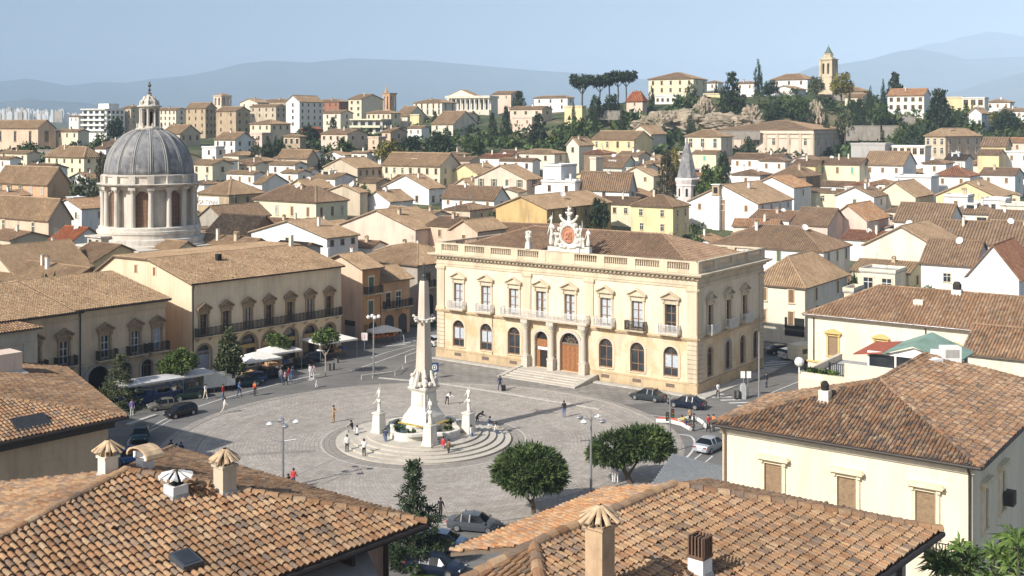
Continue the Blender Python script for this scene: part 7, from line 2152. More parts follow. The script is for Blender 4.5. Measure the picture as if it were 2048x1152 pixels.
# rocks and garden walls on the hill
rockm = stucco("weathered_rock", (.40, .33, .24), .4, .5, .25, (.22, .19, .12))
def rock(px, py, Y, sx, sz, label, sy=None, seed=0):
 p = P(px, py, Y); r_ = MB(); n, h = 64, 32
 for j in range(h + 1):
  t = math.pi * j / h
  for i in range(n):
   a = 2 * math.pi * i / n
   d = Vector((math.sin(t) * math.cos(a), math.sin(t) * math.sin(a), math.cos(t)))
   k = 1 + .42 * mn.fractal(d * 2.6 + Vector((seed, 0, 0)), .7, 2.1, 7) + .12 * abs(mn.noise(d * 7 + Vector((seed, 3, 0))))
   r_.v.append((d.x * sx * k, d.y * (sy or sx * .6) * k, d.z * sz * k))
 for j in range(h):
  for i in range(n):
   r_.f.append((j * n + i, (j + 1) * n + i, (j + 1) * n + (i + 1) % n, j * n + (i + 1) % n)); r_.m.append(0); r_.uv.append(None)
 o = r_.build("rock_outcrop", [rockm]); o.location = p
 tag(o, label, "rock", "rocks on the hill")
rock(1345, 256, 450, 13, 6, "broad bare rock slope under the hilltop villa", 8, 1)
rock(1408, 228, 458, 4, 5.5, "upright rock crag right below the hilltop villa", 4, 2)
rock(1455, 250, 445, 11, 3.6, "low rock bank below the big dark cedar", 5, 3)
rock(1502, 238, 452, 4, 4.5, "brown rock face right of the big dark cedar", 4, 4)
rock(1310, 252, 440, 6, 4, "rubble rock at the left foot of the bare slope", 4, 5)
rock(1632, 236, 440, 2.6, 5.5, "tall pale rock face below the bell tower", 3, 6)
for (xa, xb, yy, Y, hh, lb) in ((1692, 1760, 252, 428, 4.5, "old stone terrace wall under the cypresses"), (1765, 1796, 252, 430, 3.5, "short stone terrace wall below the white two storey villa"), (1785, 1830, 234, 444, 3.2, "stone garden wall left of the huge cedar"), (1640, 1700, 190, 492, 3.0, "pale wall round the bell tower terrace"), (1195, 1240, 222, 462, 2.5, "stone terrace wall on the wooded slope"), (1425, 1520, 262, 420, 2.2, "ochre garden wall above the long palace"), (75, 125, 300, 430, 3, "grey garden wall below the salmon church hall")):
 a, b = P(xa, yy, Y), P(xb, yy, Y)
 mb = MB(); mb.box(0, b.x - a.x, -.3, .3, -hh - 1, 0); mb.box(-.1, b.x - a.x + .1, -.4, .4, 0, .2)
 o = mb.build("garden_wall", [STUC['stonegrey']]); o.location = a; tag(o, lb, "wall", "garden walls")
# trees of the square: each crown its own
def square_tree(name, label, base, pts, limbs, blobs, ncl, per, cr, ls, col, spiky, tm=bark, r0=.16, r1=.09, flat=1.0):
 r_ = thing(name, label, "tree", base)
 crown(blobs, ncl, per, cr, ls, spiky, flat).build("crown", LF[col], r_)
 trunk_mb(pts, r0, r1, limbs).build("trunk", [tm], r_)
b_ = G(1068, 1030)
square_tree("round_tree", "round clipped dark green tree with forked trunk at the near edge of the square", b_, [(0, 0, 0), (-.05, 0, .6), (-.15, 0, 1.2)], [([(-.1, 0, .8), (-.7, .1, 1.5), (-1.2, .1, 2.4)], .11), ([(-.12, 0, 1.1), (.15, -.1, 1.8), (.3, 0, 2.6)], .1)],
   [((-.35, 0, 3.45), (2.8, 2.7, 1.5)), ((-.3, 0, 4.1), (2.2, 2.1, 1.15)), ((-1.6, .3, 3.0), (1.4, 1.4, .95)), ((1.1, -.3, 2.95), (1.5, 1.4, .9))], 560, 26, .38, .28, 'green', .75, r0=.2, r1=.13)
b_ = G(1262, 967)
square_tree("spreading_tree", "low spreading dark green tree with leaning trunk beside the street lamp", b_, [(0, 0, 0), (-.35, 0, .7), (-.75, 0, 1.4)], [([(-.3, 0, .6), (.1, 0, 1.2), (.6, .1, 1.9), (1.2, 0, 2.4)], .13), ([(-.6, 0, 1.2), (-1.4, 0, 2.0), (-2.0, 0, 2.6)], .1)],
   [((-1.2, 0, 2.9), (2.1, 2.0, 1.2)), ((1.0, .1, 3.3), (2.3, 2.0, 1.3)), ((2.3, 0, 2.9), (1.3, 1.3, .8)), ((-2.3, 0, 2.5), (1.2, 1.2, .8)), ((.3, 0, 3.9), (1.3, 1.3, .8))], 520, 26, .38, .29, 'green', .8, r0=.22, r1=.16)
def near_conifer(name, label, base, h, w_, col, dens=1.0):
 bl = []
 for i in range(17):
  z = h * (.1 + .052 * i); w2 = (w_ * .5 * (1 - i / 17.8) + .06) * random.uniform(.72, 1.28)
  for k in range(6):
   a = k * 1.047 + i * .6 + random.uniform(-.2, .2); rr = w2 * random.uniform(.45, 1.1)
   bl.append(((rr * math.cos(a), rr * math.sin(a), z - rr * .22), (w2 * .34, w2 * .34, .12)))
 square_tree(name, label, base, [(0, 0, 0), (0, 0, h * .5), (0, 0, h * .97)], [], bl, int(400 * dens), 16, .23, .22, col, .45, r0=.17, r1=.02, flat=.8)
near_conifer("conifer_tree", "dark pointed conifer beside the tiled roof at the bottom centre", flat(G(826, 1128)), 7.4, 4.0, 'dark', 1.4)
near_conifer("conifer_tree", "dark conifer at the left stalls before the gateway", flat(G(240, 816)), 5.9, 4.2, 'olive')
b_ = flat(G(355, 792))
square_tree("street_tree", "bright green round tree above the pale canopy at left", b_, [(0, 0, 0), (0, 0, 1.2), (-.05, 0, 2.2)], [([(0, 0, 1.6), (.6, 0, 2.4), (1, 0, 3)], .07), ([(0, 0, 1.6), (-.7, 0, 2.3), (-1.2, 0, 2.9)], .07)], [((-.2, 0, 3.6), (1.5, 1.4, 1.1)), ((.8, 0, 3.9), (1.3, 1.2, 1.0)), ((-1.2, 0, 3.2), (1.0, 1, .8)), ((.2, 0, 4.5), (1.0, 1, .7))], 190, 20, .34, .22, 'bright', .1, bark_p, .12, .08)
b_ = flat(G(458, 777))
square_tree("street_tree", "tall dark ragged tree before the arcade house", b_, [(0, 0, 0), (0, 0, 2.5), (0, 0, 5.5)], [], [((0, 0, 2.6), (1.6, 1.5, 1.0)), ((.1, 0, 3.9), (1.35, 1.3, 1.0)), ((0, 0, 5.2), (.95, .9, 1.0)), ((0, 0, 6.3), (.5, .5, .6)), ((1.1, 0, 2.3), (.9, .9, .7))], 210, 17, .34, .26, 'olive', .3, bark, .16, .05)
b_ = flat(G(559, 741))
square_tree("street_tree", "small light tree with bent trunk by the white canopies", b_, [(0, 0, 0), (-.1, 0, 1.1), (-.5, 0, 2.2), (-.35, 0, 3.2)], [([(-.5, 0, 2.2), (.2, 0, 3.0), (.5, 0, 3.4)], .05)], [((-.6, 0, 3.8), (1.0, .9, .6)), ((.4, 0, 3.4), (1.0, .9, .65)), ((.7, 0, 2.8), (.6, .6, .5))], 90, 18, .3, .2, 'bright', .1, bark_p, .09, .05)
b_ = flat(G(651, 753))
square_tree("street_tree", "slim pale trunked tree with a small bright crown by the road", b_, [(0, 0, 0), (0, 0, 1.5), (.0, 0, 2.9)], [([(0, 0, 2.4), (-.6, 0, 3.3), (-1, 0, 4)], .05), ([(0, 0, 2.5), (.5, 0, 3.4), (.8, 0, 4.2)], .05)], [((-.4, 0, 4.6), (1.1, 1.0, .7)), ((.6, 0, 4.7), (1.0, .9, .7)), ((0, 0, 5.2), (.9, .8, .5))], 110, 18, .3, .2, 'bright', .1, bark_p, .09, .06)
# strap leaved shrubs in the bottom right corner
mb = MB(); random.seed(5)
lf_n = [leafmat("fresh_strap_leaf", (.10, .16, .035)), leafmat("pale_strap_leaf", (.20, .25, .08)), leafmat("deep_strap_leaf", (.035, .06, .018))]
ob_ = P(1965, 1190, 38)
sh = thing("leafy_shrub", "tall shrub with long strap shaped leaves in the bottom right corner", "shrub", (ob_.x, ob_.y, 8.0))
stems = MB()
for k in range(46):
 px, py = random.uniform(1870, 2090), random.uniform(1075, 1200)
 if px < 1900 and py < 1120: py += 40
 if px < 1960 and py < 1100: py += 25
 c_ = P(px, py, random.uniform(36, 41)) - sh.location
 stems.tube([(c_.x * .7, c_.y, 0), (c_.x, c_.y, c_.z - .1)], .03, 4)
 tone = random.choices((0, 1, 2), (5, 2, 3))[0]
 for _ in range(34):
  d = rv(); d.z = abs(d.z) * .9 - .15; d.normalize(); s_ = d.cross(rv()).normalized()
  l = random.uniform(.45, .85); wd = .045
  m_ = c_ + d * l * .55 + Vector((0, 0, .08)); e = c_ + d * l + Vector((0, 0, -.12))
  mb.add([c_, m_ + s_ * wd, e, m_ - s_ * wd], [(0, 1, 2, 3)], tone if random.random() < .7 else random.randint(0, 2))
mb.build("leaves", lf_n, sh); stems.build("stems", [bark], sh)
# pilasters and cornice of the long palace, chimney bay of the big white house
lp_o = [o for o in bpy.data.objects if o.get('label', '').startswith("long blush palace")][0]
bb = [Vector(c_) for ch in lp_o.children if ch.name.startswith('wall') for c_ in ch.bound_box]; W, L, h = max(b.x for b in bb), max(b.y for b in bb), max(b.z for b in bb)
for T, ln, n in ((I4, W, 8), (tr(W, 0, 0) @ zrot(90), L, 6)):
 for i in range(n + 1):
  mb = MB(); u = .5 + (ln - 1) * i / n; mb.T = T; mb.box(u - .5, u + .5, -.25, .02, 0, h - 1.6); mb.build("pilaster", [STUC['beige']], lp_o)
mb = MB(); mb.box(-.4, W + .4, -.4, L, h - 1.6, h - 1.2); mb.box(-.2, W + .2, -.2, L, h - 3.2, h - 2.9); mb.build("cornice", [STUC['beige']], lp_o)
bw = [o for o in bpy.data.objects if o.get('label', '').startswith("big white house with plain gable")][0]
bb = [Vector(c_) for ch in bw.children if ch.name.startswith('wall') for c_ in ch.bound_box]; W = max(b.x for b in bb); h = max(b.z for b in bb) - 4
mb = MB(); u = W * .42; mb.box(u - .9, u + .9, -1.0, .0, -1, h + 1.6, 0); mb.box(u - 1.1, u + 1.1, -1.2, .9, h + 1.6, h + 1.8, 1); mb.box(u - .9, u + .9, -1.0, .8, h + 1.8, h + 4.0, 1); mb.box(u - .5, u + .5, -1.03, -.98, h + 2.1, h + 3.5, 2); mb.box(u - 1.1, u + 1.1, -1.2, 1.0, h + 4.0, h + 4.2, 0); mb.build("chimney_bay", [STUC['white'], STUC['tan'], dark], bw)
mb = MB(); mb.box(u + .95, u + 1.9, -.04, .02, -1, h + .6); mb.build("stair_recess_shade", [STUC['brownwall']], bw)  # flat dark panel standing in for the shade inside a recess
# ------------------------------------------------------------------ people
random.seed(3)
def cloth(name, c): return plain("cloth_" + name, c, .85, var=.1, sc=8)
CL = {k: cloth(k, c) for k, c in dict(white=(.78, .77, .75), black=(.02, .02, .022), navy=(.03, .045, .10), grey=(.25, .25, .26), red=(.5, .04, .04), orange=(.72, .22, .04), yellow=(.75, .58, .03), blue=(.08, .16, .38), tan=(.48, .30, .16), violet=(.32, .22, .5), denim=(.08, .13, .24), cream=(.68, .6, .48), pink=(.65, .35, .36), brown=(.16, .1, .06)).items()}
skin = plain("skin", (.55, .33, .23), .6); hair_m = plain("dark_hair", (.025, .018, .014), .6); hair_b = plain("light_hair", (.30, .2, .1), .6); eye_m = plain("eye_dark", (.01, .01, .01), .3)
HM, EM = {}, {}
def head_bits(pose, c_):
 if pose not in HM:
  mb = MB(); mb.ball((c_.x, c_.y + .022, c_.z + .045), .115, 10, sz=(.92, 1.02, 1.05))
  mb.f = [f for f in mb.f if not all(mb.v[i][2] < c_.z + .03 and mb.v[i][1] < c_.y + .01 for i in f)]; mb.m = [0] * len(mb.f); mb.uv = [None] * len(mb.f)
  HM[pose] = mb
  e = MB()
  for s_ in (-1, 1): e.ball((c_.x + s_ * .034, c_.y - .082, c_.z + .025), .014, 6)
  e.box(c_.x - .028, c_.x + .028, c_.y - .09, c_.y - .075, c_.z - .05, c_.z - .042)
  EM[pose] = e.mesh("eyes", [eye_m])
 return HM[pose]
def person(px, py, pose, top, bot, yaw, label, hair=None, z=0.0, shoes='black', s_=1.0, group="people in the square"):
 if pose not in PM: PM[pose] = figure_mesh(POSES[pose])
 me, _, V = PM[pose]
 hd = V[4]
 m = me.copy(); m.name = "body"
 for i, mt in enumerate((skin, CL[top], CL[bot], CL[shoes])): m.materials[i] = mt
 g_ = G(px, py, z)
 r_ = thing("person", label, "person", g_, R(yaw), group)
 r_.scale = (s_, s_, s_)
 put("body", m, r_)
 hb = head_bits(pose, hd)
 put("hair", hb.mesh("hair", [hair or hair_m]), r_); put("eyes", EM[pose], r_)
 return r_
Pn = person
for a in [
 (264, 832, 'stand', 'violet', 'white', 40, "person in violet top and white trousers by the blue stall"),
 (342, 918, 'walk_small', 'black', 'black', 160, "person in black at the left of the trio in the shadow"),
 (353, 926, 'stand', 'white', 'black', 10, "person in white top in the middle of the trio in the shadow"),
 (362, 923, 'phone', 'navy', 'black', 30, "person in navy top at the right of the trio in the shadow"),
 (411, 799, 'walk_small', 'white', 'cream', 60, "person in pale clothes by the dark car under the canopy"),
 (449, 827, 'walk', 'white', 'cream', 100, "person in white walking alone near the left kerb of the square"),
 (446, 800, 'stand', 'red', 'denim', 80, "person in red top standing before the pale van"),
 (479, 792, 'walk_small', 'blue', 'navy', 70, "person in blue top by the tree of the arcade house"),
 (510, 792, 'stand', 'navy', 'black', 180, "person in navy carrying an orange backpack"),
 (562, 766, 'stand', 'grey', 'denim', 20, "person in grey at the front of the group by the white canopies"),
 (571, 770, 'walk_small', 'pink', 'black', 250, "person in pink in the group by the white canopies"),
 (577, 763, 'stand', 'red', 'white', 90, "person in red top and white trousers by the white canopies"),
 (583, 765, 'phone', 'navy', 'denim', 140, "person in dark blue looking down by the white canopies"),
 (621, 758, 'stand', 'white', 'white', 30, "person all in white at the kerb by the slim tree"),
 (627, 757, 'walk_small', 'pink', 'cream', 330, "person in pink jacket beside the one all in white"),
 (633, 776, 'bend', 'white', 'white', 300, "person in white bending down at the square's far left edge"),
 (667, 845, 'arms', 'tan', 'tan', 70, "person in tan clothes taking a photo left of the fountain"),
 (694, 907, 'stand', 'white', 'black', 200, "person in white hooded top at the left foot of the steps"),
 (728, 916, 'arms', 'white', 'black', 185, "person in white shirt and black trousers before the steps"),
 (771, 893, 'walk_small', 'navy', 'denim', 150, "person in dark jacket walking down the fountain steps", None, .3),
 (705, 866, 'sit', 'black', 'grey', 250, "person in black sitting on the left steps of the fountain", None, .3),
 (716, 877, 'sit', 'white', 'navy', 220, "person in white sitting on the lower left steps", None, .16),
 (886, 911, 'stand', 'red', 'grey', 320, "person in red top with white cap before the fountain"),
 (897, 916, 'walk_small', 'brown', 'black', 130, "person in brown top beside the one in red before the fountain"),
 (943, 886, 'walk_small', 'white', 'blue', 240, "person in white shirt and blue trousers on the right steps", None, .16),
 (989, 871, 'sit', 'cream', 'denim', 100, "person in cream top sitting at the right end of the steps", None, .16),
 (977, 858, 'sit', 'navy', 'white', 110, "person in navy top sitting in the obelisk's shadow", None, .3),
 (954, 850, 'bend', 'black', 'black', 80, "person in black crouching behind the right statue"),
 (894, 809, 'bend', 'white', 'black', 40, "person in white bending over right of the obelisk"),
 (587, 978, 'walk_small', 'red', 'navy', 165, "person with red top and dark blue trousers by the near street lamp"),
 (574, 977, 'sit', 'black', 'black', 60, "person in black sitting at the foot of the near street lamp"),
 (881, 1040, 'walk_small', 'black', 'black', 170, "person in black crossing at the bottom of the square"),
 (1000, 781, 'pull', 'navy', 'navy', 210, "person in navy suit pulling a black suitcase"),
 (1128, 835, 'stand', 'black', 'denim', 190, "person in black jacket and jeans alone right of the fountain"),
 (1373, 858, 'bend', 'yellow', 'navy', 300, "person in yellow jacket by the red and white barrier"),
 (1388, 862, 'stand', 'black', 'black', 100, "person in black beside the yellow jacket"),
 (1380, 850, 'stand', 'tan', 'black', 210, "person in tan top behind the yellow jacket"),
 (1417, 864, 'walk_small', 'red', 'black', 20, "person in red vest at the left of the pair on the road"),
 (1427, 863, 'walk_small', 'orange', 'black', 340, "person in orange top at the right of the pair on the road"),
 (1436, 796, 'walk_small', 'white', 'black', 30, "person in white shirt on the crossing by the palazzo corner"),
 (1533, 775, 'stand', 'navy', 'navy', 60, "person in navy at the shaded kerb of the side street"),
 (1227, 966, 'stand', 'white', 'white', 150, "person in white seen over the roof edge, left of the pair"),
 (1233, 966, 'stand', 'blue', 'white', 200, "person in pale blue seen over the roof edge, right of the pair"),
 (320, 945, 'stand', 'blue', 'navy', 50, "person in blue behind the barrel topped chimney"),
]: Pn(*a)
def item(name, label, cat, px, py, yaw, boxes, z=0.0):
 r_ = thing(name, label, cat, G(px, py, z), R(yaw))
 for n_, m_, bs in boxes:
  mb = MB()
  for b_ in bs: mb.box(*b_)
  mb.build(n_, [m_], r_)
 return r_
item("suitcase", "black wheeled suitcase pulled across the forecourt", "suitcase", 1007, 782, 20, [("case", CL['black'], [(-.22, .22, -.13, .13, .06, .66)]), ("handle", iron, [(-.14, -.12, .1, .12, .66, 1.0), (.12, .14, .1, .12, .66, 1.0), (-.14, .14, .1, .12, .98, 1.0)]), ("wheel", rubber, [(-.2, -.14, -.1, .1, 0, .07), (.14, .2, -.1, .1, 0, .07)])])
bp_ = G(510, 792); item("backpack", "orange backpack on the back of a person by the stalls", "backpack", 510, 792, 0, [("bag", CL['orange'], [(-.16, .16, -.33, -.14, .95, 1.42)]), ("pocket", CL['red'], [(-.12, .12, -.38, -.33, 1.0, 1.2)])])
# ------------------------------------------------------------------ cars
def paint(name, c): return plain("car_paint_" + name, c, .28, .25, var=.04, spec=.6)
lamp_w = plain("headlamp_glass", (.6, .62, .62), .15); lamp_r = plain("tail_lamp_red", (.35, .02, .02), .2); plate_m = plain("number_plate", (.7, .7, .68), .5); black_t = plain("black_trim", (.02, .02, .022), .5)
SED = [(-2.22, .34, .62, .70, .74, .62), (-2.12, .26, .86, .92, .82, .72), (-1.6, .2, .92, .99, .87, .76), (-.95, .2, .91, 1.39, .885, .6), (-.2, .2, .90, 1.45, .89, .63), (.5, .2, .88, 1.40, .885, .6), (1.15, .2, .88, .96, .875, .76), (1.75, .22, .76, .85, .84, .7), (2.1, .28, .64, .71, .76, .6), (2.22, .36, .52, .58, .66, .5)]
HAT = [(-2.05, .34, .75, .85, .76, .66), (-2.0, .24, .95, 1.1, .84, .72), (-1.75, .2, .98, 1.44, .87, .62), (-.95, .2, .96, 1.53, .885, .66), (-.2, .2, .94, 1.56, .89, .67), (.5, .2, .92, 1.48, .885, .62), (1.2, .2, .92, 1.0, .87, .76), (1.7, .22, .82, .9, .84, .7), (1.98, .28, .68, .74, .76, .6), (2.08, .36, .54, .6, .66, .5)]
def car_proto(kind):
 S = SED if kind == 'sedan' else HAT
 body, gl = MB(), MB()
 rings = []
 for x, zb, zl, zt, wb, wt in S:
  h = [(wb * .9, zb), (wb + .01, (zb + zl) / 2), (wb, zl), (wt, zt - .035), (wt * .55, zt)]
  rings.append([(x, y, z) for y, z in h] + [(x, -y, z) for y, z in h[::-1]])
 k = 10
 for i in range(len(S) - 1):
  for j in range(k - 1):
   q = [rings[i][j], rings[i + 1][j], rings[i + 1][j + 1], rings[i][j + 1]]
   tall = S[i][3] - S[i][2] > .25 or S[i + 1][3] - S[i + 1][2] > .25
   both = S[i][3] - S[i][2] > .25 and S[i + 1][3] - S[i + 1][2] > .25
   isg = (j in (2, 6) and tall) or (j in (3, 4, 5) and tall and not both and S[i][0] != HAT[0][0])
   (gl if isg else body).add(q, [(0, 1, 2, 3)])
  body.add([rings[i][0], rings[i + 1][0], rings[i + 1][9], rings[i][9]], [(0, 1, 2, 3)])
 body.add(rings[0], [list(range(10))]); body.add(rings[-1], [list(range(9, -1, -1))])
 for s_ in (-1, 1):
  for xa, xb in ((-.3, -.2), (-1.0, -.92)): body.add([(xa, s_ * .905, .9), (xb, s_ * .905, .9), (xb, s_ * .64, 1.45), (xa, s_ * .64, 1.45), (xa, s_ * .86, .9), (xb, s_ * .86, .9), (xb, s_ * .6, 1.44), (xa, s_ * .6, 1.44)], [(0, 1, 2, 3), (4, 7, 6, 5), (0, 4, 5, 1), (1, 5, 6, 2), (2, 6, 7, 3), (3, 7, 4, 0)])
  body.box(.95, 1.15, s_ * .99 - .07, s_ * .99 + .07, .9, 1.02); body.box(-.35, -.15, s_ * .895 - .012, s_ * .895 + .012, .74, .78)
 bm_ = body.mesh("body", [black_t], True); bm_.set_sharp_from_angle(angle=R(28))
 parts = [("window", gl.mesh("window", [glass], True), None)]
 w_ = MB(); w_.T = Matrix.Rotation(R(90), 4, 'X')
 w_.lathe([(.2, -.1), (.32, -.1), (.33, -.06), (.33, .06), (.32, .1), (.2, .1)], 16); tyre = w_.mesh("tyre", [rubber], True)
 w_ = MB(); w_.T = Matrix.Rotation(R(90), 4, 'X'); w_.lathe([(.21, -.095), (.21, .095)], 12); rim = w_.mesh("rim", [chrome])
 l_ = MB(); l_.box(-.06, .06, -.17, .17, -.06, .06); hl, tl = l_.mesh("headlight", [lamp_w]), l_.mesh("tail_light", [lamp_r])
 l_ = MB(); l_.box(-.02, .02, -.26, .26, -.06, .06); pl_ = l_.mesh("number_plate", [plate_m])
 l_ = MB(); l_.box(-.05, .05, -.55, .55, -.09, .09); gr = l_.mesh("grille", [black_t])
 return S, bm_, gl.mesh("window", [plain("car_glass", (.008, .01, .012), .06, spec=.35)]), tyre, rim, hl, tl, pl_, gr
PROTO = {k: car_proto(k) for k in ('sedan', 'hatch')}
def car(px, py, kind, col, yaw, label, z=0.0, group="cars around the square"):
 S, bm_, gm, tyre, rim, hl, tl, pl_, gr = PROTO[kind]
 r_ = thing("parked_car", label, "car", G(px, py, z), R(yaw), group); k = .82 if px < 700 else .9; r_.scale = (k, k, k)
 m = bm_.copy(); m.materials[0] = col
 put("body", m, r_); put("window", gm, r_)
 for x in (-1.3, 1.35):
  for s_ in (-1, 1):
   w_ = put("wheel", tyre, r_, (x, s_ * .79, .33)); put("rim", rim, w_, (0, s_ * .02, 0))
 f, b = S[-1][0], S[0][0]
 for s_ in (-1, 1):
  put("headlight", hl, r_, (f - .12, s_ * .52, .62), R(-14 * s_)); put("tail_light", tl, r_, (b + .03, s_ * .58, .74), R(8 * s_))
 put("number_plate", pl_, r_, (b - .01, 0, .55)); put("grille", gr, r_, (f - .03, 0, .44))
pc = {k: paint(k, c) for k, c in dict(slate=(.045, .055, .06), midnight=(.012, .018, .04), silver=(.42, .45, .48), grey=(.10, .11, .125), blue=(.03, .07, .17), teal=(.02, .055, .065), taupe=(.20, .185, .15), black=(.012, .012, .014), green=(.02, .045, .035), white=(.72, .72, .71), lightblue=(.30, .38, .48)).items()}
for a in [(1296, 800, 'sedan', pc['slate'], 148, "dark grey green saloon parked before the palazzo"), (1374, 815, 'sedan', pc['midnight'], 150, "dark blue saloon behind the traffic light pole"), (1420, 900, 'sedan', pc['silver'], 52, "silver saloon on the road beside the cream house"), (950, 1060, 'sedan', pc['grey'], -14, "grey saloon on the road at the bottom of the square"), (886, 1100, 'hatch', pc['lightblue'], -12, "pale blue hatchback beside the conifer"), (872, 1146, 'sedan', pc['midnight'], -20, "dark blue car at the bottom by the grass"),
     (281, 880, 'hatch', pc['teal'], -76, "dark teal car coming down the shaded road at left"), (330, 818, 'sedan', pc['taupe'], 206, "grey beige saloon at the left kerb"), (361, 832, 'hatch', pc['black'], 232, "small black car behind the grey beige saloon"), (377, 797, 'hatch', pc['green'], 212, "dark green car under the pale canopy"), (258, 925, 'hatch', pc['blue'], -70, "blue car half hidden behind the chimneys"), (226, 818, 'hatch', pc['white'], 30, "white car left of the dark conifer at the stalls"),
     (597, 735, 'sedan', pc['black'], 214, "black saloon right of the white canopies"), (625, 724, 'hatch', pc['midnight'], 214, "dark car in the shade of the big canopy"), (540, 756, 'sedan', pc['black'], 214, "black car under the twin white canopies"), (503, 766, 'hatch', pc['blue'], 210, "blue car behind the tall ragged tree"), (866, 690, 'hatch', pc['white'], 120, "white car half hidden by the palazzo's left corner"), (1584, 716, 'hatch', pc['white'], 30, "white car in the shaded side street"), (1560, 708, 'sedan', pc['black'], 10, "black car before the garage in the side street"), (492, 772, 'sedan', pc['teal'], 30, "dark car with open boot at the stalls")]: car(*a)
item("box_van", "pale box van parked between the stalls and the ragged tree", "van", 428, 782, 36, [("box", plain("van_body", (.58, .57, .50), .5), [(-1.5, 1.2, -.85, .85, .6, 2.25)]), ("cab", pc['white'], [(1.2, 2.2, -.8, .8, .55, 1.3), (1.2, 1.8, -.78, .78, 1.3, 1.9)]), ("windscreen", glass, [(1.8, 1.84, -.7, .7, 1.3, 1.85)])] + [("wheel", rubber, [(x - .28, x + .28, s_ * .7 - .12, s_ * .7 + .12, 0, .56)]) for x in (-1.0, 1.6) for s_ in (-1, 1)])
item("caravan", "cream caravan trailer beside the long right house", "caravan", 1604, 725, 35, [("body", plain("caravan_cream", (.62, .58, .46), .5), [(-1.6, 1.6, -.95, .95, .5, 2.4), (-1.75, 1.75, -.85, .85, .7, 2.1)]), ("window", glass, [(-1.0, 1.0, -.97, -.93, 1.3, 1.9)])] + [("wheel", rubber, [(-.3, .3, s_ * .85 - .1, s_ * .85 + .1, 0, .6)]) for s_ in (-1, 1)])
# ------------------------------------------------------------------ lamps, signs, barriers
lampgl = plain("lamp_globe", (.72, .71, .68), .3)
def lamp(px, py, h, label, kind='arms', rot=0, pole=steel):
 r_ = thing("street_lamp", label, "street lamp", flat(G(px, py)), R(rot), "street lamps")
 mb = MB(); mb.lathe([(.2, 0), (.2, .25), (.11, .3), (.09, h * .6), (.06, h)], 10)
 if kind == 'arms': mb.tube([(0, 0, h), (0, 0, h + .6)], .02, 5); mb.tube([(-1.1, .0, h * .72), (0, 0, h * .69), (1.1, 0, h * .72)], .04, 5)
 mb.build("pole", [pole], r_)
 if kind == 'mast': return r_
 for k in range(4):
  a = R(90 * k + 20); d = Vector((math.cos(a), math.sin(a), 0)); l_ = 1.0 if kind == 'arms' else .55
  am = MB(); am.tube([(0, 0, h - .35), d * l_ * .5 + Vector((0, 0, h - .02)), d * l_ + Vector((0, 0, h - .08))], .03, 5); ao = am.build("arm", [pole], r_)
  gb = MB(); c_ = d * (l_ + .08) + Vector((0, 0, h - .2 + (.28 if kind != 'arms' else 0)))
  if kind == 'arms': gb.lathe([(.08, .16), (.26, .04), (.3, -.02), (.2, -.14), (.05, -.2)], 10);
  else: gb.ball((0, 0, 0), .24, 8)
  o = gb.build("lamp_head", [lampgl if (k % 2 == 0 or kind != 'arms') else steel], ao); o.location = c_
 return r_
lamp(566, 976, 5.6, "grey four armed street lamp behind the tiled roof at lower left", rot=0)
lamp(1182, 988, 6.3, "grey four armed street lamp beside the spreading tree", rot=35)
lamp(747, 752, 7.0, "tall street lamp with white globes at the far edge of the square", 'globe')
lamp(1518, 800, 7.4, "slim bare grey mast at the palazzo side street", 'mast')
tl_ = thing("traffic_light", "traffic light on a tall grey pole before the parked saloons", "traffic light", flat(G(1340, 905)))
mb = MB(); mb.lathe([(.12, 0), (.09, .3), (.06, 5.3)], 8); mb.tube([(0, 0, 5.2), (-.15, 0, 5.35)], .09, 6); mb.build("pole", [steel], tl_)
for s_, z in ((-.25, 2.9), (.25, 3.2)):
 mb = MB(); mb.box(s_ - .13, s_ + .13, -.11, .11, z, z + .8); hd = mb.build("signal_head", [iron], tl_)
 for q, c_ in enumerate(((.4, .03, .02), (.4, .25, .02), (.03, .25, .05))):
  mb = MB(); mb.ball((s_, -.11, z + .15 + .25 * (2 - q)), .06, 8, sz=(1, .4, 1)); mb.build("signal_lens", [plain("lens_%d" % q, c_, .3)], hd)
def post_sign(px, py, h, w_, sh_, label, face, rot=0, extra=None):
 r_ = thing("road_sign", label, "sign", flat(G(px, py)), R(rot), "signs round the square")
 mb = MB(); mb.lathe([(.05, 0), (.04, h)], 8); mb.build("post", [steel], r_)
 mb = MB(); mb.box(-w_ / 2, w_ / 2, -.06, -.03, h - sh_, h); o = mb.build("sign_face", [face], r_)
 if extra: mb = MB(); [mb.box(*e) for e in extra]; mb.build("sign_symbol", [STUC['white'] if face is pc['blue'] else red_p], o)
post_sign(729, 700, 2.3, .8, 1.0, "white notice sign on a post by the garage lane", STUC['white'], extra=[(-.25, -.18, -.065, -.06, 1.45, 2.1), (.0, .08, -.065, -.06, 1.45, 2.1)])
post_sign(869, 757, 1.9, 1.0, 1.1, "blue sign with white symbol right of the obelisk", pc['blue'], extra=[(-.28, .28, -.065, -.06, 1.0, 1.1), (-.28, -.18, -.065, -.06, 1.0, 1.65), (.18, .28, -.065, -.06, 1.0, 1.65), (-.28, .28, -.065, -.06, 1.55, 1.65), (-.08, .08, -.065, -.06, 1.2, 1.45)])
post_sign(1487, 795, 2.9, .65, .75, "white double sign panel on the side street pavement, left panel", STUC['white'])
post_sign(1496, 795, 2.9, .65, .75, "white double sign panel on the side street pavement, right panel", STUC['white'])
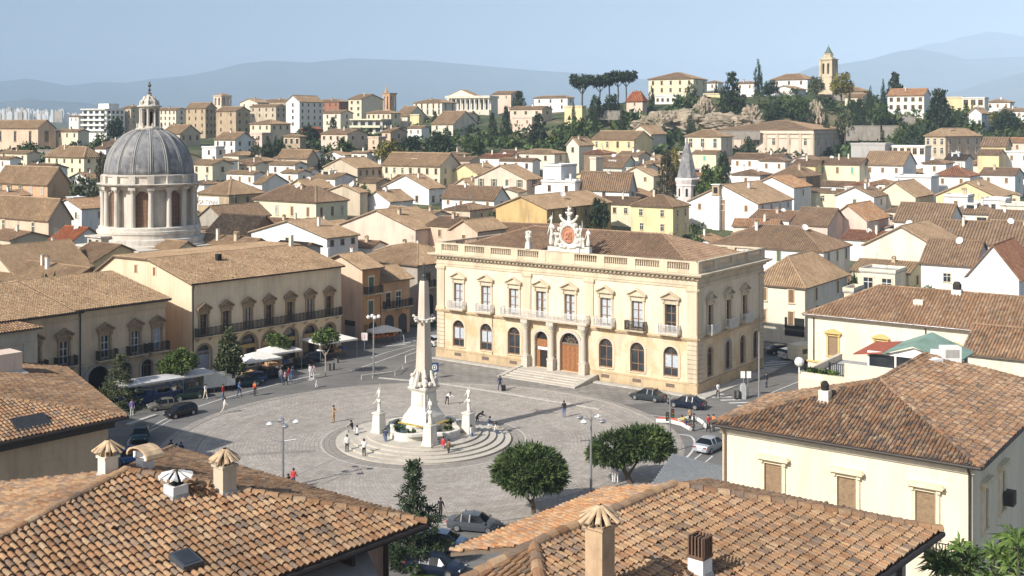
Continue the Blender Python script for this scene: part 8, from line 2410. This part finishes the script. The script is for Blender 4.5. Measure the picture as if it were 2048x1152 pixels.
item("parking_machine", "grey ticket machine with a black rack on the side street pavement", "machine", 1486, 798, 10, [("case", plain("machine_grey", (.45, .45, .44), .5), [(-.28, .28, -.2, .2, 0, 1.5), (-.2, .2, -.15, .15, 1.5, 1.7)]), ("rack", iron, [(-.9, -.86, -.3, .3, 0, .9), (-.4, -.36, -.3, .3, 0, .9), (-.9, -.36, -.3, -.26, .86, .9), (-.9, -.36, .26, .3, .86, .9), (-.9, -.36, -.3, -.26, .4, .44)])])
def rail(name, label, pts, h, r_=.05, mat=curb_m):
 q = [flat(G(*a)) for a in pts]; o = thing(name, label, "railing", q[0])
 mb = MB(); mb.tube([p - q[0] + Vector((0, 0, h)) for p in q], r_, 6); mb.build("rail", [mat], o)
 for p in q: mb = MB(); mb.lathe([(r_ * 1.1, 0), (r_, h)], 6, p.x - q[0].x, p.y - q[0].y); mb.build("post", [mat], o)
rail("guard_rail", "pale low rail curving from the far street lamp", [(723, 760), (745, 757), (790, 752), (806, 738), (836, 727)], .55, .06)
rail("guard_rail", "short white barrier behind the obelisk", [(811, 727), (835, 718)], .95, .05, STUC['white'])
rail("guard_rail", "thin pale rail beside the orange stall in the lane", [(780, 676), (802, 673), (808, 690)], 1.0, .04)
mb = MB()
for i in range(12):
 a = R(200 + 13 * i);
p0 = flat(G(1362, 852))
bn_ = thing("road_barrier", "red and white inflatable road barrier at the right edge of the square", "barrier", p0, R(-18))
for nm, m_, pts in (("red_tube", plain("red_barrier_plastic", (.48, .09, .05), .5), [(-1.9, .6, .2), (-1.0, .75, .25), (-.3, .4, .25)]), ("white_tube", STUC['white'], [(-.3, .4, .28), (.3, 1.3, .3), (1.0, 1.25, .3), (1.5, .5, .28), (1.9, -.5, .25)]), ("red_tube", plain("red_barrier_plastic", (.48, .09, .05), .5), [(-.2, .2, .2), (.3, -.3, .2), (.7, -.7, .2)]), ("white_tube", STUC['white'], [(-1.9, .35, .15), (-.9, .3, .2), (.1, -.2, .18), (.9, -1.2, .15)])):
 mb = MB(); mb.tube([Vector(p) * 1.35 for p in pts], .2, 8); mb.build(nm, [m_], bn_)
# ------------------------------------------------------------------ stalls and canopies
def canopy(name, label, px, py, w_, d, h, rot, rise=.6, mat=canvas_w, goods=None, posts=True):
 r_ = thing(name, label, "market stall", flat(G(px, py)), R(rot), "canopies along the left side")
 mb = MB(); a, b = w_ / 2, d / 2
 mb.add([(-a, -b, h), (a, -b, h), (a, b, h), (-a, b, h), (-a * .2, 0, h + rise), (a * .2, 0, h + rise), (-a, -b, h - .22), (a, -b, h - .22), (a, b, h - .22), (-a, b, h - .22)],
     [(0, 1, 5, 4), (1, 2, 5), (2, 3, 4, 5), (3, 0, 4), (0, 6, 7, 1), (1, 7, 8, 2), (2, 8, 9, 3), (3, 9, 6, 0)])
 mb.build("canopy", [mat], r_)
 for x in (-a + .08, a - .08):
  for y in (-b + .08, b - .08): mb = MB(); mb.lathe([(.035, 0), (.035, h)], 6, x, y); mb.build("post", [steel], r_)
 mb = MB(); mb.box(-a * .85, a * .85, -b * .3, b * .6, .7, .78); [mb.box(x - .03, x + .03, y - .03, y + .03, 0, .7) for x in (-a * .8, a * .8) for y in (-b * .25, b * .5)]; mb.build("table", [wood], r_)
 for k in range(7):
  mb = MB(); x = -a * .8 + a * 1.6 * k / 7; mb.box(x, x + a * .18, -b * .25, b * .3, .78, .78 + random.uniform(.15, .5)); mb.build("crate", [random.choice(goods or [CL['blue'], CL['tan'], CL['white'], CL['black'], CL['tan']])], r_)
 return r_
canopy("market_stall", "left one of the twin white canopies by the arcade", 515, 757, 4.6, 3.4, 2.5, 41, .7)
canopy("market_stall", "right one of the twin white canopies by the arcade", 559, 740, 4.4, 3.4, 2.5, 41, .7)
canopy("market_stall", "big white canopy at the right end of the arcade", 660, 716, 5.6, 4.4, 2.5, 41, .7)
canopy("market_stall", "grey canopy over the long blue stall at left", 297, 805, 6.8, 3.0, 2.5, 41, .3, plain("grey_canvas", (.55, .54, .52), .8), [CL['navy'], CL['blue'], CL['black']])
canopy("market_stall", "pale canopy under the bright round tree", 385, 786, 4.0, 3.0, 2.3, 41, .3)
item("stall_counter", "long blue market counter under the grey canopy", "counter", 300, 806, 41, [("frame", pc['blue'], [(-3.8, 3.8, -.9, -.8, 1.0, 1.15), (-3.8, 3.8, -.9, -.8, 1.9, 2.0)] + [(x - .05, x + .05, -.92, -.78, 0, 2.0) for x in (-3.7, -1.9, 0, 1.9, 3.7)]), ("panel", CL['navy'], [(-3.8, 3.8, -.85, -.8, .1, 1.0)])])
canopy("market_stall", "small white canopy over an orange counter in the lane", 768, 684, 4.2, 2.4, 1.7, 30, .6, goods=[CL['orange'], plain("orange_counter", (.55, .14, .04), .6)])
for k, (px, py) in enumerate(((640, 712), (648, 722), (660, 741), (668, 740), (676, 726))):
 item("bollard", ["dark bollard nearest the big canopy", "dark bollard before the black saloon", "dark bollard by the slim tree", "dark bollard right of the slim tree", "dark bollard at the canopy's right post"][k], "bollard", px, py, 0, [("post", iron, [(-.1, .1, -.1, .1, 0, .75), (-.13, .13, -.13, .13, .75, .85)])])
# ------------------------------------------------------------------ shed, terrace and gazebo at right
A = flat(G(1300, 1000)); sp_ = P(1497, 950, 78.0);
shd = thing("shed", "low shed with grey corrugated sheet roof beside the cream house", "shed", (0, 0, 0))
q = [P(1292, 990, 74), P(1440, 1004, 70), P(1497, 952, 76.5), P(1345, 935, 81)]
for p in q: p.z = 6.4
q[2].z = q[3].z = 6.9
mb = MB(); tiled(mb, q, .2, rad=.055); under(mb, q, .2, 1); mb.build("roof", [metal_r, red_p], shd)
mb = MB(); mb.slab([(p.x * .985 + .15, p.y + .3 - .6 * (i > 1)) for i, p in enumerate(q)], 0, 6.15); mb.build("wall", [STUC['yellow']], shd)
tph = R(35.5)
te = thing("terrace_house", "flat roofed cream house with roof terrace behind the cream corner house", "house", (P(1597, 745, 90).x, 90, 0), -tph)
mb = MB(); mb.box(0, 13, 0, 9, 0, 10.2); mb.box(0, .3, 0, 9, 10.2, 10.75); mb.box(.3, 13, 0, .3, 10.2, 10.75); mb.box(.3, 1.9, -.35, 0, 9.6, 10.3); mb.build("wall", [STUC['cream']], te)
mb = MB(); mb.box(.3, 13, .3, 9, 10.2, 10.24); mb.build("terrace_floor", [STUC['grey']], te)
pb = MB()
for i in range(40): clump(pb, Vector((.5 + i * .06, .4, 10.9)), .22, 5, .25, i % 3)
pb.build("planter", LF['green'], te)
mb = MB(); mb.ball((.1, -.1, 11.55), .38, 10); mb.box(.05, .15, -.15, -.05, 10.7, 11.3); mb.build("globe_lamp", [lampgl], te)
r_ = railing_mesh(6, .4, iron, .9); put("railing", r_, te, (5.2, .9, 10.7))
gz_o = P(1735, 737, 88)
gz = thing("terrace_pavilion", "white roof terrace pavilion with pale green roof and red lean-to", "pavilion", (gz_o.x, gz_o.y, 10.6), -tph)
W, L, h = 6.2, 4.6, 2.0
mb = MB(); mb.box(0, W, 0, .1, 0, 1.05); mb.box(W - .1, W, .1, L, 0, 1.05); mb.box(0, .1, .1, L, 0, 1.05)
for x in (0, W * .33, W * .55, W * .8, W - .14): mb.box(x, x + .14, -.02, .12, 0, h + .1)
mb.box(0, W, -.03, .13, h, h + .2); mb.box(W - .14, W, L - .14, L, 0, h); mb.prism([(W * .28, h + .2), (W, h + .2), (W * .55, h + .75)], .0, .1); mb.build("panel", [STUC['white']], gz)
mb = MB(); mb.box(.1, W - .1, .12, .16, 1.05, h); mb.box(W - .16, W - .12, .2, L, 1.05, h); mb.build("glazing", [glass], gz)
mb = MB()
for e in ([(W + .4, -.35, h + .05), (W + .4, L + .3, h + .05), (W * .56, L + .3, h + 1.25), (W * .56, -.35, h + 1.0)], [(W * .2, L + .3, h + .3), (W * .2, -.35, h + .2), (W * .56, -.35, h + 1.0), (W * .56, L + .3, h + 1.25)]): mb.add(e, [(0, 1, 2, 3)]); under(mb, e, .08, 0)
mb.build("roof", [green_r], gz)
mb = MB(); e = [(-1.0, -.3, h - .1), (W * .2, -.3, h + .22), (W * .2, L + .2, h + .32), (-1.0, L + .2, h)]; mb.add(e, [(0, 1, 2, 3)]); under(mb, e, .08, 0); mb.build("lean_to_roof", [plain("rusty_red_sheet", (.38, .10, .05), .8, var=.2)], gz)
for k, (px, py, s_, lb) in enumerate(((1888, 728, .9, "white cabinet on the ridge of the cream house, nearest the pavilion"), (1905, 716, .8, "pale tall cabinet behind the white ridge cabinet"), (1870, 735, .6, "small pale box beside the white ridge cabinet"))):
 p = P(px, py, 81 - k); item_ = thing("roof_cabinet", lb, "cabinet", p, R(-20 + 20 * k), "cabinets on the ridge")
 mb = MB(); mb.box(-s_, s_ * .6, -.4, .4, -1.2, s_ * 1.05); mb.build("case", [STUC['white']], item_)
 mb = MB(); mb.box(-s_ * .8, s_ * .4, -.42, -.4, .1, s_ * .8); mb.build("door", [STUC['grey']], item_)
# grass verge by the parked cars
mb = MB(); gp = [G(a, b) for a, b in ((828, 1130), (870, 1118), (905, 1150), (900, 1210), (800, 1210))]
for i in range(2600):
 t = [random.random() for _ in gp]; s_ = sum(t); p = sum((g_ * (w_ / s_) for g_, w_ in zip(gp, t)), Vector()); d = rv(); d.z = 0
 mb.add([p, p + d * .05, p + d * .03 + Vector((0, 0, random.uniform(.08, .2)))], [(0, 1, 2)])
mb.slab([(g_.x, g_.y) for g_ in gp], 0, .05, 1)
tag(mb.build("grass", [LF['green'][1], LF['green'][0]]), kind='stuff')
# ------------------------------------------------------------------ more houses closing the gaps of the town
random.seed(21)
rects = []
for o in bpy.data.objects:
 if o.parent is None and o.type == 'EMPTY' and o.get('category') in ('house', 'church', 'villa', 'palace', 'church tower', 'apartment block', 'hall'):
  bb = [Vector(c_) for ch in o.children if ch.name.split('.')[0] in ('wall', 'body', 'belfry', 'lower_wall', 'facade', 'gable_wall') for c_ in ch.bound_box]
  if not bb: continue
  x0, x1, y0, y1 = min(b.x for b in bb), max(b.x for b in bb), min(b.y for b in bb), max(b.y for b in bb)
  if o['category'] == 'church': x0, x1, y0, y1 = -13, 13, -13, 13
  rects.append((o.location.x, o.location.y, o.rotation_euler.z, x0, x1, y0, y1, o))
def corners(x, y, a, x0, x1, y0, y1):
 c_, s_ = math.cos(a), math.sin(a)
 return [(x + u * c_ - v * s_, y + u * s_ + v * c_) for u, v in ((x0, y0), (x1, y0), (x1, y1), (x0, y1))]
def sat(p, q):
 for A_, B_ in ((p, q), (q, p)):
  for i in range(4):
   ex, ey = A_[(i + 1) % 4][0] - A_[i][0], A_[(i + 1) % 4][1] - A_[i][1]
   n = (-ey, ex); pa = [v[0] * n[0] + v[1] * n[1] for v in A_]; pb_ = [v[0] * n[0] + v[1] * n[1] for v in B_]
   if max(pa) < min(pb_) or max(pb_) < min(pa): return False
 return True
CR = [(corners(*r_[:7]), r_[7]) for r_ in rects]
STOP = set("with right left behind under below above in on beside near at by just from between before directly showing peeping rising across joined left, closing".split())
def short(l):
 out = []
 for w_ in l.split():
  if w_ in STOP and len(out) > 2: break
  out.append(w_)
 return " ".join(out[:5])
names = {}
for _, o in CR: names.setdefault(short(o['label']), []).append(o)
named = {v[0]: k for k, v in names.items() if len(v) == 1}
used = set(); nf = 0
SIGHT = []
for r_ in rects:
 o = r_[7]
 if r_[1] > 410: continue
 bb = [c_ for ch in o.children if ch.name.split('.')[0] in ('wall', 'belfry') for c_ in ch.bound_box]
 if not bb: continue
 c4_ = corners(*r_[:7]); fr = sorted(c4_, key=lambda c_: c_[1])[:3]
 p0 = min(1024 + FPX * c_[0] / c_[1] for c_ in fr); p1 = max(1024 + FPX * c_[0] / c_[1] for c_ in fr)
 yf = sum(c_[1] for c_ in fr) / 3; top = max(b[2] for b in bb); hw = min(top * .7, 6.0)
 SIGHT.append((p0 + 4, p1 - 4, HZ + FPX * (CAMZ - o.location.z - top + hw) / yf, yf))
cands = [(px, Y) for Y in list(range(176, 404, 9)) for px in range(-30, 2090, 34)]
random.shuffle(cands)
COLN = {'white': 'white', 'pale': 'pale cream', 'cream': 'cream', 'blush': 'blush', 'beige': 'beige', 'lemon': 'pale yellow', 'tan': 'tan', 'yellow': 'yellow'}
for px, Y in cands:
 if nf >= 135: break
 Y += random.uniform(-3, 3); X = (px - 1024) / FPX * Y
 if Y < 200 and (130 < px < 470 or 850 < px < 1540): continue
 if Y < 186 and px > 1500: continue
 if Y > 385 and px > 1500: continue
 w_, l_ = random.uniform(7.5, 13), random.uniform(7, 12)
 a = -R(random.choice((35, 35, 28, 41, 20)))
 if any(sat(corners(X, Y, a, -.4, w_ + .4, -.4, l_ + .4), c_) for c_, _ in CR):
  w_, l_ = 6.5, 6.5
  if any(sat(corners(X, Y, a, -.2, w_ + .2, -.2, l_ + .2), c_) for c_, _ in CR): continue
 near = sorted(named, key=lambda o: (o.location.x + 5 - X) ** 2 + (o.location.y + 5 - Y) ** 2)[:2]
 dx = X - near[0].location.x - 4; side = "to the right of" if dx > 6 else "to the left of" if dx < -6 else "behind" if Y > near[0].location.y + 5 else "in front of"
 col = random.choices(list(COLN), (12, 5, 4, 2, 2, 2, 1, 1))[0]; til = random.choices(('tan', 'brown', 'terracotta2', 'brick', 'orange'), (5, 5, 3, 1, 1))[0]
 tn = {'tan': 'tan', 'brown': 'brown', 'terracotta2': 'brown tan', 'brick': 'red brown', 'orange': 'orange'}[til]
 lb = f"{COLN[col]} house with {tn} roof {side} the {named[near[0]]}"
 if (side, named[near[0]]) in used or len(lb.split()) > 16: continue
 zg = min(terr(X, Y), terr(X + w_ * .8, Y - 5)); rf_ = random.choices('abh', (5, 4, 2))[0]
 rise = min(.29 * (l_ / 2 if rf_ == 'a' else w_ / 2 if rf_ == 'b' else min(w_, l_) / 2), 2.4)
 pxa, pxb = 1024 + FPX * X / Y, 1024 + FPX * (X + w_ + 3) / Y
 lim = max([m_ for (p0, p1, m_, yy) in SIGHT if yy > Y + 3 and p0 < pxb and p1 > pxa] + [0])
 e = min(random.uniform(4.6, 6.4), CAMZ - (lim - HZ) * (Y + 4) / FPX - zg - rise)
 if e < 2.6: continue
 used.add((side, named[near[0]]))
 root = thing("town_house", lb, "house", (X, Y, zg), a, "town houses")
 wall_part(rf_, w_, l_, -2, e, rise, root, STUC[col]); rp = roof_part(rf_, w_, l_, e, rise, .35, .42 if Y < 300 else .55, root, til)
 for i in range(random.choice((1, 2, 2, 3))): put("window", WM[random.choice(('brown', 'plain', 'dark', 'green', 'white'))], root, (w_ * (i + .6) / 3.2, -.012, e - 2.2), 0, (.85, 1.3, 1.25))
 if random.random() < .6: put("window", WM['plain'], root, (w_ + .012, l_ * .5, e - 2.2), R(90), (.8, 1.3, 1.2))
 if random.random() < .7: put("chimney", random.choice(CH), rp, (w_ * random.uniform(.55, .7), l_ * random.uniform(.3, .45), e + rise * .6))
 CR.append((corners(X, Y, a, 0, w_, 0, l_), root)); nf += 1
# greenery in the leftover yards
yard = 0
for px, Y in [(px, Y) for Y in range(180, 400, 12) for px in range(-20, 2080, 60)]:
 X = (px - 1024) / FPX * Y + random.uniform(-4, 4); Yj = Y + random.uniform(-4, 4)
 if Y < 200 and (130 < px < 470 or 850 < px < 1540): continue
 r0 = random.uniform(1.6, 2.8)
 if any(sat(corners(X, Yj, 0, -r0, r0, -r0, r0), c_) for c_, _ in CR): continue
 if yard > 60: break
 k = random.choice(('bush', 'round', 'bush')); mb, tm, cache = unit(k); col = random.choice(('green', 'dark', 'olive'))
 if col not in cache: cache[col] = mb.mesh("crown", LF[col])
 t_ = thing("yard_tree" if k == 'round' else "yard_bush", "small leafy tree in a yard between the town roofs" if k == 'round' else "bush in a yard between the town roofs", "tree" if k == 'round' else "bush", (X, Yj, terr(X, Yj)), random.uniform(0, 6), "yard trees" if k == 'round' else "yard bushes")
 h = random.uniform(3.5, 6); put("crown", cache[col], t_, sc=(r0 * 2, r0 * 2, h)); yard += 1
 if k == 'round': put("trunk", tm, t_, sc=(h, h, h))
# lean-tos and roof rooms that break up the plain volumes
for o in [o for o in bpy.data.objects if o.name.startswith("town_house") and o.type == 'EMPTY']:
 if o.location.y > 400 or o.location.y < 176: continue
 wl = [c_ for c_ in o.children if c_.name.startswith('wall')]; rf = [c_ for c_ in o.children if c_.name.startswith('roof')]
 if not wl or not rf: continue
 bb = [Vector(c_) for c_ in wl[0].bound_box]; W, L = max(b.x for b in bb), max(b.y for b in bb)
 rb = [b[2] for b in rf[0].bound_box]; zr = max(rb); ze = min(rb)
 mt = wl[0].data.materials[0]; t = random.random()
 if t < .4:
  w_, d, h = random.uniform(2.2, 4), min(L * .7, random.uniform(3, 6)), ze * random.uniform(.5, .75)
  if h < 1.5: continue
  an = MB(); an.box(-w_, -.02, .6, .6 + d, -2, h); ao = an.build("annex", [random.choice((mt, STUC['white'], STUC['pale']))], o)
  an = MB(); e = [(-w_ - .3, .6 + d + .2, h - .1), (-w_ - .3, .3, h - .1), (-.02, .3, h + .9), (-.02, .8 + d, h + .9)]
  tiled(an, e, .5); under(an, e, .15); an.build("annex_roof", [TILE[random.choice(('tan', 'brown', 'brick'))], fascia], ao)
 elif t < .62 and zr - ze > 1.5:
  x, y, s_ = W * random.uniform(.3, .6), L * random.uniform(.25, .4), random.uniform(1.1, 1.8)
  an = MB(); an.box(x - s_, x + s_, y - .8, y + 2, ze + .3, ze + 2.3); an.box(x - s_ - .15, x + s_ + .15, y - 1, y + 2.1, ze + 2.3, ze + 2.42)
  ao = an.build("roof_room", [random.choice((STUC['white'], STUC['pale'], mt))], o)
  an = MB(); an.box(x - s_ * .6, x + s_ * .6, y - .83, y - .78, ze + .9, ze + 2.0); an.build("window", [glass], ao)
# aerials and dishes on the roofs
mb = MB(); mb.tube([(0, 0, -.4), (0, 0, 2.2)], .03, 4)
for z in (1.4, 1.7, 2.0): mb.box(-.5, .5, -.02, .02, z, z + .03); mb.box(-.02, .02, -.35, .35, z + .1, z + .13)
aer = mb.mesh("aerial", [steel])
mb = MB(); mb.T = Matrix.Rotation(R(60), 4, 'X'); mb.lathe([(.08, -.12), (.4, -.02), (.48, .06), (.44, .06), (.1, -.06)], 10); mb.T = None; mb.tube([(0, 0, -.6), (0, .05, 0)], .04, 4)
dish = mb.mesh("dish", [STUC['white']])
for o in [o for o in bpy.data.objects if o.name.startswith("roof") and o.parent and o.parent.name.startswith("town_house")]:
 if not 176 < o.parent.location.y < 400 or random.random() < .45: continue
 bb = [Vector(c_) for c_ in o.bound_box]; x0, x1 = min(b.x for b in bb), max(b.x for b in bb); y0, y1 = min(b.y for b in bb), max(b.y for b in bb); zt = max(b.z for b in bb)
 put("aerial", aer, o, ((x0 + x1) / 2 + random.uniform(-1, 1), (y0 + y1) / 2, zt - .1), random.uniform(0, 3), (1, 1, random.uniform(.7, 1.2)))
 if random.random() < .5: put("dish", dish, o, (x0 + (x1 - x0) * random.uniform(.25, .75), y0 + (y1 - y0) * .44, zt - .2), random.uniform(-.6, 1.2), (1.3, 1.3, 1.3))
# ------------------------------------------------------------------ the hazy air between here and the mountains
hm = bpy.data.materials.new("haze_air"); hm.use_nodes = True
hn = hm.node_tree; hn.nodes.remove(hn.nodes["Principled BSDF"])
pv = nd(hn, "ShaderNodeVolumePrincipled")
pv.inputs["Color"].default_value = (.62, .79, 1, 1)
pv.inputs["Density"].default_value = HAZE
pv.inputs["Anisotropy"].default_value = -.35
hn.links.new(pv.outputs[0], hn.nodes["Material Output"].inputs["Volume"])
mb = MB(); mb.box(-20000, 20000, -300, 22000, -30, 1420)
hz_ = mb.build("haze", [hm]); tag(hz_, kind='stuff')
